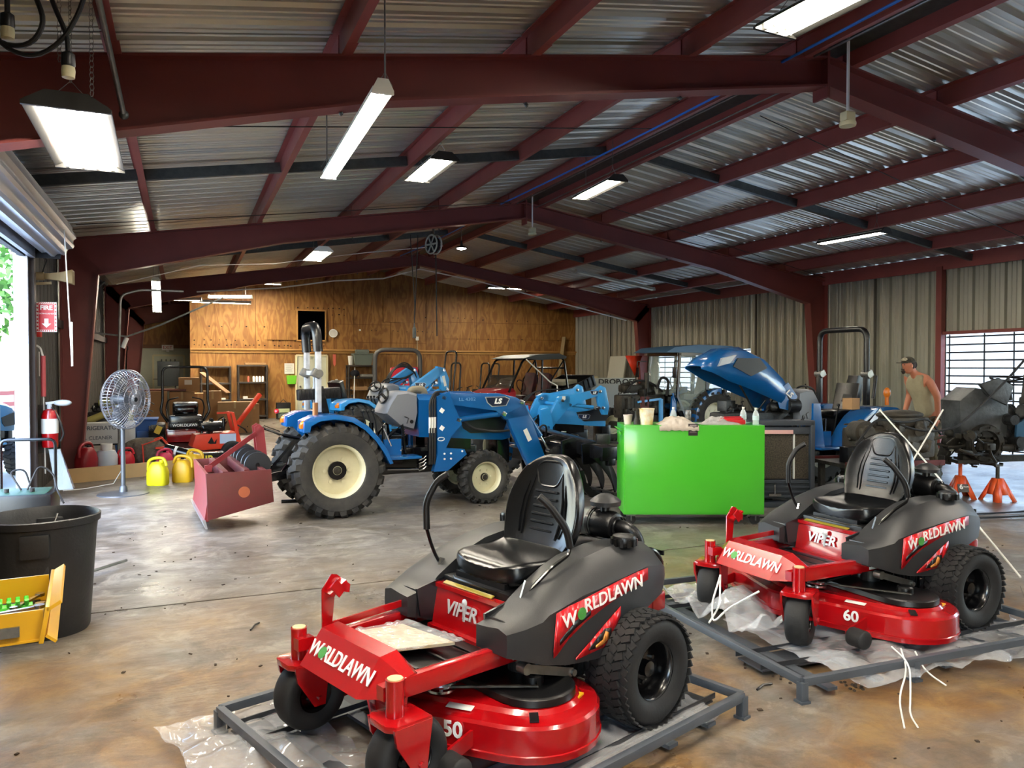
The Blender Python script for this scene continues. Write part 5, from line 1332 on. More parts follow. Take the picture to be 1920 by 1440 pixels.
g = G(); g.bar((.28, .64, .80), (-.02, .64, 1.07), .006, .07, up=(0, 0, 1)); obj('fender_stripe', g, SILV, t5)
t = thing('open_box', 'small open cardboard box of parts on the deck of the open-hood tractor', 'box', (7.75, 7.25, 1.08), 10)
g = G()
for c, d in (((0, 0, .01), (.16, .13, .01)), ((.08, 0, .07), (.006, .13, .14)), ((-.08, 0, .07), (.006, .13, .14)), ((0, .065, .07), (.16, .006, .14)), ((0, -.065, .07), (.16, .006, .14))): g.box(c, d)
obj('carton', g, CARD, t)

# engine and gearbox heap on a low red bench
t = thing('workbench', 'low bench with a red top edge carrying the greasy engine', 'bench', (7.45, 6.58, 0), -12)
g = G(); g.box((0, 0, .50), (1.25, .62, .04)); obj('bench_top', g, DSTEEL, t)
g = G(); g.box((0, -.32, .52), (1.25, .03, .06)); g.box((0, .32, .52), (1.25, .03, .06)); obj('red_edge', g, FRED, t)
for x in (-.55, .55):
    for y in (-.26, .26): g = G(); g.box((x, y, .24), (.06, .06, .48)); obj('leg', g, DSTEEL, t)
g = G(); g.box((0, -.3, .38), (1.2, .02, .14)); obj('apron', g, GALV, t)
t = thing('gearbox_assembly', 'greasy brown engine and gearbox on the low bench behind the second mower', 'engine', (7.5, 6.58, .53), -12)
GREASE = mat('caked_grease', '#4b453b', .6, .25, var=.8, vs=9, col2='#2a2723', bump=.5, bs=30)
g = junk(12, (.1, 0, .24), (.62, .26, .22), 40, 12); g.box((.1, 0, .2), (1.0, .36, .36), bev=.06); g.cyl((-.35, -.2, .34), (-.35, -.02, .34), .12, n=20); g.cyl((-.35, -.28, .34), (-.35, -.2, .34), .08, n=20); g.box((.3, 0, .44), (.5, .3, .12), bev=.05); g.ball((.25, 0, .52), (.3, .16, .06)); obj('casting', g, GREASE, t)
g = G(); g.tube(rounded([V(p) for p in ((-.5, -.25, .2), (-.3, -.32, .5), (.1, -.3, .45), (.4, -.28, .5), (.6, -.25, .3))], .1), .014, 6); obj('hose', g, RUB, t)
t = thing('battery', 'dark battery with a yellow label standing on the low red bench', 'battery', (7.0, 6.5, .525), -12)
g = G(); g.box((0, 0, .09), (.26, .17, .18), bev=.01); obj('case', g, BLACKP, t); g = G(); g.box((-.02, -.088, .1), (.12, .006, .08)); obj('label', g, mat('ochre_label', '#8a7434', .6), t)
g = G(); g.tube(rounded([V(p) for p in ((6.95, 6.22, .42), (6.9, 6.16, .25), (6.95, 6.12, .05), (7.15, 6.1, .02))], .1), .01, 6); g.cyl((6.93, 6.24, .46), (7.0, 6.2, .36), .022, n=8)
tag(obj('jumper_cable', g, mat('red_rubber', '#a81e28', .5)), 'red handled jumper cable hanging from the low bench', 'cable')

# radiator frame beside the green cabinet
t = thing('radiator_frame', 'dark grey radiator frame with mesh standing right of the green tool cabinet', 'radiator', (6.36, 6.95, 0), -23)
g = G()
for c, d in (((-.02, 0, .97), (.74, .16, .06)), ((.33, 0, .5), (.05, .16, .98)), ((-.38, 0, .5), (.05, .16, .98)), ((-.02, 0, .03), (.74, .2, .06)), ((-.02, .02, .20), (.70, .1, .22)), ((-.02, 0, .88), (.7, .1, .08))): g.box(c, d, bev=.006)
for k in range(4): g.box((-.02, -.04, .12 + k * .055), (.66, .03, .022))
obj('frame', g, mat('slate_frame', '#363c45', .5, var=.4, vs=5), t)
g = G(); g.box((-.02, .01, .58), (.66, .05, .52)); obj('mesh_core', g, mat('radiator_mesh', '#5a5145', .7, .3, var=1, vs=70, col2='#16140f'), t)
g = G(); g.box((.13, -.03, .58), (.012, .03, .52)); obj('centre_seam', g, PAPER, t)
g = G(); g.box((-.12, -.058, .865), (.46, .006, .045)); obj('coloured_strip', g, mat('pink_strip', '#d8a8a4', .5), t)
g = G(); g.box((-.1, -.07, .14), (.14, .02, .03)); g.cyl((-.1, -.07, .14), (-.1, -.07, .26), .01, n=6); obj('latch', g, CHROME, t)
g = G(); g.tube([(.2, -.02, .99), (.24, -.05, 1.03), (.18, -.06, .92)], .008, 5); obj('wire', g, RUB, t)

# green tool cabinet on casters
LIME = mat('lime_green_paint', '#44b02a', .28, coat=.5, var=.12, vs=2, col2='#439f30')
cb = thing('tool_cabinet', 'bright green rolling tool cabinet in the middle of the shed', 'cabinet', (4.10, 6.72, 0), -23.1)
g = G(); g.box((.715, .25, .565), (1.43, .50, .91), bev=.006); g.box((.715, .25, 1.0), (1.40, .46, .02)); body = obj('cabinet_body', g, LIME, cb)
g = G(); g.box((.715, -.002, .565), (1.40, .008, .88), bev=.002); obj('back_panel', g, LIME, body)
g = G(); g.box((.70, -.007, .975), (.095, .004, .12)); obj('maker_label', g, mat('black_label', '#241c1e', .4), body)
g = G()
for k in range(4): g.box((.70, -.010, .945 + k * .015), (.07 - .01 * (k % 2), .002, .004))
g.box((.70, -.010, 1.015), (.07, .002, .02)); obj('label_lines', g, mat('label_grey', '#8c7f80', .5), body)
g = G(); g.box((-.03, .1, .98), (.08, .2, .01), (0, 20, 0)); g.box((-.02, .18, .93), (.03, .16, .03), bev=.008); obj('side_shelf', g, LIME, body)
for x, y in ((.08, .06), (1.35, .06), (.08, .44), (1.35, .44)):
    g = G(); g.box((x, y, .10), (.09, .06, .02)); g.bar((x, y - .028, .1), (x, y - .028, .045), .05, .004); g.bar((x, y + .028, .1), (x, y + .028, .045), .05, .004); cs = obj('caster', g, STEEL, cb)
    g = G(); g.lathe([(.03, -.016), (.05, -.016), (.054, 0), (.05, .016), (.03, .016)], 20, o=(x, y, .054), ax='y'); g.cyl((x, y - .018, .054), (x, y + .018, .054), .03, n=14); obj('wheel', g, RUB, cs); 
def cab(x, y, z=1.01): 
    a = R(-23.1); return (4.10 + x * math.cos(a) - y * math.sin(a), 6.72 + x * math.sin(a) + y * math.cos(a), z)
t = thing('bucket', 'white and yellow paper bucket on top of the green tool cabinet', 'bucket', cab(.25, .12))
g = G(); g.lathe([(.001, 0), (.062, 0), (.08, .165), (.083, .168), (.083, .175), (.078, .172), (.06, .01)], 28); obj('tub', g, mat('white_yellow_print', '#e8e4d4', .5, var=1, vs=9, col2='#d8a41c'), t)
t = thing('paper_cup', 'pinkish paper cup at the left end of the green cabinet top', 'cup', cab(.07, .2)); g = G(); g.lathe([(.001, 0), (.034, 0), (.048, .10), (.05, .105), (.046, .10), (.032, .01)], 20); obj('cup', g, mat('pink_paper', '#dcc4bc', .6), t)
t = thing('spray_bottle', 'dark slim bottle between the cup and the bucket on the green cabinet', 'bottle', cab(.15, .12)); g = G(); g.lathe([(.001, 0), (.036, 0), (.034, .05), (.022, .08), (.020, .13), (.03, .15), (.028, .17), (.001, .18)], 16); g.box((0, 0, .165), (.09, .03, .03), bev=.006); obj('bottle_body', g, DSTEEL, t)
def bottle(label, x, y, s=1, z=1.01):
    t = thing('water_bottle', label, 'bottle', cab(x, y, z)); g = G()
    g.lathe([(.001, 0), (.03, 0), (.033, .01), (.031, .04), (.033, .06), (.031, .09), (.033, .11), (.02, .145), (.012, .155), (.012, .165)], 20); obj('bottle_body', g, mat('bottle_plastic', '#e6f0f2', .08, alpha=.5, coat=1), t)
    g = G(); g.lathe([(.013, .16), (.014, .162), (.014, .18), (.001, .181)], 14); obj('cap', g, WHITE, t); g = G(); g.lathe([(.0335, .055), (.0335, .10)], 20); obj('label_band', g, mat('pale_label', '#b9cdd0', .5), t)
bottle('clear water bottle behind the rag on the green tool cabinet', .56, .28)
bottle('clear water bottle at the right corner of the green tool cabinet, front one', 1.375, .12, 1.0)
bottle('clear water bottle at the right corner of the green tool cabinet, behind its neighbour', 1.30, .30, .9)
g = G(); g.grid(lambda u, v: cab(.36 + .40 * u, -.015 + .30 * v, 1.012 + (0 if v > .04 else -.05 * (.04 - v) / .04) + .085 * max(0, math.sin(PI * u)) * max(0, math.sin(PI * min(1, v * 1.05))) * (1 + .6 * pnoise(V((u * 4, v * 4, 2)))) + .014 * pnoise(V((u * 11, v * 11, 2))) + .004), 36, 26)
tag(solid(obj('rag', g, mat('pale_rag', '#cfc3b4', .9, bump=.3, bs=60)), .004), 'crumpled pale shop rag lying on the green tool cabinet', 'rag')
t = thing('drink_can', 'dark patterned tall drink can right of the rag on the green cabinet', 'can', cab(.70, .22)); g = G(); g.lathe([(.001, 0), (.027, 0), (.032, .012), (.032, .135), (.027, .15), (.026, .152), (.001, .148)], 22); obj('can_body', g, mat('can_print', '#1d1f22', .3, .3, var=1, vs=26, col2='#b9b9b4'), t)
g = G(); g.grid(lambda u, v: cab(.80 + .44 * u, .06 + .26 * v, 1.014 + .06 * max(0, math.sin(PI * u)) * math.sin(PI * v) * (1 + .8 * pnoise(V((u * 5, v * 5, 7)))) + .01 * abs(pnoise(V((u * 14, v * 14, 7))))), 36, 20)
tag(solid(obj('plastic_bag', g, mat('grey_white_bag', '#c2c0bc', .4, var=.7, vs=12, col2='#8c8684')), .003), 'crumpled whitish bag on the green tool cabinet near the red tray', 'bag')
t = thing('tool_tray', 'red tool tray on the right part of the green cabinet top', 'tray', cab(1.14, .22), -20)
g = G(); g.box((0, 0, .03), (.28, .15, .05), bev=.015); g.box((0, 0, .062), (.24, .11, .02), bev=.005); obj('tray', g, mat('red_tray', '#c3202a', .4), t)
g = G(); g.box((.02, -.01, .08), (.2, .02, .012), (0, 0, 12)); obj('handle', g, mat('red_tray', '#c3202a', .4), t)
g = G(); g.box((-.16, .45, .84), (.14, .12, .1), bev=.006); g.bar((-.16, .45, .80), (0, .4, .80), .02, .02); obj('side_box', g, BLACKP, cb)

# stripped machine on jack stands at the far right
t6 = thing('stripped_tractor', 'stripped greasy tractor body with steering wheel raised on orange stands, right edge', 'tractor', (9.0, 6.42, 0), -20)
CAST = mat('bare_casting', '#5b5e60', .5, .5, var=.9, vs=5, col2='#2c2d2e', bump=.4, bs=30)
g = G(); g.prism([(-.28, .75), (-.30, 1.20), (-.10, 1.36), (.20, 1.30), (.32, 1.15), (.30, .75)], -.05, .35, bev=.02); g.prism([(-.12, 1.40), (.12, 1.48), (.30, 1.38), (.22, 1.15), (.02, 1.24)], -.16, -.1, bev=.01); obj('clutch_housing', g, CAST, t6)
g = G(); g.lathe([(.16, -.1), (.22, -.1), (.24, -.06), (.22, 0), (.2, .1)], 28, o=(0, -.02, .68), ax='y'); g.lathe([(.16, -.1), (.16, .1)], 28, o=(0, -.02, .68), ax='y')
for k in range(9): a = k * .698; g.cyl((.2 * math.cos(a), -.14, .68 + .2 * math.sin(a)), (.2 * math.cos(a), -.1, .68 + .2 * math.sin(a)), .015, n=6)
obj('bell_ring', g, DSTEEL, t6)
g = junk(21, (-.05, .05, .62), (.42, .3, .22), 34, 16); obj('gear_train', g, DSTEEL, t6)
g = junk(22, (.65, .1, .85), (.5, .28, .30), 36, 14); g.box((.7, .15, .8), (1.0, .3, .3), bev=.05); obj('engine_block', g, ENG, t6)
g = G(); g.prism([(.35, .72), (1.2, .78), (1.2, 1.02), (.5, 1.0), (.36, .92)], -.14, -.1, bev=.01); g.box((.8, -.12, .68), (.7, .03, .06)); obj('side_rail', g, mat('dull_blue', '#2a5370', .5, var=.7, vs=6), t6)
g = G(); g.tube([(.42 + .2 * math.cos(a), .1 + .19 * math.sin(a), 1.46 + .03 * math.sin(a)) for a in [k * PI / 10 for k in range(20)]], .014, 6, closed=True); g.cyl((.42, .1, 1.46), (.45, .1, 1.2), .02)
for k in range(3): a = k * 2.09; g.cyl((.42, .1, 1.44), (.42 + .19 * math.cos(a), .1 + .18 * math.sin(a), 1.46), .011, n=6)
obj('steering_wheel', g, BLACKP, t6)
g = G(); g.box((.95, .15, 1.18), (.45, .4, .12), bev=.04); g.prism([(.75, 1.2), (.78, 1.52), (.9, 1.58), (1.0, 1.22)], -.05, .35, bev=.04); obj('seat', g, mat('worn_grey_vinyl', '#4b4a48', .7), t6)
g = G(); g.box((-.1, .1, .46), (.5, .4, .04)); g.bar((-.25, .1, .46), (1.2, .1, .5), .08, .08); obj('undercarriage', g, DSTEEL, t6)
t = thing('tub', 'teal plastic tub with a white lid on the stripped tractor', 'tub', (9.72, 6.08, 1.26)); g = G(); g.lathe([(.001, 0), (.07, 0), (.085, .14)], 24); obj('tub_body', g, mat('teal_plastic', '#2f9a8c', .4), t); g = G(); g.lathe([(.088, .13), (.09, .16), (.001, .165)], 24); obj('lid', g, WHITE, t)
STAND = mat('orange_stand_paint', '#dd4a1c', .4, var=.4, vs=8, col2='#f08a50')
for i, (x, y, lb) in enumerate(((8.82, 6.55, 'orange jack stand with a dark label plate, left one of the pair'), (9.03, 6.22, 'orange jack stand with open arched foot, right one of the pair'))):
    t = thing('jack_stand', lb, 'jack stand', (x, y, 0), -35 + 25 * i)
    g = G(); 
    for k in range(4):
        a = PI / 4 + k * PI / 2; b_ = a + PI / 2
        p0, p1 = V((.2 * math.cos(a), .2 * math.sin(a), 0)), V((.2 * math.cos(b_), .2 * math.sin(b_), 0)); q0, q1 = V((.06 * math.cos(a), .06 * math.sin(a), .27)), V((.06 * math.cos(b_), .06 * math.sin(b_), .27))
        m0, m1 = p0.lerp(p1, .22), p0.lerp(p1, .78); h0, h1 = p0.lerp(q0, .3).lerp(p1.lerp(q1, .3), .3), p0.lerp(q0, .3).lerp(p1.lerp(q1, .3), .7)
        g.face([p0, m0, h0, q0]); g.face([m1, p1, q1, h1]); g.face([q0, h0, h1, q1])
    solid(obj('stand_base', g, STAND, t), .006)
    g = G(); g.cyl((0, 0, .2), (0, 0, .42), .022, n=12); g.box((0, 0, .425), (.10, .05, .02)); g.box((.05, 0, .44), (.012, .05, .03)); g.box((-.05, 0, .44), (.012, .05, .03)); obj('saddle_post', g, DSTEEL if i else STAND, t)
    if not i:
        P = [(-.035, .06), (.045, .06), (.06, .16), (-.02, .16)]
        g = G(); g.box((.0, -.107, .13), (.12, .006, .1), (-22, 0, 0)); pl = obj('label_plate', g, DECB, t); letters('lettering', '6', LETW, pl, (-.025, -.115, .145), (1, 0, 0), (0, .37, .93), .08, bold=.003); letters('lettering', 'TON', LETW, pl, (.03, -.115, .148), (1, 0, 0), (0, .37, .93), .03)
t = thing('red_crate', 'dark red metal box on the floor at the right edge', 'box', (9.0, 5.75, 0), -20); g = G(); g.box((.12, 0, .12), (.3, .22, .24), bev=.01); obj('case', g, FRED, t); g = G(); g.box((.12, 0, .25), (.3, .22, .012)); obj('lid', g, FRED, t)
g = G(); g.tube([V(p) for p in sagline((9.54, 6.05, 1.95), (8.15, 6.1, .93), .06, 12)] + [V(p) for p in sagline((8.1, 6.1, .92), (7.3, 6.35, 1.06), .10, 10)], .014, 6)
tag(obj('air_hose', g, RUB), 'dark hose drooping from the right edge across to the greasy engine', 'hose')
for P, nm in ((((5.99, 5.27, 1.21), (5.85, 4.68, .81), (4.92, 3.23, .26)), 'pale thin rod slanting down over the rear of the mower marked 60'), (((6.36, 4.9, 1.22), (5.55, 4.59, .76)), 'short pale rod crossing the long one behind the second mower seat')):
    g = G(); g.tube([V(p) for p in P], .007, 6); tag(obj('support_rod', g, PAPER), nm, 'rod')
g = G()
for P in (((4.92, 3.23, .20), (4.62, 2.93, .03)), ((4.9, 3.18, .19), (4.5, 2.84, .02)), ((4.86, 3.16, .18), (4.3, 2.78, .01))): g.tube([V(p) for p in P], .003, 4)
tag(obj('wire_strap', g, STEEL), 'thin metal straps fanning out over the right end of the far shipping frame', 'strap')
g = G(); g.grid(lambda u, v: (6.02 + .10 * u + .02 * math.sin(v * 6), 5.26 + .03 * math.sin(u * 5), .92 - .28 * v * (.7 + .3 * u)), 10, 12); tag(solid(obj('cloth_scrap', g, mat('peach_rag', '#d8a878', .8)), .004), 'peach coloured rag hanging behind the seat of the second mower', 'rag')
g = G(); g.tube(sagline((5.6, 6.0, .02), (11.5, 4.6, .02), 0.0, 12), .012, 6); g.tube(rounded([V(p) for p in ((5.5, 6.5, .015), (6.8, 5.9, .015), (8.2, 5.62, .015), (10.5, 5.2, .015))], .3), .01, 6)
tag(obj('floor_cable', g, RUB), 'dark cables lying on the floor behind the second mower', 'cable')

# ---------------------------------------------------------------- the man in front of the right wall
SKIN = mat('skin', '#c07a5c', .5, var=.3, vs=20, col2='#a5614a')
SHIRT = mat('khaki_shirt', '#a79e82', .85, var=.4, vs=9, col2='#857c64', bump=.5, bs=9, bd=.03)
CAMO = mat('camo_trousers', '#5f5640', .85, var=1, vs=14, col2='#2f2a1c', bump=.5, bs=10, bd=.03)
HAIR = mat('dark_hair', '#2c1c12', .7)
man = thing('person', 'man in sleeveless khaki shirt, camo cap and camo trousers leaning forward by the window', 'person', (10.16, 8.08, 0), 168)
def skin(name, nodes, edges, m, parent, lv=2):
    """nodes: (x, y, z, r) or (x, y, z, rx, ry)"""
    me = bpy.data.meshes.new(name); me.from_pydata([n[:3] for n in nodes], edges, []); me.materials.append(m)
    o = bpy.data.objects.new(name, me); C.objects.link(o); o.parent = parent
    md = o.modifiers.new('skin', 'SKIN'); md.use_smooth_shade = True; sv = me.skin_vertices[0].data
    for i, n in enumerate(nodes): sv[i].radius = (n[3], n[4] if len(n) > 4 else n[3])
    sv[0].use_root = True
    s_ = o.modifiers.new('sub', 'SUBSURF'); s_.levels = lv; s_.render_levels = lv
    return o
# x forward (towards the open-hood tractor), y to his left (towards the camera)
B = [(-.02, 0, .90, .16, .13), (.02, 0, 1.06, .15, .14), (.08, 0, 1.24, .155, .15), (.15, 0, 1.40, .15, .13), (.21, 0, 1.50, .06), (.27, .0, 1.56, .055), (.31, 0, 1.62, .07),
     (.15, .19, 1.43, .07), (.06, .26, 1.20, .055), (.04, .25, 1.10, .045), (.02, .23, .98, .042), (.02, .22, .88, .028),
     (.15, -.19, 1.43, .07), (.10, -.25, 1.20, .055), (.14, -.25, 1.08, .045), (.18, -.24, .98, .04), (.2, -.23, .88, .028),
     (-.03, .10, .84, .10), (.05, .11, .50, .072), (-.05, .11, .30, .06), (-.10, .11, .09, .042), (.04, .12, .05, .035),
     (-.03, -.10, .84, .10), (.22, -.11, .50, .072), (.22, -.11, .28, .06), (.20, -.11, .09, .042), (.34, -.12, .05, .035)]
E_ = [(0, 1), (1, 2), (2, 3), (3, 4), (4, 5), (5, 6), (3, 7), (7, 8), (8, 9), (9, 10), (10, 11), (3, 12), (12, 13), (13, 14), (14, 15), (15, 16), (0, 17), (17, 18), (18, 19), (19, 20), (20, 21), (0, 22), (22, 23), (23, 24), (24, 25), (25, 26)]
skin('body', B, E_, SKIN, man)
skin('shirt', [(-.03, 0, .86, .175, .165), (.01, 0, .98, .18, .17), (.03, 0, 1.10, .182, .175), (.08, 0, 1.26, .185, .175), (.14, 0, 1.40, .18, .165), (.19, 0, 1.48, .09), (.15, .16, 1.43, .10), (.15, -.16, 1.43, .10)], [(0, 1), (1, 2), (2, 3), (3, 4), (4, 5), (4, 6), (4, 7)], SHIRT, man)
skin('trousers', [(-.03, 0, .88, .165, .15), (-.04, .10, .80, .115), (.05, .11, .52, .092), (-.04, .11, .30, .085), (-.09, .11, .10, .085), (-.04, -.10, .80, .115), (.21, -.11, .52, .09), (.21, -.11, .30, .085), (.19, -.11, .10, .083)], [(0, 1), (1, 2), (2, 3), (3, 4), (0, 5), (5, 6), (6, 7), (7, 8)], CAMO, man)
for a, b in (((-.14, .11), (.06, .12)), ((.14, -.11), (.34, -.12))):
    g = G(); secs = []
    for k, (w, h) in enumerate(((.045, .09), (.055, .11), (.055, .08), (.05, .06), (.03, .035))): 
        c = V((a[0] + (b[0] - a[0]) * k / 4 * 1.25, a[1], 0)); secs.append([c + V((0, w * math.cos(q), max(.002, h / 2 + h / 2 * math.sin(q)))) for q in [j * PI / 5 for j in range(10)]])
    g.loft(secs); obj('boot', g, mat('brown_boot', '#3a2c20', .7), man)
# head: face towards -z tilt, looking down
hc = V((.335, 0, 1.635)); g = G(); rings = []
for j in range(13):
    a = PI * j / 12; zz = -math.cos(a) * .118; k = max(math.sin(a), .02); R_ = []
    for i in range(20):
        b = 2 * PI * i / 20; x = .092 * k * math.cos(b); y = .074 * k * math.sin(b)
        if math.cos(b) > 0 and zz < -.02: x *= .92; y *= .86
        if abs(math.sin(b)) < .25 and math.cos(b) > 0 and -.03 < zz < .02: x += .018          # nose
        if abs(math.sin(b)) < .5 and math.cos(b) > 0 and .015 < zz < .05: x += .006          # brow
        if abs(math.sin(b)) < .4 and math.cos(b) > 0 and zz < -.085: x += .012             # chin
        R_.append(hc + V((x, y, zz)))
    rings.append(R_)
g.loft(rings, False)
for s in (-1, 1): g.ball(hc + V((-.005, s * .076, -.005)), (.018, .008, .03), 10, 8)
hd_ = obj('head', g, SKIN, man); sub(hd_)
g = G()
for s in (-1, 1): g.ball(hc + V((.082, s * .03, .012)), (.008, .012, .007), 8, 6)
obj('eye', g, DECB, hd_)
g = G(); g.tube([hc + V((.088, y, -.052)) for y in (-.03, 0, .03)], .007, 6); g.ball(hc + V((.078, 0, -.095)), (.022, .03, .03), 10, 8); g.tube([hc + V((.082, y, -.06 - abs(y) * .6)) for y in (-.045, -.03)], .006, 6); g.tube([hc + V((.082, y, -.06 - abs(y) * .6)) for y in (.03, .045)], .006, 6); obj('goatee', g, HAIR, hd_)
g = G(); g.ball(hc + V((-.035, 0, .02)), (.07, .079, .10), 14, 10); g.ball(hc + V((-.115, 0, .01)), (.03, .03, .05), 10, 8); obj('hair', g, HAIR, hd_)
g = G(); g.grid(lambda u, v: tuple(hc + V((.0 + .100 * math.cos(u * 2 * PI) * math.cos(v * PI / 2) - .004, .083 * math.sin(u * 2 * PI) * math.cos(v * PI / 2), .042 + .092 * math.sin(v * PI / 2) ** .9))), 24, 8, True); g.prism([(hc.x + .06, -.07), (hc.x + .16, -.055), (hc.x + .185, 0), (hc.x + .16, .055), (hc.x + .06, .07)], hc.z + .035, hc.z + .044, 'xy'); cp = obj('cap', g, mat('camo_cap', '#4a4434', .8, var=1, vs=22, col2='#1e1a12'), hd_)
g = G(); g.ball(hc + V((.055, 0, .085)), (.045, .055, .035), 12, 8); obj('cap_front', g, mat('pale_cap_panel', '#c9bfa4', .8, var=.7, vs=30, col2='#3a3224'), cp)
for s, w, dr in ((1, V((.02, .22, .88)), V((.15, 0, -1))), (-1, V((.2, -.23, .88)), V((.25, 0, -1)))):
    dr.normalize(); sd = V((0, 1, 0)).cross(dr).normalized(); nodes = [(w.x, w.y, w.z, .026)]; ed = []
    pm = w + dr * .06; nodes.append((*pm, .034, .022)); ed.append((0, 1))
    for k, (o_, ln) in enumerate(((-.027, .07), (-.009, .082), (.009, .078), (.026, .062))):
        base = len(nodes); p0 = w + dr * .09 + sd * o_; nodes.append((*p0, .0095)); ed.append((1, base))
        p1 = p0 + dr * ln * .5 + V((.006, -.008 * s, 0)); nodes.append((*p1, .009)); ed.append((base, base + 1)); p2 = p1 + dr * ln * .5 + V((.004, -.022 * s, 0)); nodes.append((*p2, .0075)); ed.append((base + 1, base + 2))
    base = len(nodes); p0 = w + dr * .035 + sd * .036; nodes.append((*p0, .011)); ed.append((1, base)); p1 = p0 + dr * .045 + sd * .018; nodes.append((*p1, .009)); ed.append((base, base + 1))
    skin('hand', nodes, ed, SKIN, man, 1)
# ---------------------------------------------------------------- machines and furniture towards the end wall
def rops_mower(label, loc, rz, zt=1.62, detail=False, lean=.0, grp=None, hw=.38):
    t = thing('roll_bar_mower', label, 'lawn mower', loc, rz, grp)
    for s in (-1, 1):
        wheel(t, 'rear_wheel', (0, s * .48, .28), .28, .26, .12, 'turf' if detail else 'smooth', GLOSSB, .0, s, bolts=4, hub=.03)
        wheel(t, 'caster_wheel', (1.1, s * .38, .15), .15, .11, .07, 'smooth', GLOSSB, 0, s, bolts=4, hub=.02)
    g = G(); g.box((.15, 0, .42), (.9, .66, .16), bev=.02); g.box((-.32, 0, .36), (.12, .62, .2), bev=.01); g.bar((.5, -.3, .36), (1.1, -.38, .36), .06); g.bar((.5, .3, .36), (1.1, .38, .36), .06); g.bar((1.1, -.4, .34), (1.1, .4, .34), .06); obj('body', g, RED, t)
    g = G(); g.loft([[V((x, y, z)) for x, y in stadium([(.62, 0, .24), (.55, .35, .26), (.55, -.35, .26)], o, 40)] for z, o in ((.08, 0), (.18, 0), (.22, -.06))]); obj('cutting_deck', g, RED, t)
    g = G(); g.box((-.22, 0, .62), (.44, .56, .26), bev=.05); g.box((-.24, 0, .92), (.26, .4, .1), bev=.04); g.cyl((-.2, 0, .7), (-.2, 0, .84), .16, .13, 20); g.box((-.26, 0, .84), (.2, .3, .1), bev=.04); g.cyl((-.3, -.2, .72), (-.3, .2, .72), .07, n=14)
    for s in (-1, 1): g.box((-.25, s * .24, .56), (.22, .1, .16), bev=.02); g.tube([(-.4, s * .1, .66), (-.45, s * .12, .55), (-.4, s * .2, .5)], .025, 8)
    obj('engine', g, GLOSSB, t)
    g = G(); g.box((.2, 0, .68), (.42, .46, .12), bev=.05); g.prism([(-.02, .70), (-.08, .96), (-.0, .98), (.08, .72)], -.22, .22, bev=.05); obj('seat', g, SEATM, t)
    g = G(); 
    for s in (-1, 1): g.box((.02, s * .42, .5), (.7, .16, .18), bev=.04)
    obj('fender', g, BLACKP, t)
    g = G(); g.tube(rounded([V(p) for p in ((-.22, -.30, .62), (-.24, -hw - .04, .82), (-.22 - lean * .5, -hw, .98), (-.22 - lean, -hw, zt), (-.22 - lean, hw, zt), (-.22 - lean * .5, hw, .98), (-.24, hw + .04, .82), (-.22, .30, .62))], .13), .024, 10); obj('roll_bar', g, GLOSSB, t)
    g = G()
    for s in (-1, 1): g.tube(rounded([V(p) for p in ((.42, s * .3, .6), (.5, s * .34, .85), (.46, s * .3, 1.0), (.42, s * .12, 1.04))], .06), .014, 8)
    obj('steering_lever', g, BLACKP, t)
    g = G(); g.box((-.48, 0, .57), (.03, .52, .07), bev=.01); bp = obj('rear_bar', g, BLACKP, t)
    letters('lettering', 'WORLDLAWN', LETW, bp, (-.498, 0, .57), (0, -1, 0), (0, 0, 1), .068, wide=.95, bold=.001)
    return t
rm_ = rops_mower('mower with tall black roll bar seen from behind, left of the cardboard boxes', (.02, 15.5, 0), 90, 1.62, True)
g = G(); g.box((-.385, 0, .42), (.02, .34, .05)); g.lathe([(.001, .012), (.03, .012), (.03, 0)], 6, o=(-.385, -.02, .50), ax=(V((0, 1, 0)), V((0, 0, 1)), V((-1, 0, 0)))); o = obj('reflector_mark', g, mat('pale_red', '#d8a0a0', .4), rm_)
g = G()
for k in range(6): g.box((-.22 - .03 * (k % 2), -.12 + k * .05, .80 + .02 * (k % 3)), (.08, .03, .03), (20, 10, k * 20)); 
obj('bright_engine_part', g, CHROME, rm_)
g = G(); g.face([(-.1, 15.0, .62), (.02 - .52, 15.05, .5), (-.46, 15.02, .42), (-.36, 15.0, .44), (-.30, 15.0, .56)]); 
g = G(); g.box((-.43, 15.02, .50), (.10, .012, .14), (0, 25, 0)); tag(obj('hang_tag', g, mat('yellow_tag', '#c7a530', .6)), 'yellow paper tag hanging at the left side of the roll bar mower', 'tag')
for i, (x, y, rz, zt, ln, nm) in enumerate(((5.85, 18.6, 200, 2.03, .28, 'mower with a tall backward leaning roll bar, behind the raised blue loader'), (6.57, 19.9, 200, 1.74, .10, 'mower with a narrow roll bar, second from the left behind the blue loader arm'), (7.9, 21.2, 195, 1.74, .12, 'mower with a narrow roll bar just left of the red buggy'), (8.8, 22.8, 195, 1.74, .2, 'mower with a leaning roll bar directly behind the red buggy hood'))):
    rops_mower('red ' + nm, (x, y, 0), rz, zt, False, ln, 'roll bar mowers parked before the plywood wall', .2 if i else .22)
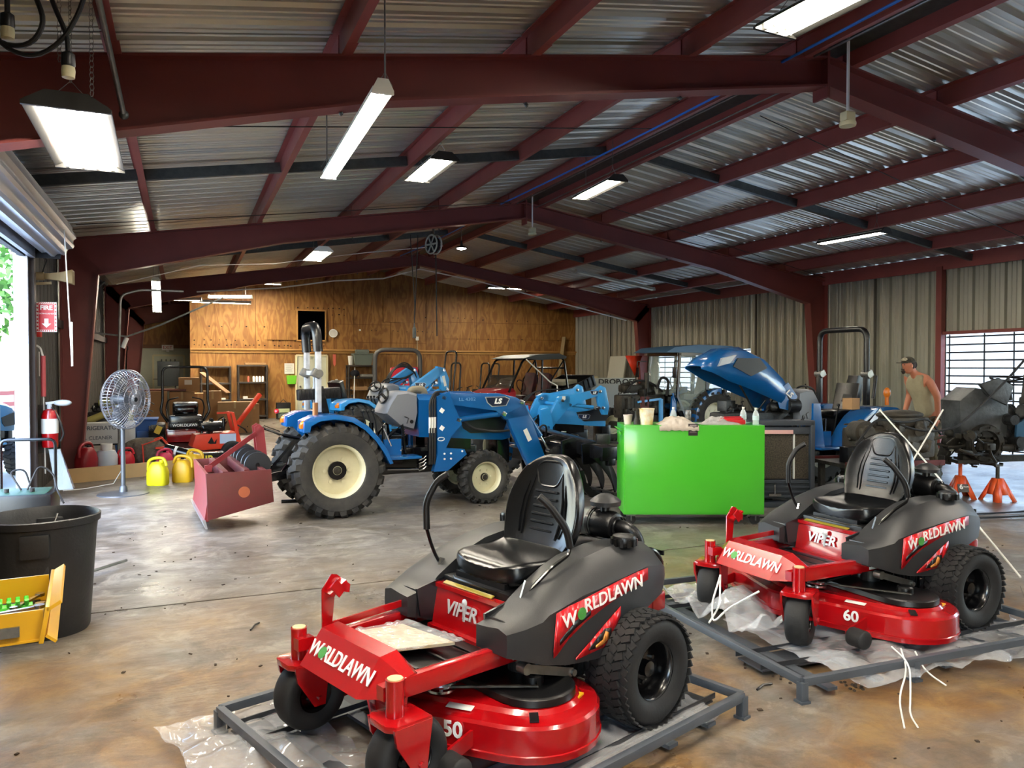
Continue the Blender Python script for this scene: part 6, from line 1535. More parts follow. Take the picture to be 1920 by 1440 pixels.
# red tractor with a wide dark roll bar
t = thing('red_tractor', 'red tractor with a wide dark grey roll bar behind the raised blue loader', 'tractor', (4.0, 15.3, 0), 84)
g = G(); g.tube(rounded([V(p) for p in ((.0, -.46, .7), (.0, -.46, 1.97), (.0, .46, 1.97), (.0, .46, .7))], .2), .045, 10); obj('roll_bar', g, mat('dark_grey_bar', '#3a3835', .5), t)
g = G(); g.box((.5, 0, .9), (1.2, .5, .5), bev=.08); g.box((-.1, 0, .85), (.5, .9, .3), bev=.05); g.prism([(-.05, 1.2), (-.12, 1.62), (.1, 1.60), (.2, 1.2)], -.40, .15, bev=.03); obj('body', g, mat('bright_red_plastic', '#c02634', .4), t)
g = G(); g.box((.2, 0, .5), (1.6, .4, .3), bev=.03); obj('chassis', g, GLOSSB, t)
for s in (-1, 1): wheel(t, 'rear_wheel', (0, s * .5, .42), .42, .26, .2, 'lug', RED, 0, s, tm=RUBD, hub=.04); wheel(t, 'front_wheel', (1.2, s * .4, .26), .26, .18, .13, 'lug', RED, 0, s, tm=RUBD, hub=.03)
# utility buggy
ut = thing('utility_buggy', 'red and black utility buggy with grey roof and tipped black bed', 'buggy', (8.3, 18.2, 0), 193)
g = G(); secs = []
for y, k in ((-.72, .9), (-.6, 1), (.6, 1), (.72, .9)): secs.append([V((.1 + (x - .1) * k, y, z)) for x, z in ((.85, 1.84), (.4, 1.93), (-.4, 1.97), (-.68, 1.90), (-.66, 1.84), (.3, 1.80))])
g.loft(secs); obj('roof', g, mat('grey_roof_plastic', '#4c5254', .5), ut)
g = G()
for s in (-1, 1): g.tube(rounded([V(p) for p in ((1.15, s * .6, 1.0), (.7, s * .6, 1.82), (-.6, s * .6, 1.86), (-.75, s * .62, .9))], .12), .028, 8); g.tube([(.1, s * .6, 1.84), (.15, s * .62, .7)], .025, 8); g.tube([(-.6, s * .6, 1.8), (-.2, s * .6, 1.3), (-.1, s * .6, .7)], .02, 8)
g.tube([(-.65, -.6, 1.6), (-.65, .6, 1.6)], .025, 8); obj('roll_cage', g, GLOSSB, ut)
g = G(); secs = []
for x, w, zt in ((.95, .62, 1.10), (1.3, .60, 1.06), (1.7, .5, .95), (1.85, .4, .80)): secs.append([V((x, -w, .55)), V((x, -w, zt - .08)), V((x, -w * .8, zt)), V((x, w * .8, zt)), V((x, w, zt - .08)), V((x, w, .55))])
g.loft(secs); g.box((.2, .62, .5), (1.2, .1, .3), bev=.03); g.box((.2, -.62, .5), (1.2, .1, .3), bev=.03); obj('front_body', g, mat('bright_red_plastic', '#c02634', .4), ut)
g = G(); g.face([(1.05, -.55, 1.08), (1.05, .55, 1.08), (.88, .5, 1.42), (.88, -.5, 1.42)]); solid(obj('windshield', g, mat('smoked_glass', '#5a5650', .1, alpha=.75, coat=1), ut), .008)
g = G()
for y in (-.3, .3): g.box((0, y, .82), (.5, .46, .14), bev=.04); g.prism([(-.2, .85), (-.32, 1.42), (-.2, 1.48), (-.06, .9)], y - .22, y + .22, bev=.05)
g.tube([(.55 + .05 * math.cos(a), .3 + .17 * math.sin(a), 1.15 + .15 * math.cos(a)) for a in [k * PI / 9 for k in range(18)]], .014, 6, closed=True)
obj('seat', g, mat('dark_red_seat', '#2a1718', .6, var=1, vs=5, col2='#5a1f26'), ut)
g = G()
for c, d in (((0, 0, 0), (.95, 1.3, .05)), ((0, .64, .14), (.95, .04, .28)), ((0, -.64, .14), (.95, .04, .28)), ((-.47, 0, .14), (.04, 1.3, .28)), ((.47, 0, .14), (.04, 1.3, .28))):
    T = g.T; g.T = Matrix.Translation((-1.25, 0, .98)) @ Matrix.Rotation(R(22), 4, 'Y'); g.box(c, d, bev=.01); g.T = T
for k in range(6):
    T = g.T; g.T = Matrix.Translation((-1.25, 0, .98)) @ Matrix.Rotation(R(22), 4, 'Y'); g.box((-.4 + k * .16, .67, .14), (.03, .02, .26)); g.T = T
obj('cargo_bed', g, BLACKP, ut)
g = G(); g.box((-.95, .0, 1.22), (.5, .9, .1), (0, 8, 0), bev=.02); obj('bed_load', g, mat('pale_cover', '#b8b49c', .7), ut)
g = G(); g.box((.2, 0, .5), (2.6, .7, .22), bev=.03); obj('chassis', g, GLOSSB, ut)
for s in (-1, 1):
    for x in (1.25, -.95): wheel(ut, 'wheel', (x, s * .62, .32), .32, .26, .16, 'turf', GLOSSB, 0, s, bolts=4, hub=.03)
g = G(); g.tube([(6.55, 14.6, 1.78), (7.25, 14.9, 1.30), (7.42, 14.9, 1.22)], .014, 6); g.cyl((7.42, 14.9, 1.22), (7.42, 14.9, 0), .014, n=6); tag(obj('white_stick', g, WHITE), 'white stick leaning in front of the utility buggy', 'stick')

# end wall: doors, shelves, signs
DOORP = mat('pale_door_paint', '#cdd0ba', .6, var=.3, vs=3)
TRIMW = mat('cream_trim', '#d8cfa6', .6)
def walldoor(n, x0, x1, y, zt, knob):
    g = G(); g.box(((x0 + x1) / 2, y - .03, zt / 2), (x1 - x0, .05, zt)); d = struct('door_%d' % n, g, DOORP)
    g = G(); g.box((x0 - .03, y - .04, zt / 2), (.06, .09, zt + .06)); g.box((x1 + .03, y - .04, zt / 2), (.06, .09, zt + .06)); g.box(((x0 + x1) / 2, y - .04, zt + .03), (x1 - x0 + .06, .09, .06)); f = obj('door_frame', g, TRIMW, d)
    g = G(); g.ball((knob, y - .09, 1.0), .03, 12, 8); obj('door_handle', g, STEEL, d)
walldoor(2, 3.36, 4.28, YB - .01, 1.98, 3.45)
walldoor(3, -.92, -.02, 28.6, 2.0, -.1)
g = G(); g.box((3.82, YB - .03, 2.98), (.86, .04, .94)); struct('wall_hatch_black_board', g, mat('painted_hatch_dark', '#010102', 1)); MATS['painted_hatch_dark'].node_tree.nodes['Principled BSDF'].inputs['Specular IOR Level'].default_value = 0  # flat black board; the darkness of the open hatch is in its colour
g = G()
for c, d in (((3.82, YB - .055, 3.47), (.94, .03, .04)), ((3.82, YB - .055, 2.49), (.94, .03, .04)), ((3.37, YB - .055, 2.98), (.04, .03, .98)), ((4.27, YB - .055, 2.98), (.04, .03, .98))): g.box(c, d)
struct('trim_24', g, MATS['ledger_wood'])
g = G(); g.box((2.9, YB - .035, 2.98), (.92, .03, .96)); struct('wall_hatch_shutter', g, PLY)
g = G(); g.box((6.9, YB - .03, 3.55), (1.4, .02, .8)); struct('wall_patch_board', g, PLY)
def flat(name, label, cat, c, w, h, m, y=None, par=None, dd=.012):
    g = G(); g.box((c[0], (y or YB) - .02, c[1]), (w, dd, h), bev=.002); o = obj(name, g, m); return tag(o, label, cat)
t = thing('wall_clock', 'small round white clock on the plywood wall right of the dark hatch', 'clock', (4.52, YB - .02, 2.74)); g = G(); g.lathe([(.001, -.03), (.12, -.03), (.13, 0)], 24, ax='y'); obj('clock_face', g, PAPER, t); g = G(); g.tube([(.13 * math.cos(a), -.03, .13 * math.sin(a)) for a in [k * PI / 12 for k in range(24)]], .012, 6, closed=True); g.bar((0, -.036, 0), (.0, -.036, .08), .008); g.bar((0, -.036, 0), (.05, -.036, .02), .008); obj('clock_rim', g, WHITE, t)
t = thing('notice_sheet', 'white notice sheet on the plywood wall left of the pale door', 'notice', (3.12, YB - .02, 1.58)); g = G(); g.box((0, 0, 0), (.30, .008, .34)); obj('sheet', g, PAPER, t)
g = G()
for k in range(7): g.box((-.02 + .02 * (k % 2), -.006, .12 - k * .036), (.22 - .03 * (k % 3), .002, .008))
obj('print_lines', g, mat('grey_print', '#8a8a88', .7), t)
t = thing('leaflet_box', 'lime green leaflet box below the white notice', 'box', (3.18, YB - .06, 1.22)); g = G(); g.prism([(-.16, .14), (.16, .14), (.13, -.14), (-.13, -.14)], -.05, .05, bev=.01); obj('tray', g, mat('lime_plastic', '#6fc22c', .4), t)
t = thing('wall_tag', 'pink-red narrow tag with a downward arrow on the plywood wall', 'sign', (4.56, YB - .02, 1.85)); g = G(); g.prism([(-.05, .2), (.05, .2), (.04, -.12), (0, -.2), (-.04, -.12)], -.006, .006); obj('plate', g, mat('pink_red', '#d86a58', .5), t)
for i, (x, z) in enumerate(((7.37, 2.61), (5.4, 2.86))):
    t = thing('outlet_box', ('white outlet box high on the plywood wall over the wide roll bar', 'tiny white sensor high on the plywood wall')[i], 'outlet', (x, YB - .03, z)); g = G(); g.box((0, 0, 0), (.10, .05, .13) if not i else (.06, .05, .06), bev=.01); obj('box', g, WHITE, t)
    if not i: g = G(); g.cyl((0, 0, -.06), (0, .0, -1.1), .012, n=6); obj('conduit', g, TRIMW, t)
t = thing('fire_extinguisher', 'small red extinguisher with a white tag on the plywood wall right of the pale door', 'extinguisher', (4.62, YB - .09, 0)); g = G(); g.lathe([(.001, .86), (.06, .87), (.065, .9), (.065, 1.12), (.03, 1.18)], 16); obj('cylinder', g, RED, t); g = G(); g.box((-.02, -.06, 1.16), (.08, .02, .16)); obj('white_tag', g, WHITE, t); g = G(); g.cyl((0, 0, 1.17), (0, 0, 1.23), .03, n=10); g.box((0, .05, 1.0), (.05, .06, .03)); obj('valve', g, BLACKP, t)
t = thing('exit_sign', 'small white EXIT sign with lamp above the door in the far left recess', 'sign', (-.5, 28.5, 2.27)); g = G(); g.box((0, 0, .02), (.36, .06, .18), bev=.01); g.cyl((0, -.02, -.07), (0, -.02, -.13), .05, n=10); pl = obj('case', g, WHITE, t); letters('lettering', 'EXIT', mat('sign_red', '#b03030', .5), pl, (0, -.034, .02), (1, 0, 0), (0, 0, 1), .14)
t = thing('dark_cabinet', 'dark box hung in front of the recess door', 'box', (-.45, 26.8, 0)); g = G(); g.box((0, 0, 1.42), (.64, .2, .78), bev=.01)
for k in range(4): g.cyl((-.2 + k * .13, 0, 1.8), (-.2 + k * .13, 0, 1.88), .015, n=6)
for s in (-1, 1): g.box((s * .38, 0, 1.25), (.12, .03, .02)); g.box((s * .2, 0, .52), (.04, .04, 1.05))
obj('case', g, mat('slate_box', '#24292c', .5), t)
# shelving units
SHELF = mat('dark_shelf_resin', '#2e2723', .6)
def shelf(label, x0, x1, zt, n, y=YB - .45):
    t = thing('shelf_unit', label, 'shelf', ((x0 + x1) / 2, y + .2, 0), 0, 'dark resin shelf units along the plywood wall')
    w = (x1 - x0) / 2
    for sx in (-1, 1):
        for sy in (-1, 1): g = G(); g.cyl((sx * (w - .03), sy * .18, 0), (sx * (w - .03), sy * .18, zt), .03, n=8); obj('post', g, SHELF, t)
    for k in range(n): g = G(); z = zt - .03 - k * (zt - .12) / (n - 1); g.box((0, 0, z), (w * 2, .42, .05), bev=.008); obj('shelf_board', g, SHELF, t)
    return t
shelf('dark shelf unit nearest the recess on the plywood wall', .45, 1.34, 1.66, 4)
shelf('dark shelf unit holding a row of white canisters', 1.52, 2.42, 1.70, 4)
shelf('dark shelf unit right of the pale door with a grey bin on top', 4.92, 5.84, 1.70, 5)
ys_ = YB - .3
for k in range(4): 
    g = G(); g.lathe([(.001, 0), (.035, 0), (.035, .17), (.02, .19), (.001, .19)], 14, o=(2.0 + k * .09, ys_ - .1, 1.155)); tag(obj('canister', g, WHITE), 'white canister in the row on the second shelf unit', 'canister', 'white canisters on the shelf')
g = G(); g.lathe([(.001, 0), (.03, 0), (.03, .15), (.018, .19)], 14, o=(1.84, ys_ - .1, 1.155)); tag(obj('spray_can', g, mat('pink_red', '#d86a58', .5)), 'reddish can left of the white canisters', 'can')
for i, (x, z, w, d, h, m, nm) in enumerate(((1.75, .64, .14, .1, .10, PAPER, 'white rounded fitting lying on the lower shelf left of the small white tray'), (1.92, .63, .2, .12, .04, WHITE, 'small white tray on the lower shelf of the second unit'), (1.05, .63, .25, .14, .07, PAPER, 'pale packets on the lower shelf of the unit nearest the recess'), (.9, 1.13, .5, .2, .04, mat('bluish_sheet', '#5a6478', .6), 'bluish flat stack on the shelf nearest the recess'), (2.05, 1.72, .62, .25, .06, CARD, 'long flat pale carton on top of the second shelf unit'))):
    g = G(); g.box((x, ys_ - .05, z + h / 2 - .02), (w, d, h), bev=.012); tag(obj('shelf_item', g, m), nm, 'package')
t = thing('storage_bin', 'grey plastic bin with raised lid on top of the shelf right of the door', 'bin', (5.42, ys_, 1.70)); g = G(); g.loft([[V((sx * w, sy * d, z)) for sx, sy in ((-1, -1), (1, -1), (1, 1), (-1, 1))] for z, w, d in ((0, .26, .15), (.34, .32, .19))]); obj('tub', g, mat('grey_green_bin', '#6f7a72', .5), t); g = G(); g.box((0, 0, .36), (.68, .42, .04), bev=.01); g.box((0, .05, .44), (.42, .3, .14), bev=.03); obj('lid', g, mat('grey_green_bin', '#6f7a72', .5), t)
t = thing('foam_cup', 'tall white foam cup left of the grey bin', 'cup', (5.04, ys_, 1.70)); g = G(); g.lathe([(.001, 0), (.07, 0), (.1, .3), (.095, .3), (.065, .02)], 18); obj('cup', g, WHITE, t)
g = G(); g.ball((5.15, ys_ - .1, 1.42), (.16, .14, .12), 12, 8); tag(obj('dark_bag', g, mat('navy_cloth', '#10121c', .9)), 'dark cloth bundle on the top shelf right of the door', 'bundle')
g = G(); g.box((5.55, ys_ - .05, 1.35), (.5, .25, .09), bev=.03); tag(obj('folded_towel', g, mat('grey_towel', '#7b7a76', .9)), 'grey folded towel beside the dark bundle on the shelf', 'towel')
g = G(); g.box((5.3, ys_ - .05, .93), (.5, .3, .12), bev=.01); tag(obj('open_carton', g, CARD), 'small tan carton on the middle shelf right of the door', 'box')
g = G(); g.lathe([(.001, 0), (.09, 0), (.1, .05), (.1, .24), (.04, .29), (.001, .29)], 12, o=(5.35, 24.6, 0)); g.tube([(5.30, 24.6, .27), (5.33, 24.6, .34), (5.40, 24.6, .27)], .015, 6); tag(obj('jug', g, WHITE), 'white jug on the floor before the shelf right of the door', 'jug')
g = G(); g.cyl((5.0, 24.7, 0), (5.15, 25.2, 1.62), .016, n=8); tag(obj('broom_stick', g, WHITE), 'white stick leaning on the shelf right of the door', 'stick')
t = thing('paint_can_stack', 'black box with a pale green label on the floor left of the pale door', 'box', (2.85, 24.9, 0)); g = G(); g.box((0, 0, .26), (.42, .3, .52), bev=.02); g.tube([(-.1, 0, .52), (0, 0, .62), (.1, 0, .52)], .012, 6); obj('case', g, BLACKP, t); g = G(); g.box((0, -.155, .28), (.34, .01, .12)); obj('label', g, mat('pale_green_label', '#c2cf9e', .6), t); g = G(); g.box((0, -.155, .12), (.34, .01, .14)); obj('lower_label', g, mat('patterned_label', '#7d8a7c', .6, var=1, vs=30, col2='#1c1f1c'), t)
# leaning boards and doors by the right wall
WOODB = mat('weathered_board', '#a08a62', .75, var=.5, vs=5)
g = G(); g.bar((12.3, 24.9, .05), (12.95, 25.45, 2.75), .14, .04); tag(obj('leaning_board', g, WOODB), 'long board leaning against the corner of the plywood wall', 'board')
t = thing('leaning_door', 'pale grey door panel leaning on the right wall', 'door panel', (12.9, 21.9, 0), 0); g = G(); g.box((.1, 0, 1.0), (.05, 1.0, 2.0), (0, 9, 0), bev=.004); obj('panel', g, mat('pale_grey_panel', '#cfd0c2', .6), t)
t = thing('door_slab', 'narrow pinkish door frame leaning right of the pale door panel', 'frame', (12.9, 20.7, 0)); g = G(); g.bar((0, 0, 0), (.42, 0, 2.05), .12, .06, up=(0, 1, 0)); g.bar((0, -.5, 0), (.42, -.5, 2.05), .06, .06, up=(0, 1, 0)); g.bar((.42, 0, 2.02), (.42, -.5, 2.02), .06, .06); obj('frame', g, mat('pinkish_frame', '#b8aaa2', .6), t)
t = thing('drop_off_sign', 'pale board reading DROP OFF, partly hidden, near the right wall', 'sign', (11.95, 20.2, 0), -30)
g = G(); g.box((0, 0, .70), (1.3, .04, 1.2), bev=.004); bd = obj('board', g, mat('pale_grey_panel', '#cfd0c2', .6), t); letters('lettering', 'DROP OFF', DECB, bd, (.12, -.026, 1.18), (1, 0, 0), (0, 0, 1), .22, wide=1.1, bold=.008)
g = G(); g.box((0, -.06, .57), (1.32, .03, 1.12)); obj('lower_panel', g, mat('pale_grey_panel', '#cfd0c2', .6), t)
t = thing('window_sash', 'white wooden window frame leaning before the far right wall', 'window frame', (12.7, 23.5, 0), -60)
g = G()
for c, d in (((0, 0, 1.28), (1.2, .05, .07)), ((0, 0, .05), (1.2, .05, .07)), ((-.57, 0, .66), (.06, .05, 1.25)), ((.57, 0, .66), (.06, .05, 1.25)), ((.02, 0, .66), (.05, .05, 1.25))): g.box(c, d)
obj('sash', g, TRIMW, t); g = G(); g.box((0, .01, .66), (1.1, .01, 1.2)); obj('pane', g, mat('brown_dark_pane', '#4a3c28', .3), t)
for i in range(9):
    y = 21.2 + i * .17; g = G(); g.bar((12.1 + .05 * (i % 3), y - .8, .0), (12.75, y - .5, .85 - .07 * (i % 4)), .08, .03); tag(obj('wood_offcut', g, WOODB), 'board offcut leaning in the row below the window frame', 'board', 'board offcuts leaning by the right wall')
t = thing('red_hand_truck', 'red hand truck part standing right of the light blue loader', 'cart', (8.1, 12.6, 0)); g = G(); g.bar((0, 0, .2), (0, 0, 1.05), .06); g.bar((.12, 0, .2), (.12, 0, 1.05), .04); g.box((.06, 0, .62), (.14, .05, .5)); g.box((.06, -.1, .02), (.3, .3, .04)); obj('frame', g, FRED, t); g = G(); g.bar((-.1, 0, .95), (.42, 0, 1.0), .04); g.bar((.42, 0, 1.0), (.42, 0, .2), .06); g.bar((-.1, 0, .2), (.42, 0, .15), .05, .12); g.cyl((.06, 0, 0), (.06, 0, .2), .04); obj('blue_frame', g, BLUE2, t)

# ---------------------------------------------------------------- clutter along the left wall
def can(label, loc, rz, m, k=1, name='fuel_can', group=None, tilt=0):
    t = thing(name, label, 'fuel can', loc, rz, group)
    g = G(); secs = []
    for z, w, d in ((0, .145, .10), (.02, .155, .11), (.17, .155, .11), (.24, .13, .10), (.29, .09, .085), (.31, .07, .06)):
        secs.append([V((k * w * math.cos(a) * (abs(math.cos(a)) ** -.45 if abs(math.cos(a)) > .05 else 1) * .86, k * d * math.sin(a) * (abs(math.sin(a)) ** -.45 if abs(math.sin(a)) > .05 else 1) * .86, z * k)) for a in [2 * PI * (i + .5) / 20 for i in range(20)]])
    g.loft(secs); obj('body', g, m, t, sharp=60)
    g = G(); g.tube(rounded([V(p) * k for p in ((-.13, 0, .20), (-.13, 0, .33), (-.02, 0, .37), (.09, 0, .36), (.12, 0, .26))], .06), .02 * k, 10); obj('handle', g, m, t)
    g = G(); g.cyl((.05 * k, 0, .29 * k), (.05 * k, 0, .335 * k), .028 * k, n=14); obj('cap', g, m if 'yellow' in label else BLACKP, t)
    return t
YC1 = mat('lemon_plastic', '#d4cc1c', .4); YC2 = mat('mustard_plastic', '#cfa21a', .42)
can('lemon yellow fuel can standing in front of the low plank', (-.34, 11.55, 0), -25, YC1, 1.02)
t = can('rounded golden yellow fuel can right of the lemon yellow one', (-.03, 11.75, 0), 160, YC2, 1.0)
g = G(); g.tube(rounded([V((.03 + .05 * math.cos(a), -.118, .12 + .06 * math.sin(a))) for a in [k * PI / 4 for k in range(8)]], .02, True), .012, 6, closed=True); obj('side_grip', g, YC2, t)
can('golden yellow fuel can mostly hidden behind the two in front', (.13, 12.15, 0), 140, YC2, 1.1)
can('dark red fuel can against the left wall beside the column', (-1.38, 13.3, 0), 60, mat('dark_red_plastic', '#8c1a22', .4), 1.25)
can('bright red low fuel can behind the fan pole', (-.85, 13.6, 0), 10, mat('bright_red_can', '#c81f2c', .4), .9)
can('round pinkish red can behind the yellow fuel cans', (-.28, 13.0, 0), 30, mat('pink_red_can', '#b8304a', .4), .95)
t = thing('propane_cylinder', 'white gas cylinder with plastic collar behind the plank', 'gas cylinder', (-1.12, 13.5, 0)); g = G(); g.lathe([(.001, .0), (.11, .0), (.11, .03), (.15, .06), (.155, .12), (.155, .24), (.12, .31), (.05, .33)], 24); obj('tank', g, mat('pale_blue_white', '#c3cbd2', .4), t); g = G(); g.lathe([(.08, .31), (.085, .42), (.075, .42), (.07, .31)], 20); g.cyl((0, 0, .3), (0, 0, .39), .03, n=10); obj('collar', g, WHITE, t)
t = thing('parts_carton', 'long white printed carton on a dark rack by the left wall', 'box', (-1.28, 14.35, .36), 5)
g = G(); g.box((.04, 0, .17), (.95, .4, .34), bev=.006); bx_ = obj('carton', g, mat('white_carton', '#c9c9c4', .7), t)
letters('lettering', 'REFRIGERATOR', mat('grey_ink', '#5d6068', .6), bx_, (-.02, -.203, .26), (1, 0, 0), (0, 0, 1), .09, wide=1.0, bold=.002); letters('lettering', 'COIL CLEANER', mat('grey_ink', '#5d6068', .6), bx_, (-.1, -.203, .10), (1, 0, 0), (0, 0, 1), .08, bold=.001)
t = thing('storage_rack', 'low dark rack along the left wall under the white carton', 'rack', (-1.2, 14.6, 0))
g = G()
for x in (-.45, .75):
    for y in (-.3, .5): g.box((x, y, .17), (.05, .05, .34))
obj('legs', g, DSTEEL, t); g = G(); g.box((.15, .1, .345), (1.3, .95, .03)); obj('rack_top', g, DSTEEL, t)
# leaf blower on the rack
OLIVE = mat('olive_yellow_plastic', '#8f8f45', .45, var=.3, vs=6, col2='#6f6f30')
t = thing('leaf_blower', 'olive yellow backpack leaf blower on the rack by the left wall', 'leaf blower', (-1.3, 14.85, .36), 0)
g = G(); g.tube(rounded([V(p) for p in ((-.05, .1, .62), (.25, .1, .66), (.40, .1, .45), (.42, .1, .12))], .18), .075, 12)
for k in range(9): g.lathe([(.078, 0), (.083, .012), (.078, .024)], 14, o=(.41, .1, .12 + k * .035))
obj('blower_tube', g, OLIVE, t)
g = G(); g.tube([(-.35, -.15, .28), (.2, -.15, .52)], .06, 10); obj('lower_tube', g, mat('pale_yellow_tube', '#b5a860', .5), t)
g = junk(31, (-.08, .1, .44), (.2, .15, .2), 14, 4); g.box((-.08, .1, .3), (.34, .24, .4), bev=.06); obj('motor', g, ENG, t)
t = thing('low_plank', 'long pale wooden plank lying on edge along the left wall clutter', 'plank', (0, 0, 0)); g = G(); g.bar((-1.55, 12.15, .10), (-.12, 12.75, .10), .05, .20); obj('plank', g, mat('pale_pine', '#b08c5c', .7, var=.3, vs=4), t)
# clear tote, duffel, hoses
t = thing('duffel_bag', 'brown grey crumpled sack behind the fan', 'bag', (-.62, 13.95, 0)); g = G(); g.ball((0, 0, .22), (.36, .25, .24), 22, 14); o = obj('sack', g, mat('brown_sack', '#5e5244', .9, var=.6, vs=7, bump=.8, bs=6, bd=.1), t)
t = thing('blue_bin', 'blue plastic bin standing left of the roll bar mower', 'bin', (-.85, 16.0, 0)); g = G(); g.loft([[V((sx * w, sy * d, z)) for sx, sy in ((-1, -1), (1, -1), (1, 1), (-1, 1))] for z, w, d in ((0, .3, .22), (.62, .38, .28), (.64, .40, .30), (.66, .40, .30))]); obj('tub', g, mat('blue_bin_plastic', '#3f6cb8', .45), t); g = G(); g.box((.17, -.26, .22), (.26, .08, .42), bev=.02); obj('front_pocket', g, mat('blue_bin_plastic', '#3f6cb8', .45), t)
g = junk(41, (-.85, 16.0, .82), (.36, .25, .14), 14, 12); tag(obj('scrap_parts', g, mat('scrap_metal', '#6a655c', .5, .4, var=.9, vs=12)), 'loose scrap parts and tubes heaped over the blue bin', 'scrap')
# orange tiller/auger machine with long boom
t = thing('orange_trencher', 'orange red walk-behind machine with engine and black wheel before the roll bar mower', 'machine', (.42, 13.9, 0), 8)
g = G(); g.prism([(-.34, .30), (-.28, .50), (.36, .52), (.42, .26), (-.2, .24)], -.22, .22, bev=.01); g.bar((.42, -.2, .3), (.30, -.2, .85), .05); g.bar((.42, .2, .3), (.30, .2, .85), .05); g.bar((.30, -.2, .85), (.05, -.2, .85), .03); obj('body', g, ORANGE, t)
g = G(); g.box((.22, -.23, .42), (.26, .008, .16)); obj('label_plate', g, mat('pale_blue_label', '#b5c2d8', .5), t)
g = G(); g.prism([(-.1, .36), (-.04, .46), (.0, .36), (.04, .42), (.03, .34), (-.06, .34)], -.235, -.226); obj('horse_mark', g, DECB, t)
g = junk(52, (-.02, 0, .64), (.25, .2, .13), 16, 5); g.box((0, 0, .62), (.4, .3, .16), bev=.04); obj('engine', g, GLOSSB, t)
for s in (-1, 1): wheel(t, 'wheel', (.28, s * .28, .19), .19, .12, .09, 'smooth', CHROME, 0, s, bolts=4, hub=.025)
t = thing('boom_pole', 'long orange red boom arm rising to the right behind the box blade', 'boom', (0, 0, 0)); g = G(); g.bar((.72, 14.0, .28), (.86, 14.15, .66), .075, bev=.006); g.bar((.86, 14.15, .64), (1.25, 14.45, 1.13), .065, bev=.006); g.box((.72, 14.0, .14), (.16, .2, .28), bev=.01); obj('arm', g, ORANGE, t); g = G(); g.tube([(.84, 14.05, .62), (.95, 14.05, .55), (1.0, 14.05, .48)], .012, 6); obj('arm_fitting', g, BLACKP, t)
t = thing('folding_ramp', 'small red wire stand beside the orange machine', 'stand', (-.42, 13.8, 0), 10)
g = G()
for s in (-.08, .12): g.tube([(-.2, s, .0), (-.22, s, .36), (.08, s, .46), (.20, s, .30), (.22, s, .0)], .012, 6)
g.tube([(-.22, -.08, .36), (-.22, .12, .36)], .012, 6); g.tube([(.08, -.08, .46), (.08, .12, .46)], .012, 6); g.box((.1, .02, .30), (.26, .22, .03)); obj('frame', g, ORANGE, t)
t = thing('black_auger', 'black tube with white marks lying in front of the orange machine', 'tube', (0, 0, 0)); g = G(); g.cyl((-.28, 13.2, .34), (.42, 13.0, .14), .075, n=16); g.box((-.05, 13.12, .12), (.08, .12, .26)); obj('tube', g, GLOSSB, t); g = G()
for q in (.2, .5): c = V((-.28, 13.2, .34)).lerp(V((.42, 13.0, .14)), q); g.cyl(c, c + V((.035, -.01, -.01)), .077, n=16)
obj('white_band', g, WHITE, t)
t = thing('yellow_lettered_box', 'black box with yellow letters CUB behind the yellow fuel cans', 'box', (.30, 12.6, 0), 4); g = G(); g.box((0, 0, .16), (.50, .3, .32), bev=.01); b_ = obj('case', g, GLOSSB, t); letters('lettering', 'CUB', mat('yellow_letter', '#e4d23c', .5), b_, (-.06, -.153, .22), (1, 0, 0), (0, 0, 1), .15, bold=.004); g = G(); g.box((.02, -.155, .06), (.4, .01, .06)); obj('red_band', g, FRED, t)
t = thing('green_gloves', 'small bright green part left of the yellow fuel cans', 'part', (-.42, 12.35, 0)); g = G(); g.ball((0, 0, .05), (.04, .05, .05)); g.ball((.01, 0, .12), (.03, .03, .05)); obj('blob', g, mat('neon_green', '#5fe04a', .5), t)
# cardboard boxes
def carton(label, loc, rz, w, d, h, m=CARD, fl=True):
    t = thing('cardboard_box', label, 'box', loc, rz); g = G(); g.box((0, 0, h / 2), (w, d, h), bev=.004); b_ = obj('carton', g, m, t)
    g = G(); g.box((0, 0, h + .002), (.05, d, .004)); g.box((0, -d / 2 - .002, h * .9), (.05, .004, h * .2)); obj('tape', g, mat('packing_tape', '#b89a6c', .3), t)
    if fl: g = G(); [g.box((w * .36 + k * .05 - .05, -d / 2 - .003, h * .12 + .06 * (k % 2)), (.02, .003, .03)) for k in range(2)]; obj('print_mark', g, DECB, t)
    return t
carton('large plain cardboard box standing right of the roll bar mower', (1.16, 20.3, 0), -3, .80, .5, .76)
carton('narrow cardboard box behind the right edge of the large plain one', (1.64, 20.9, 0), 4, .24, .4, .68)
carton('tall cardboard box between the roll bar mower and the large plain one', (.66, 21.0, 0), 0, .42, .5, 1.02)
for P, lb in ((((-.85, 21.6), .9, 1.15), 'big cardboard box left behind the roll bar mower'), (((-.05, 21.8), .6, 1.12), 'big cardboard box directly behind the roll bar of the mower'), (((.35, 22.4), .5, 1.05), 'cardboard box behind the right post of the roll bar')):
    carton(lb, (P[0][0], P[0][1], 0), 0, P[1], .6, P[2] * .88, fl=False)
g = G(); g.box((-.55, 21.8, 1.03), (1.2, .7, .05)); tag(obj('red_brown_panel', g, mat('mahogany_panel', '#5e2c1c', .5)), 'red-brown wooden panel lying on the big boxes', 'panel')
t = thing('stacked_carton', 'small carton with white label on top of the boxes behind the mower', 'box', (.12, 21.8, .99)); g = G(); g.box((0, 0, .18), (.5, .45, .36), bev=.006); obj('carton', g, CARD, t); g = G(); g.box((-.02, -.228, .24), (.18, .006, .12)); obj('label', g, PAPER, t)
g = G(); g.bar((.42, 21.6, 1.48), (1.05, 21.3, .95), .28, .03); tag(obj('tilted_board', g, CARD), 'light flat carton tilted down to the right behind the mower roll bar', 'box')

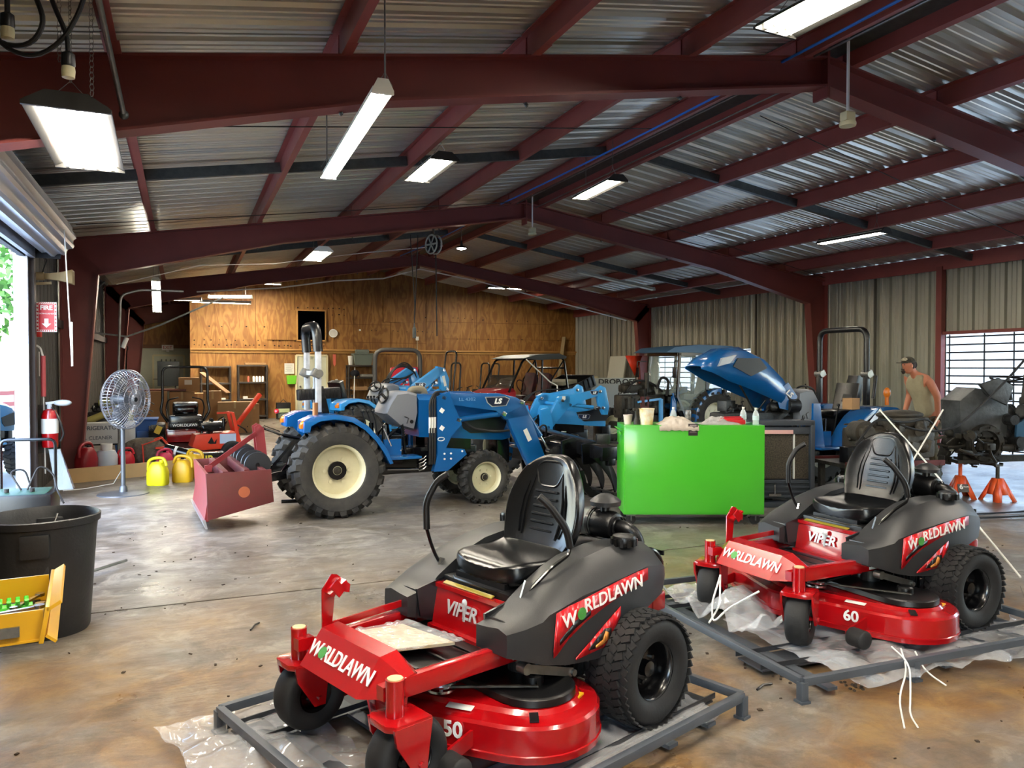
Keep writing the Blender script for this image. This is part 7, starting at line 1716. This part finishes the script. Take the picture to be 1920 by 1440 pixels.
# pedestal fan
t = thing('pedestal_fan', 'large grey pedestal fan with wire cage by the left wall', 'fan', (-.72, 10.9, 0), 0)
FANM = mat('fan_grey', '#5c6168', .4, .5)
g = G(); g.lathe([(.001, .03), (.05, .03), (.20, .022), (.295, .012), (.305, .0)], 40); g.lathe([(.05, .03), (.045, .09), (.03, .11)], 20); obj('base', g, FANM, t)
g = G(); g.cyl((0, 0, .05), (0, 0, .85), .027, n=16); g.cyl((0, 0, .8), (0, 0, 1.04), .02, n=14); g.cyl((0, 0, .82), (0, 0, .86), .035, n=14); obj('pole', g, FANM, t)
hdn = V((.80, -.60, .0)).normalized()        # cage axis, towards the camera side and right
HC = V((.05, .02, 1.20)); ux = V((0, 0, 1)).cross(hdn).normalized(); uz = V((0, 0, 1))
def fp(r, a, d): return HC + ux * (r * math.cos(a)) + uz * (r * math.sin(a)) + hdn * d
g = G()
for r, d in ((.375, -.05), (.375, .03), (.34, .075), (.27, .10), (.19, .115), (.11, .122), (.34, -.10), (.27, -.125), (.19, -.14), (.11, -.145)): g.tube([fp(r, k * PI / 20, d) for k in range(40)], .0035 if r < .37 else .007, 4, closed=True)
for k in range(60):
    a = k * PI / 30; g.tube([fp(r, a, d) for r, d in ((.07, .125), (.19, .116), (.3, .09), (.36, .055), (.376, .0), (.376, -.04), (.3, -.115), (.19, -.14), (.07, -.147))], .0018 if k % 3 else .003, 4)
g.lathe([(.001, .13), (.06, .128), (.07, .12)], 24, o=HC, ax=(ux, uz, hdn)); obj('cage', g, mat('cage_wire', '#a8adb8', .3, .7), t)
g = G()
for k in range(3):
    P = []
    for rr_, w, tw in ((.05, .06, .5), (.15, .12, .4), (.26, .15, .3), (.33, .10, .22)):
        a0 = k * 2.094; c = fp(rr_, a0, 0); tn = (fp(rr_, a0 + .01, 0) - c).normalized(); P.append([c - tn * w * .8 - hdn * w * tw * .5, c + tn * w * .8 + hdn * w * tw * .5])
    for a_, b_ in zip(P, P[1:]): g.face([a_[0], a_[1], b_[1], b_[0]])
solid(obj('blade', g, mat('clear_grey_blade', '#5c6068', .4, .3), t), .004)
g = G(); g.cyl(HC - hdn * .16, HC + hdn * .0, .065, .055, 20); g.cyl(HC - hdn * .22, HC - hdn * .16, .05, .065, 20); g.bar(HC - hdn * .12, V((0, 0, 1.03)), .03, .04); g.lathe([(.001, .135), (.03, .132)], 16, o=HC, ax=(ux, uz, hdn)); obj('motor', g, FANM, t)
g = G(); g.lathe([(.001, .14), (.028, .138), (.03, .13)], 16, o=HC, ax=(ux, uz, hdn)); obj('badge', g, DECB, t)
g = G(); g.tube([V(p) for p in ((-.72, 11.1, .86), (-.74, 11.6, .3), (-.9, 11.8, .02), (-1.2, 11.5, .012), (-1.45, 11.4, .012))], .006, 6); tag(obj('fan_cord', g, PAPER), 'thin pale cord curving over the floor behind the fan', 'cord')

# corner by the door: extinguisher, signs, horn
t = thing('large_fire_extinguisher', 'red fire extinguisher with white label hanging by the open left door', 'extinguisher', (-1.52, 10.9, .10))
g = G(); g.lathe([(.001, .52), (.085, .53), (.092, .56), (.092, .92), (.07, .98), (.03, 1.0)], 26); obj('cylinder', g, RED, t)
g = G(); g.lathe([(.0945, .70), (.0945, .88)], 26, o=(0, 0, 0)); obj('label_band', g, WHITE, t)
g = G(); g.cyl((0, 0, .99), (0, 0, 1.06), .028, n=12); g.box((.06, 0, 1.08), (.2, .03, .03), (0, -8, 0)); g.ball((.14, 0, 1.07), (.10, .05, .04), 14, 8); obj('valve', g, mat('grey_white_valve', '#b5bcc0', .4), t)
g = G(); g.tube(rounded([V(p) for p in ((.03, -.02, 1.02), (.12, -.05, .85), (.16, -.06, .68), (.12, -.08, .6))], .1), .012, 8); obj('hose', g, BLACKP, t)
g = G(); g.loft([[V((-.05 + .03, .02, .5)), V((.10, .02, .5)), V((.10, .08, .5)), V((-.02, .08, .5))], [V((.06, -.05, .0)), V((.25, -.05, .0)), V((.25, .1, .0)), V((.06, .1, .0))]]); o = obj('plastic_sleeve', g, mat('grey_plastic_sleeve', '#8f99a5', .2, alpha=.5, coat=1), t)
g = G(); g.box((-.12, .06, .75), (.2, .02, .6)); g.box((-.10, .04, .6), (.12, .08, .02)); obj('mount', g, DSTEEL, t)
t = thing('fire_extinguisher_sign', 'red and white FIRE EXTINGUISHER sign with arrow beside the left door', 'sign', (XL + .22, 10.84, 2.22), -8)
SR = mat('sign_red_paint', '#c0202c', .45)
g = G(); g.box((0, 0, 0), (.22, .012, .36)); pl = obj('plate', g, WHITE, t); g = G(); g.box((0, -.008, .0), (.17, .004, .31)); pr = obj('red_field', g, SR, pl)
letters('lettering', 'FIRE', LETW, pr, (0, -.012, .11), (1, 0, 0), (0, 0, 1), .075, bold=.002); letters('lettering', 'EXTINGUISHER', LETW, pr, (0, -.012, .04), (1, 0, 0), (0, 0, 1), .024)
g = G(); g.prism([(-.022, -.02), (.022, -.02), (.022, -.08), (.05, -.08), (0, -.13), (-.05, -.08), (-.022, -.08)], -.014, -.010); obj('arrow', g, LETW, pr)
g = G()
for k in range(8):
    for s in (-1, 1): g.box((s * .098, -.008, -.16 + k * .045), (.018, .003, .018), (0, 35, 0))
    g.box((-.08 + k * .022, -.008, .168), (.010, .003, .018), (0, 35, 0)); g.box((-.08 + k * .022, -.008, -.168), (.010, .003, .018), (0, 35, 0))
obj('stripe_border', g, SR, pl)
t = thing('fire_alarm', 'small red alarm box behind the fire extinguisher sign', 'alarm', (XL + .07, 11.25, 2.13), 90); g = G(); g.box((0.02, 0, -.06), (.12, .06, .16), bev=.01); g.ball((.05, -.03, .0), (.03, .02, .03)); obj('case', g, mat('alarm_red', '#d0302a', .4), t)
t = thing('horn_speaker', 'beige horn loudspeaker on the wall above the extinguisher sign', 'speaker', (XL + .14, 11.1, 2.74)); g = G(); secs = []
for x, w, h in ((0, .03, .03), (.08, .035, .035), (.2, .06, .05), (.34, .11, .085)): secs.append([V((x, sy * w, sz * h)) for sy, sz in ((-1, -1), (1, -1), (1, 1), (-1, 1))])
g.loft(secs, cap=False); solid(obj('horn', g, mat('aged_beige', '#9d8a66', .5), t, sharp=20), .006); g = G(); g.cyl((-.08, 0, 0), (.02, 0, 0), .05, n=14); g.bar((-.1, 0, -.1), (.1, 0, -.08), .03); g.bar((-.1, 0, -.2), (-.1, 0, .0), .03); obj('driver', g, mat('aged_beige', '#9d8a66', .5), t); g = G(); g.tube([(.0, 0, .04), (.05, 0, .2), (-.02, 0, .32), (-.1, 0, .2)], .008, 6); obj('wire', g, RUB, t)
t = thing('rope_pull', 'pink-red sleeved rope pull hanging beside the left door track', 'pull', (XL + .16, 10.95, 0)); g = G(); g.cyl((0, 0, 1.25), (0, 0, 1.75), .028, n=12); obj('sleeve', g, mat('faded_pink_red', '#b5484a', .5), t); g = G(); g.tube(rounded([V(p) for p in ((-.14, 0, 1.90), (-.03, 0, 1.86), (0, 0, 1.74))], .04), .012, 8); g.cyl((0, 0, 1.25), (.01, 0, .3), .008, n=6); g.cyl((-.04, .0, 1.8), (-.04, 0, 1.5), .006, n=6); obj('rope', g, PAPER, t)
g = G(); g.cyl((-1.18, 9.6, 3.10), (-1.12, 9.6, 1.62), .007, n=6); g.cyl((-1.12, 9.6, 2.1), (-1.12, 9.6, 1.62), .011, n=6); o = obj('door_pull_rope', g, PAPER); tag(o, 'thin pull rope hanging down in front of the dark red left column', 'rope')
g = G()
for y in (15.0, 15.25, 15.5, 24.0): g.cyl((XL + .08, y, 0), (XL + .08, y, 2.9), .022, n=8)
g.tube(rounded([V(p) for p in ((XL + .08, 15.1, 2.3), (XL + .14, 15.1, 2.75), (XL + .5, 15.1, 3.1))], .1), .018, 8); tag(obj('wall_conduits', g, GALV), 'vertical metal conduits on the left wall behind the fan', 'conduit')
t = thing('electric_box', 'grey electrical box among the conduits on the left wall', 'box', (XL + .11, 15.3, 1.4)); g = G(); g.box((0, 0, 0), (.14, .35, .7), bev=.01); obj('case', g, mat('grey_box_paint', '#6f746c', .5), t)
t = thing('vertical_lift_pole', 'slender metal pole with a crossing arm behind the fan', 'pole', (-.95, 13.6, 0)); g = G(); g.tube(rounded([V(p) for p in ((0, 0, .4), (.0, 0, 1.6), (.04, 0, 2.75), (.30, .1, 2.85), (.95, .4, 2.88))], .1), .02, 8); g.cyl((0, 0, 0), (0, 0, .4), .03); g.tube([(-.75, 0, 2.2), (.12, .05, 2.1), (.6, .2, 2.3), (1.6, 1.0, 2.85)], .015, 8); obj('pole', g, STEEL, t); g = G(); g.cyl((.12, .04, 2.08), (.06, .03, 1.92), .035, n=10); obj('connector', g, PAPER, t)

# battery charger cart, trash can, drawer
t = thing('charger_cart', 'wheeled battery charger with hoop handle behind the black bin', 'charger', (-1.36, 8.1, 0), -5)
g = G(); g.box((0, 0, .30), (.56, .34, .36), bev=.04); obj('case', g, BLACKP, t); g = G(); g.box((.02, -.02, .485), (.42, .26, .012), (6, 0, 0), bev=.01); obj('control_panel', g, mat('dark_green_panel', '#2c4a3c', .4), t)
g = G(); g.tube(rounded([V(p) for p in ((-.2, .16, .3), (-.2, .16, .94), (.24, .16, .94), (.24, .16, .3))], .06), .014, 8); obj('handle', g, GLOSSB, t)
for s in (-1, 1): g = G(); g.cyl((s * .3, .08, .12), (s * .34, .08, .12), .12, n=20); obj('wheel', g, RUB, t)
g = G(); g.tube(rounded([V(p) for p in ((.0, 0, .5), (-.12, .1, .66), (.0, .12, .68), (.05, .1, .52))], .06), .009, 6); g.tube(rounded([V(p) for p in ((.05, 0, .5), (.12, .1, .72), (.24, .12, .62), (.28, .0, .5), (.36, -.1, .38))], .08), .009, 6); g.cyl((-.1, -.05, .49), (-.1, -.05, .52), .02); g.cyl((.1, -.05, .49), (.1, -.05, .52), .02); obj('cable', g, RUB, t)
t = thing('trash_can', 'large black round bin beside the yellow tool drawer', 'bin', (-.80, 5.42, 0), 25)
BIN = mat('black_bin_plastic', '#1b1c1e', .5, bump=.15, bs=60, var=.4, vs=4, col2='#2a2b2c')
def rect_r(w, d, n=40, e=.5):
    out = []
    for i in range(n): a = 2 * PI * i / n; c_, s_ = math.cos(a), math.sin(a); out.append((w * abs(c_) ** e * (1 if c_ > 0 else -1), d * abs(s_) ** e * (1 if s_ > 0 else -1)))
    return out
g = G(); secs = []
for z, w in ((.0, .235), (.02, .245), (.60, .285), (.66, .292), (.665, .306), (.705, .309), (.71, .299), (.66, .282), (.05, .235)): secs.append([V((x, y, z)) for x, y in rect_r(w, w, 48, .88)])
g.loft(secs); obj('can_body', g, BIN, t)
for a in (-2.0, 1.14): g = G(); g.box((.29 * math.cos(a), .29 * math.sin(a), .57), (.05, .15, .14), (0, 0, math.degrees(a)), bev=.012); g.box((.272 * math.cos(a), .272 * math.sin(a), .33), (.012, .13, .40), (0, -4, math.degrees(a)), bev=.004); obj('grip', g, BIN, t)
g = G(); g.cyl((.05, .05, .55), (.12, .12, .68), .006); o = obj('stick', g, CHROME, t)
t = thing('floor_jack_bar', 'thin steel bar with flat foot on the floor right of the black bin', 'bar', (0, 0, 0)); g = G(); g.cyl((-.72, 6.55, .05), (-.44, 6.9, .05), .012, n=8); g.box((-.72, 6.53, .05), (.03, .04, .1)); obj('bar', g, STEEL, t)
YD = mat('yellow_drawer_paint', '#d2a21c', .35, coat=.3, var=.2, vs=4, col2='#b5861a')
t = thing('tool_chest', 'yellow tool chest with an open drawer at the lower left edge', 'tool chest', (-1.09, 3.05, 0), 6)
g = G(); g.box((-.33, .3, .45), (.62, .66, .90), bev=.01); obj('chest_body', g, YD, t)
# drawer pulled out to the right
dz = .635
g = G(); g.box((.30, .29, dz + .004), (.66, .54, .008)); g.box((.30, .555, dz + .055), (.66, .010, .11)); g.box((.30, .03, dz + .055), (.66, .010, .11)); dr = obj('drawer', g, YD, t)
g = G(); g.box((.635, .29, dz + .06), (.016, .58, .13), (0, 10, 0), bev=.003); g.box((.665, .29, dz + .125), (.05, .58, .012), (0, -30, 0)); g.box((.655, .29, dz + .01), (.04, .58, .01), (0, 40, 0)); obj('drawer_front', g, YD, dr)
g = G(); g.box((.26, .018, dz + .045), (.6, .012, .035)); obj('slide_rail', g, STEEL, dr)
g = G(); g.box((.29, .29, dz + .012), (.62, .5, .006)); obj('liner', g, mat('grey_liner', '#3c3f44', .7), dr)
def on_dr(x, y, z=0): M_ = Matrix.Translation((-1.09, 3.05, 0)) @ Matrix.Rotation(R(6), 4, 'Z'); return M_ @ V((x, y, dz + .016 + z))
t = thing('bit_holder', 'bright green rail of bits in the open yellow drawer', 'tool holder', on_dr(.40, .40), 10); g = G(); g.box((0, 0, .012), (.36, .05, .02), bev=.004)
for k in range(12):
    for s in (-1, 1): g.cyl((-.16 + k * .029, s * .018, .02), (-.16 + k * .029, s * .03, .045), .008, n=6)
obj('rail', g, mat('neon_green', '#5fe04a', .5), t)
for k in range(7):
    a, b = on_dr(.24 + k * .035, .15, .01 + .01 * (k % 2)), on_dr(.29 + k * .035, .30, .02); g = G(); g.cyl(a, b, .008 if k % 2 else .006, n=8); g.cyl(b, b + (b - a).normalized() * .02, .012, n=8); tag(obj('screwdriver', g, CHROME if k < 5 else STEEL), 'slim steel hand tool in the row at the front of the yellow drawer', 'tool', 'hand tools in the yellow drawer')
for k, (x, y, a) in enumerate(((.50, .22, 30), (.54, .32, 50), (.56, .42, 70), (.52, .27, 20))):
    g = G(); c = on_dr(x, y, .012 + .008 * k); d = V((math.cos(R(a)), math.sin(R(a)), 0)) * .09; g.bar(c - d, c + d, .016, .008); g.cyl(c + d - V((0, 0, .005)), c + d + V((0, 0, .007)), .018, n=10); g.cyl(c - d - V((0, 0, .005)), c - d + V((0, 0, .007)), .014, n=10)
    tag(obj('wrench', g, CHROME), ('chrome wrench lowest in the pile at the right of the yellow drawer', 'chrome wrench second in the pile at the right of the yellow drawer', 'chrome wrench closest to the yellow drawer front', 'chrome wrench on top of the pile in the yellow drawer')[k], 'wrench')
# yard beyond the left door: parked blue machine, fence, white post
t = thing('yard_tractor', 'bright blue machine parked outside the open left door', 'tractor', (-3.3, 13.6, -.2), 80)
chassis(t, mat('bright_cyan_paint', '#1f8fc4', .3))
t = thing('yard_post', 'white outdoor post just beyond the left door track', 'post', (-2.35, 11.8, -.2)); g = G(); g.box((0, 0, 1.8), (.25, .25, 3.6)); obj('post', g, mat('white_outdoor', '#e8eef0', .7), t)
t = thing('yard_fence', 'dark red rail fence in the yard beyond the left door', 'fence', (-8, 24, -.2), 60); g = G()
for k in range(3): g.box((4, 0, .3 + k * .35), (12, .05, .14))
for k in range(7): g.box((-2 + k * 2, 0, .55), (.1, .1, 1.1))
obj('rails', g, mat('fence_red', '#7a3a3a', .7), t)

# bits of dirt and leaf on the slab: nobody could count them
g = G(); rr = random.Random(77)
for k in range(260):
    x, y = rr.uniform(-1.2, 7), rr.uniform(2.0, 8.5); r_ = rr.uniform(.003, .012); a = rr.uniform(0, 6.3)
    g.box((x, y, .003), (r_ * 2, r_ * rr.uniform(.5, 2), .005), (0, 0, math.degrees(a)))
for k in range(60):
    a = k / 60; x, y = 2.75 + .35 * math.sin(a * 9) * .2 + a * .3, 3.3 - a * .5; g.box((x + rr.uniform(-.05, .05), y + rr.uniform(-.05, .05), .004), (.012, .012, .008), (0, 0, rr.uniform(0, 90)))
o = tag(obj('debris', g, mat('dirt_bits', '#3c3024', .95)), 'scattered dirt and leaf crumbs on the concrete around the mowers', 'debris'); o['kind'] = 'stuff'
for P, lb in ((((.36, 4.9), (.42, 5.02)), 'thin dark twig on the concrete right of the black bin'), (((2.6, 3.0), (2.72, 3.03)), 'short curved black offcut beside the corner of the near shipping frame')):
    g = G(); g.tube([(P[0][0], P[0][1], .006), ((P[0][0] + P[1][0]) / 2, (P[0][1] + P[1][1]) / 2 + .01, .012), (P[1][0], P[1][1], .006)], .006, 6); tag(obj('twig', g, DECB), lb, 'scrap')
print('objects', len(bpy.data.objects))
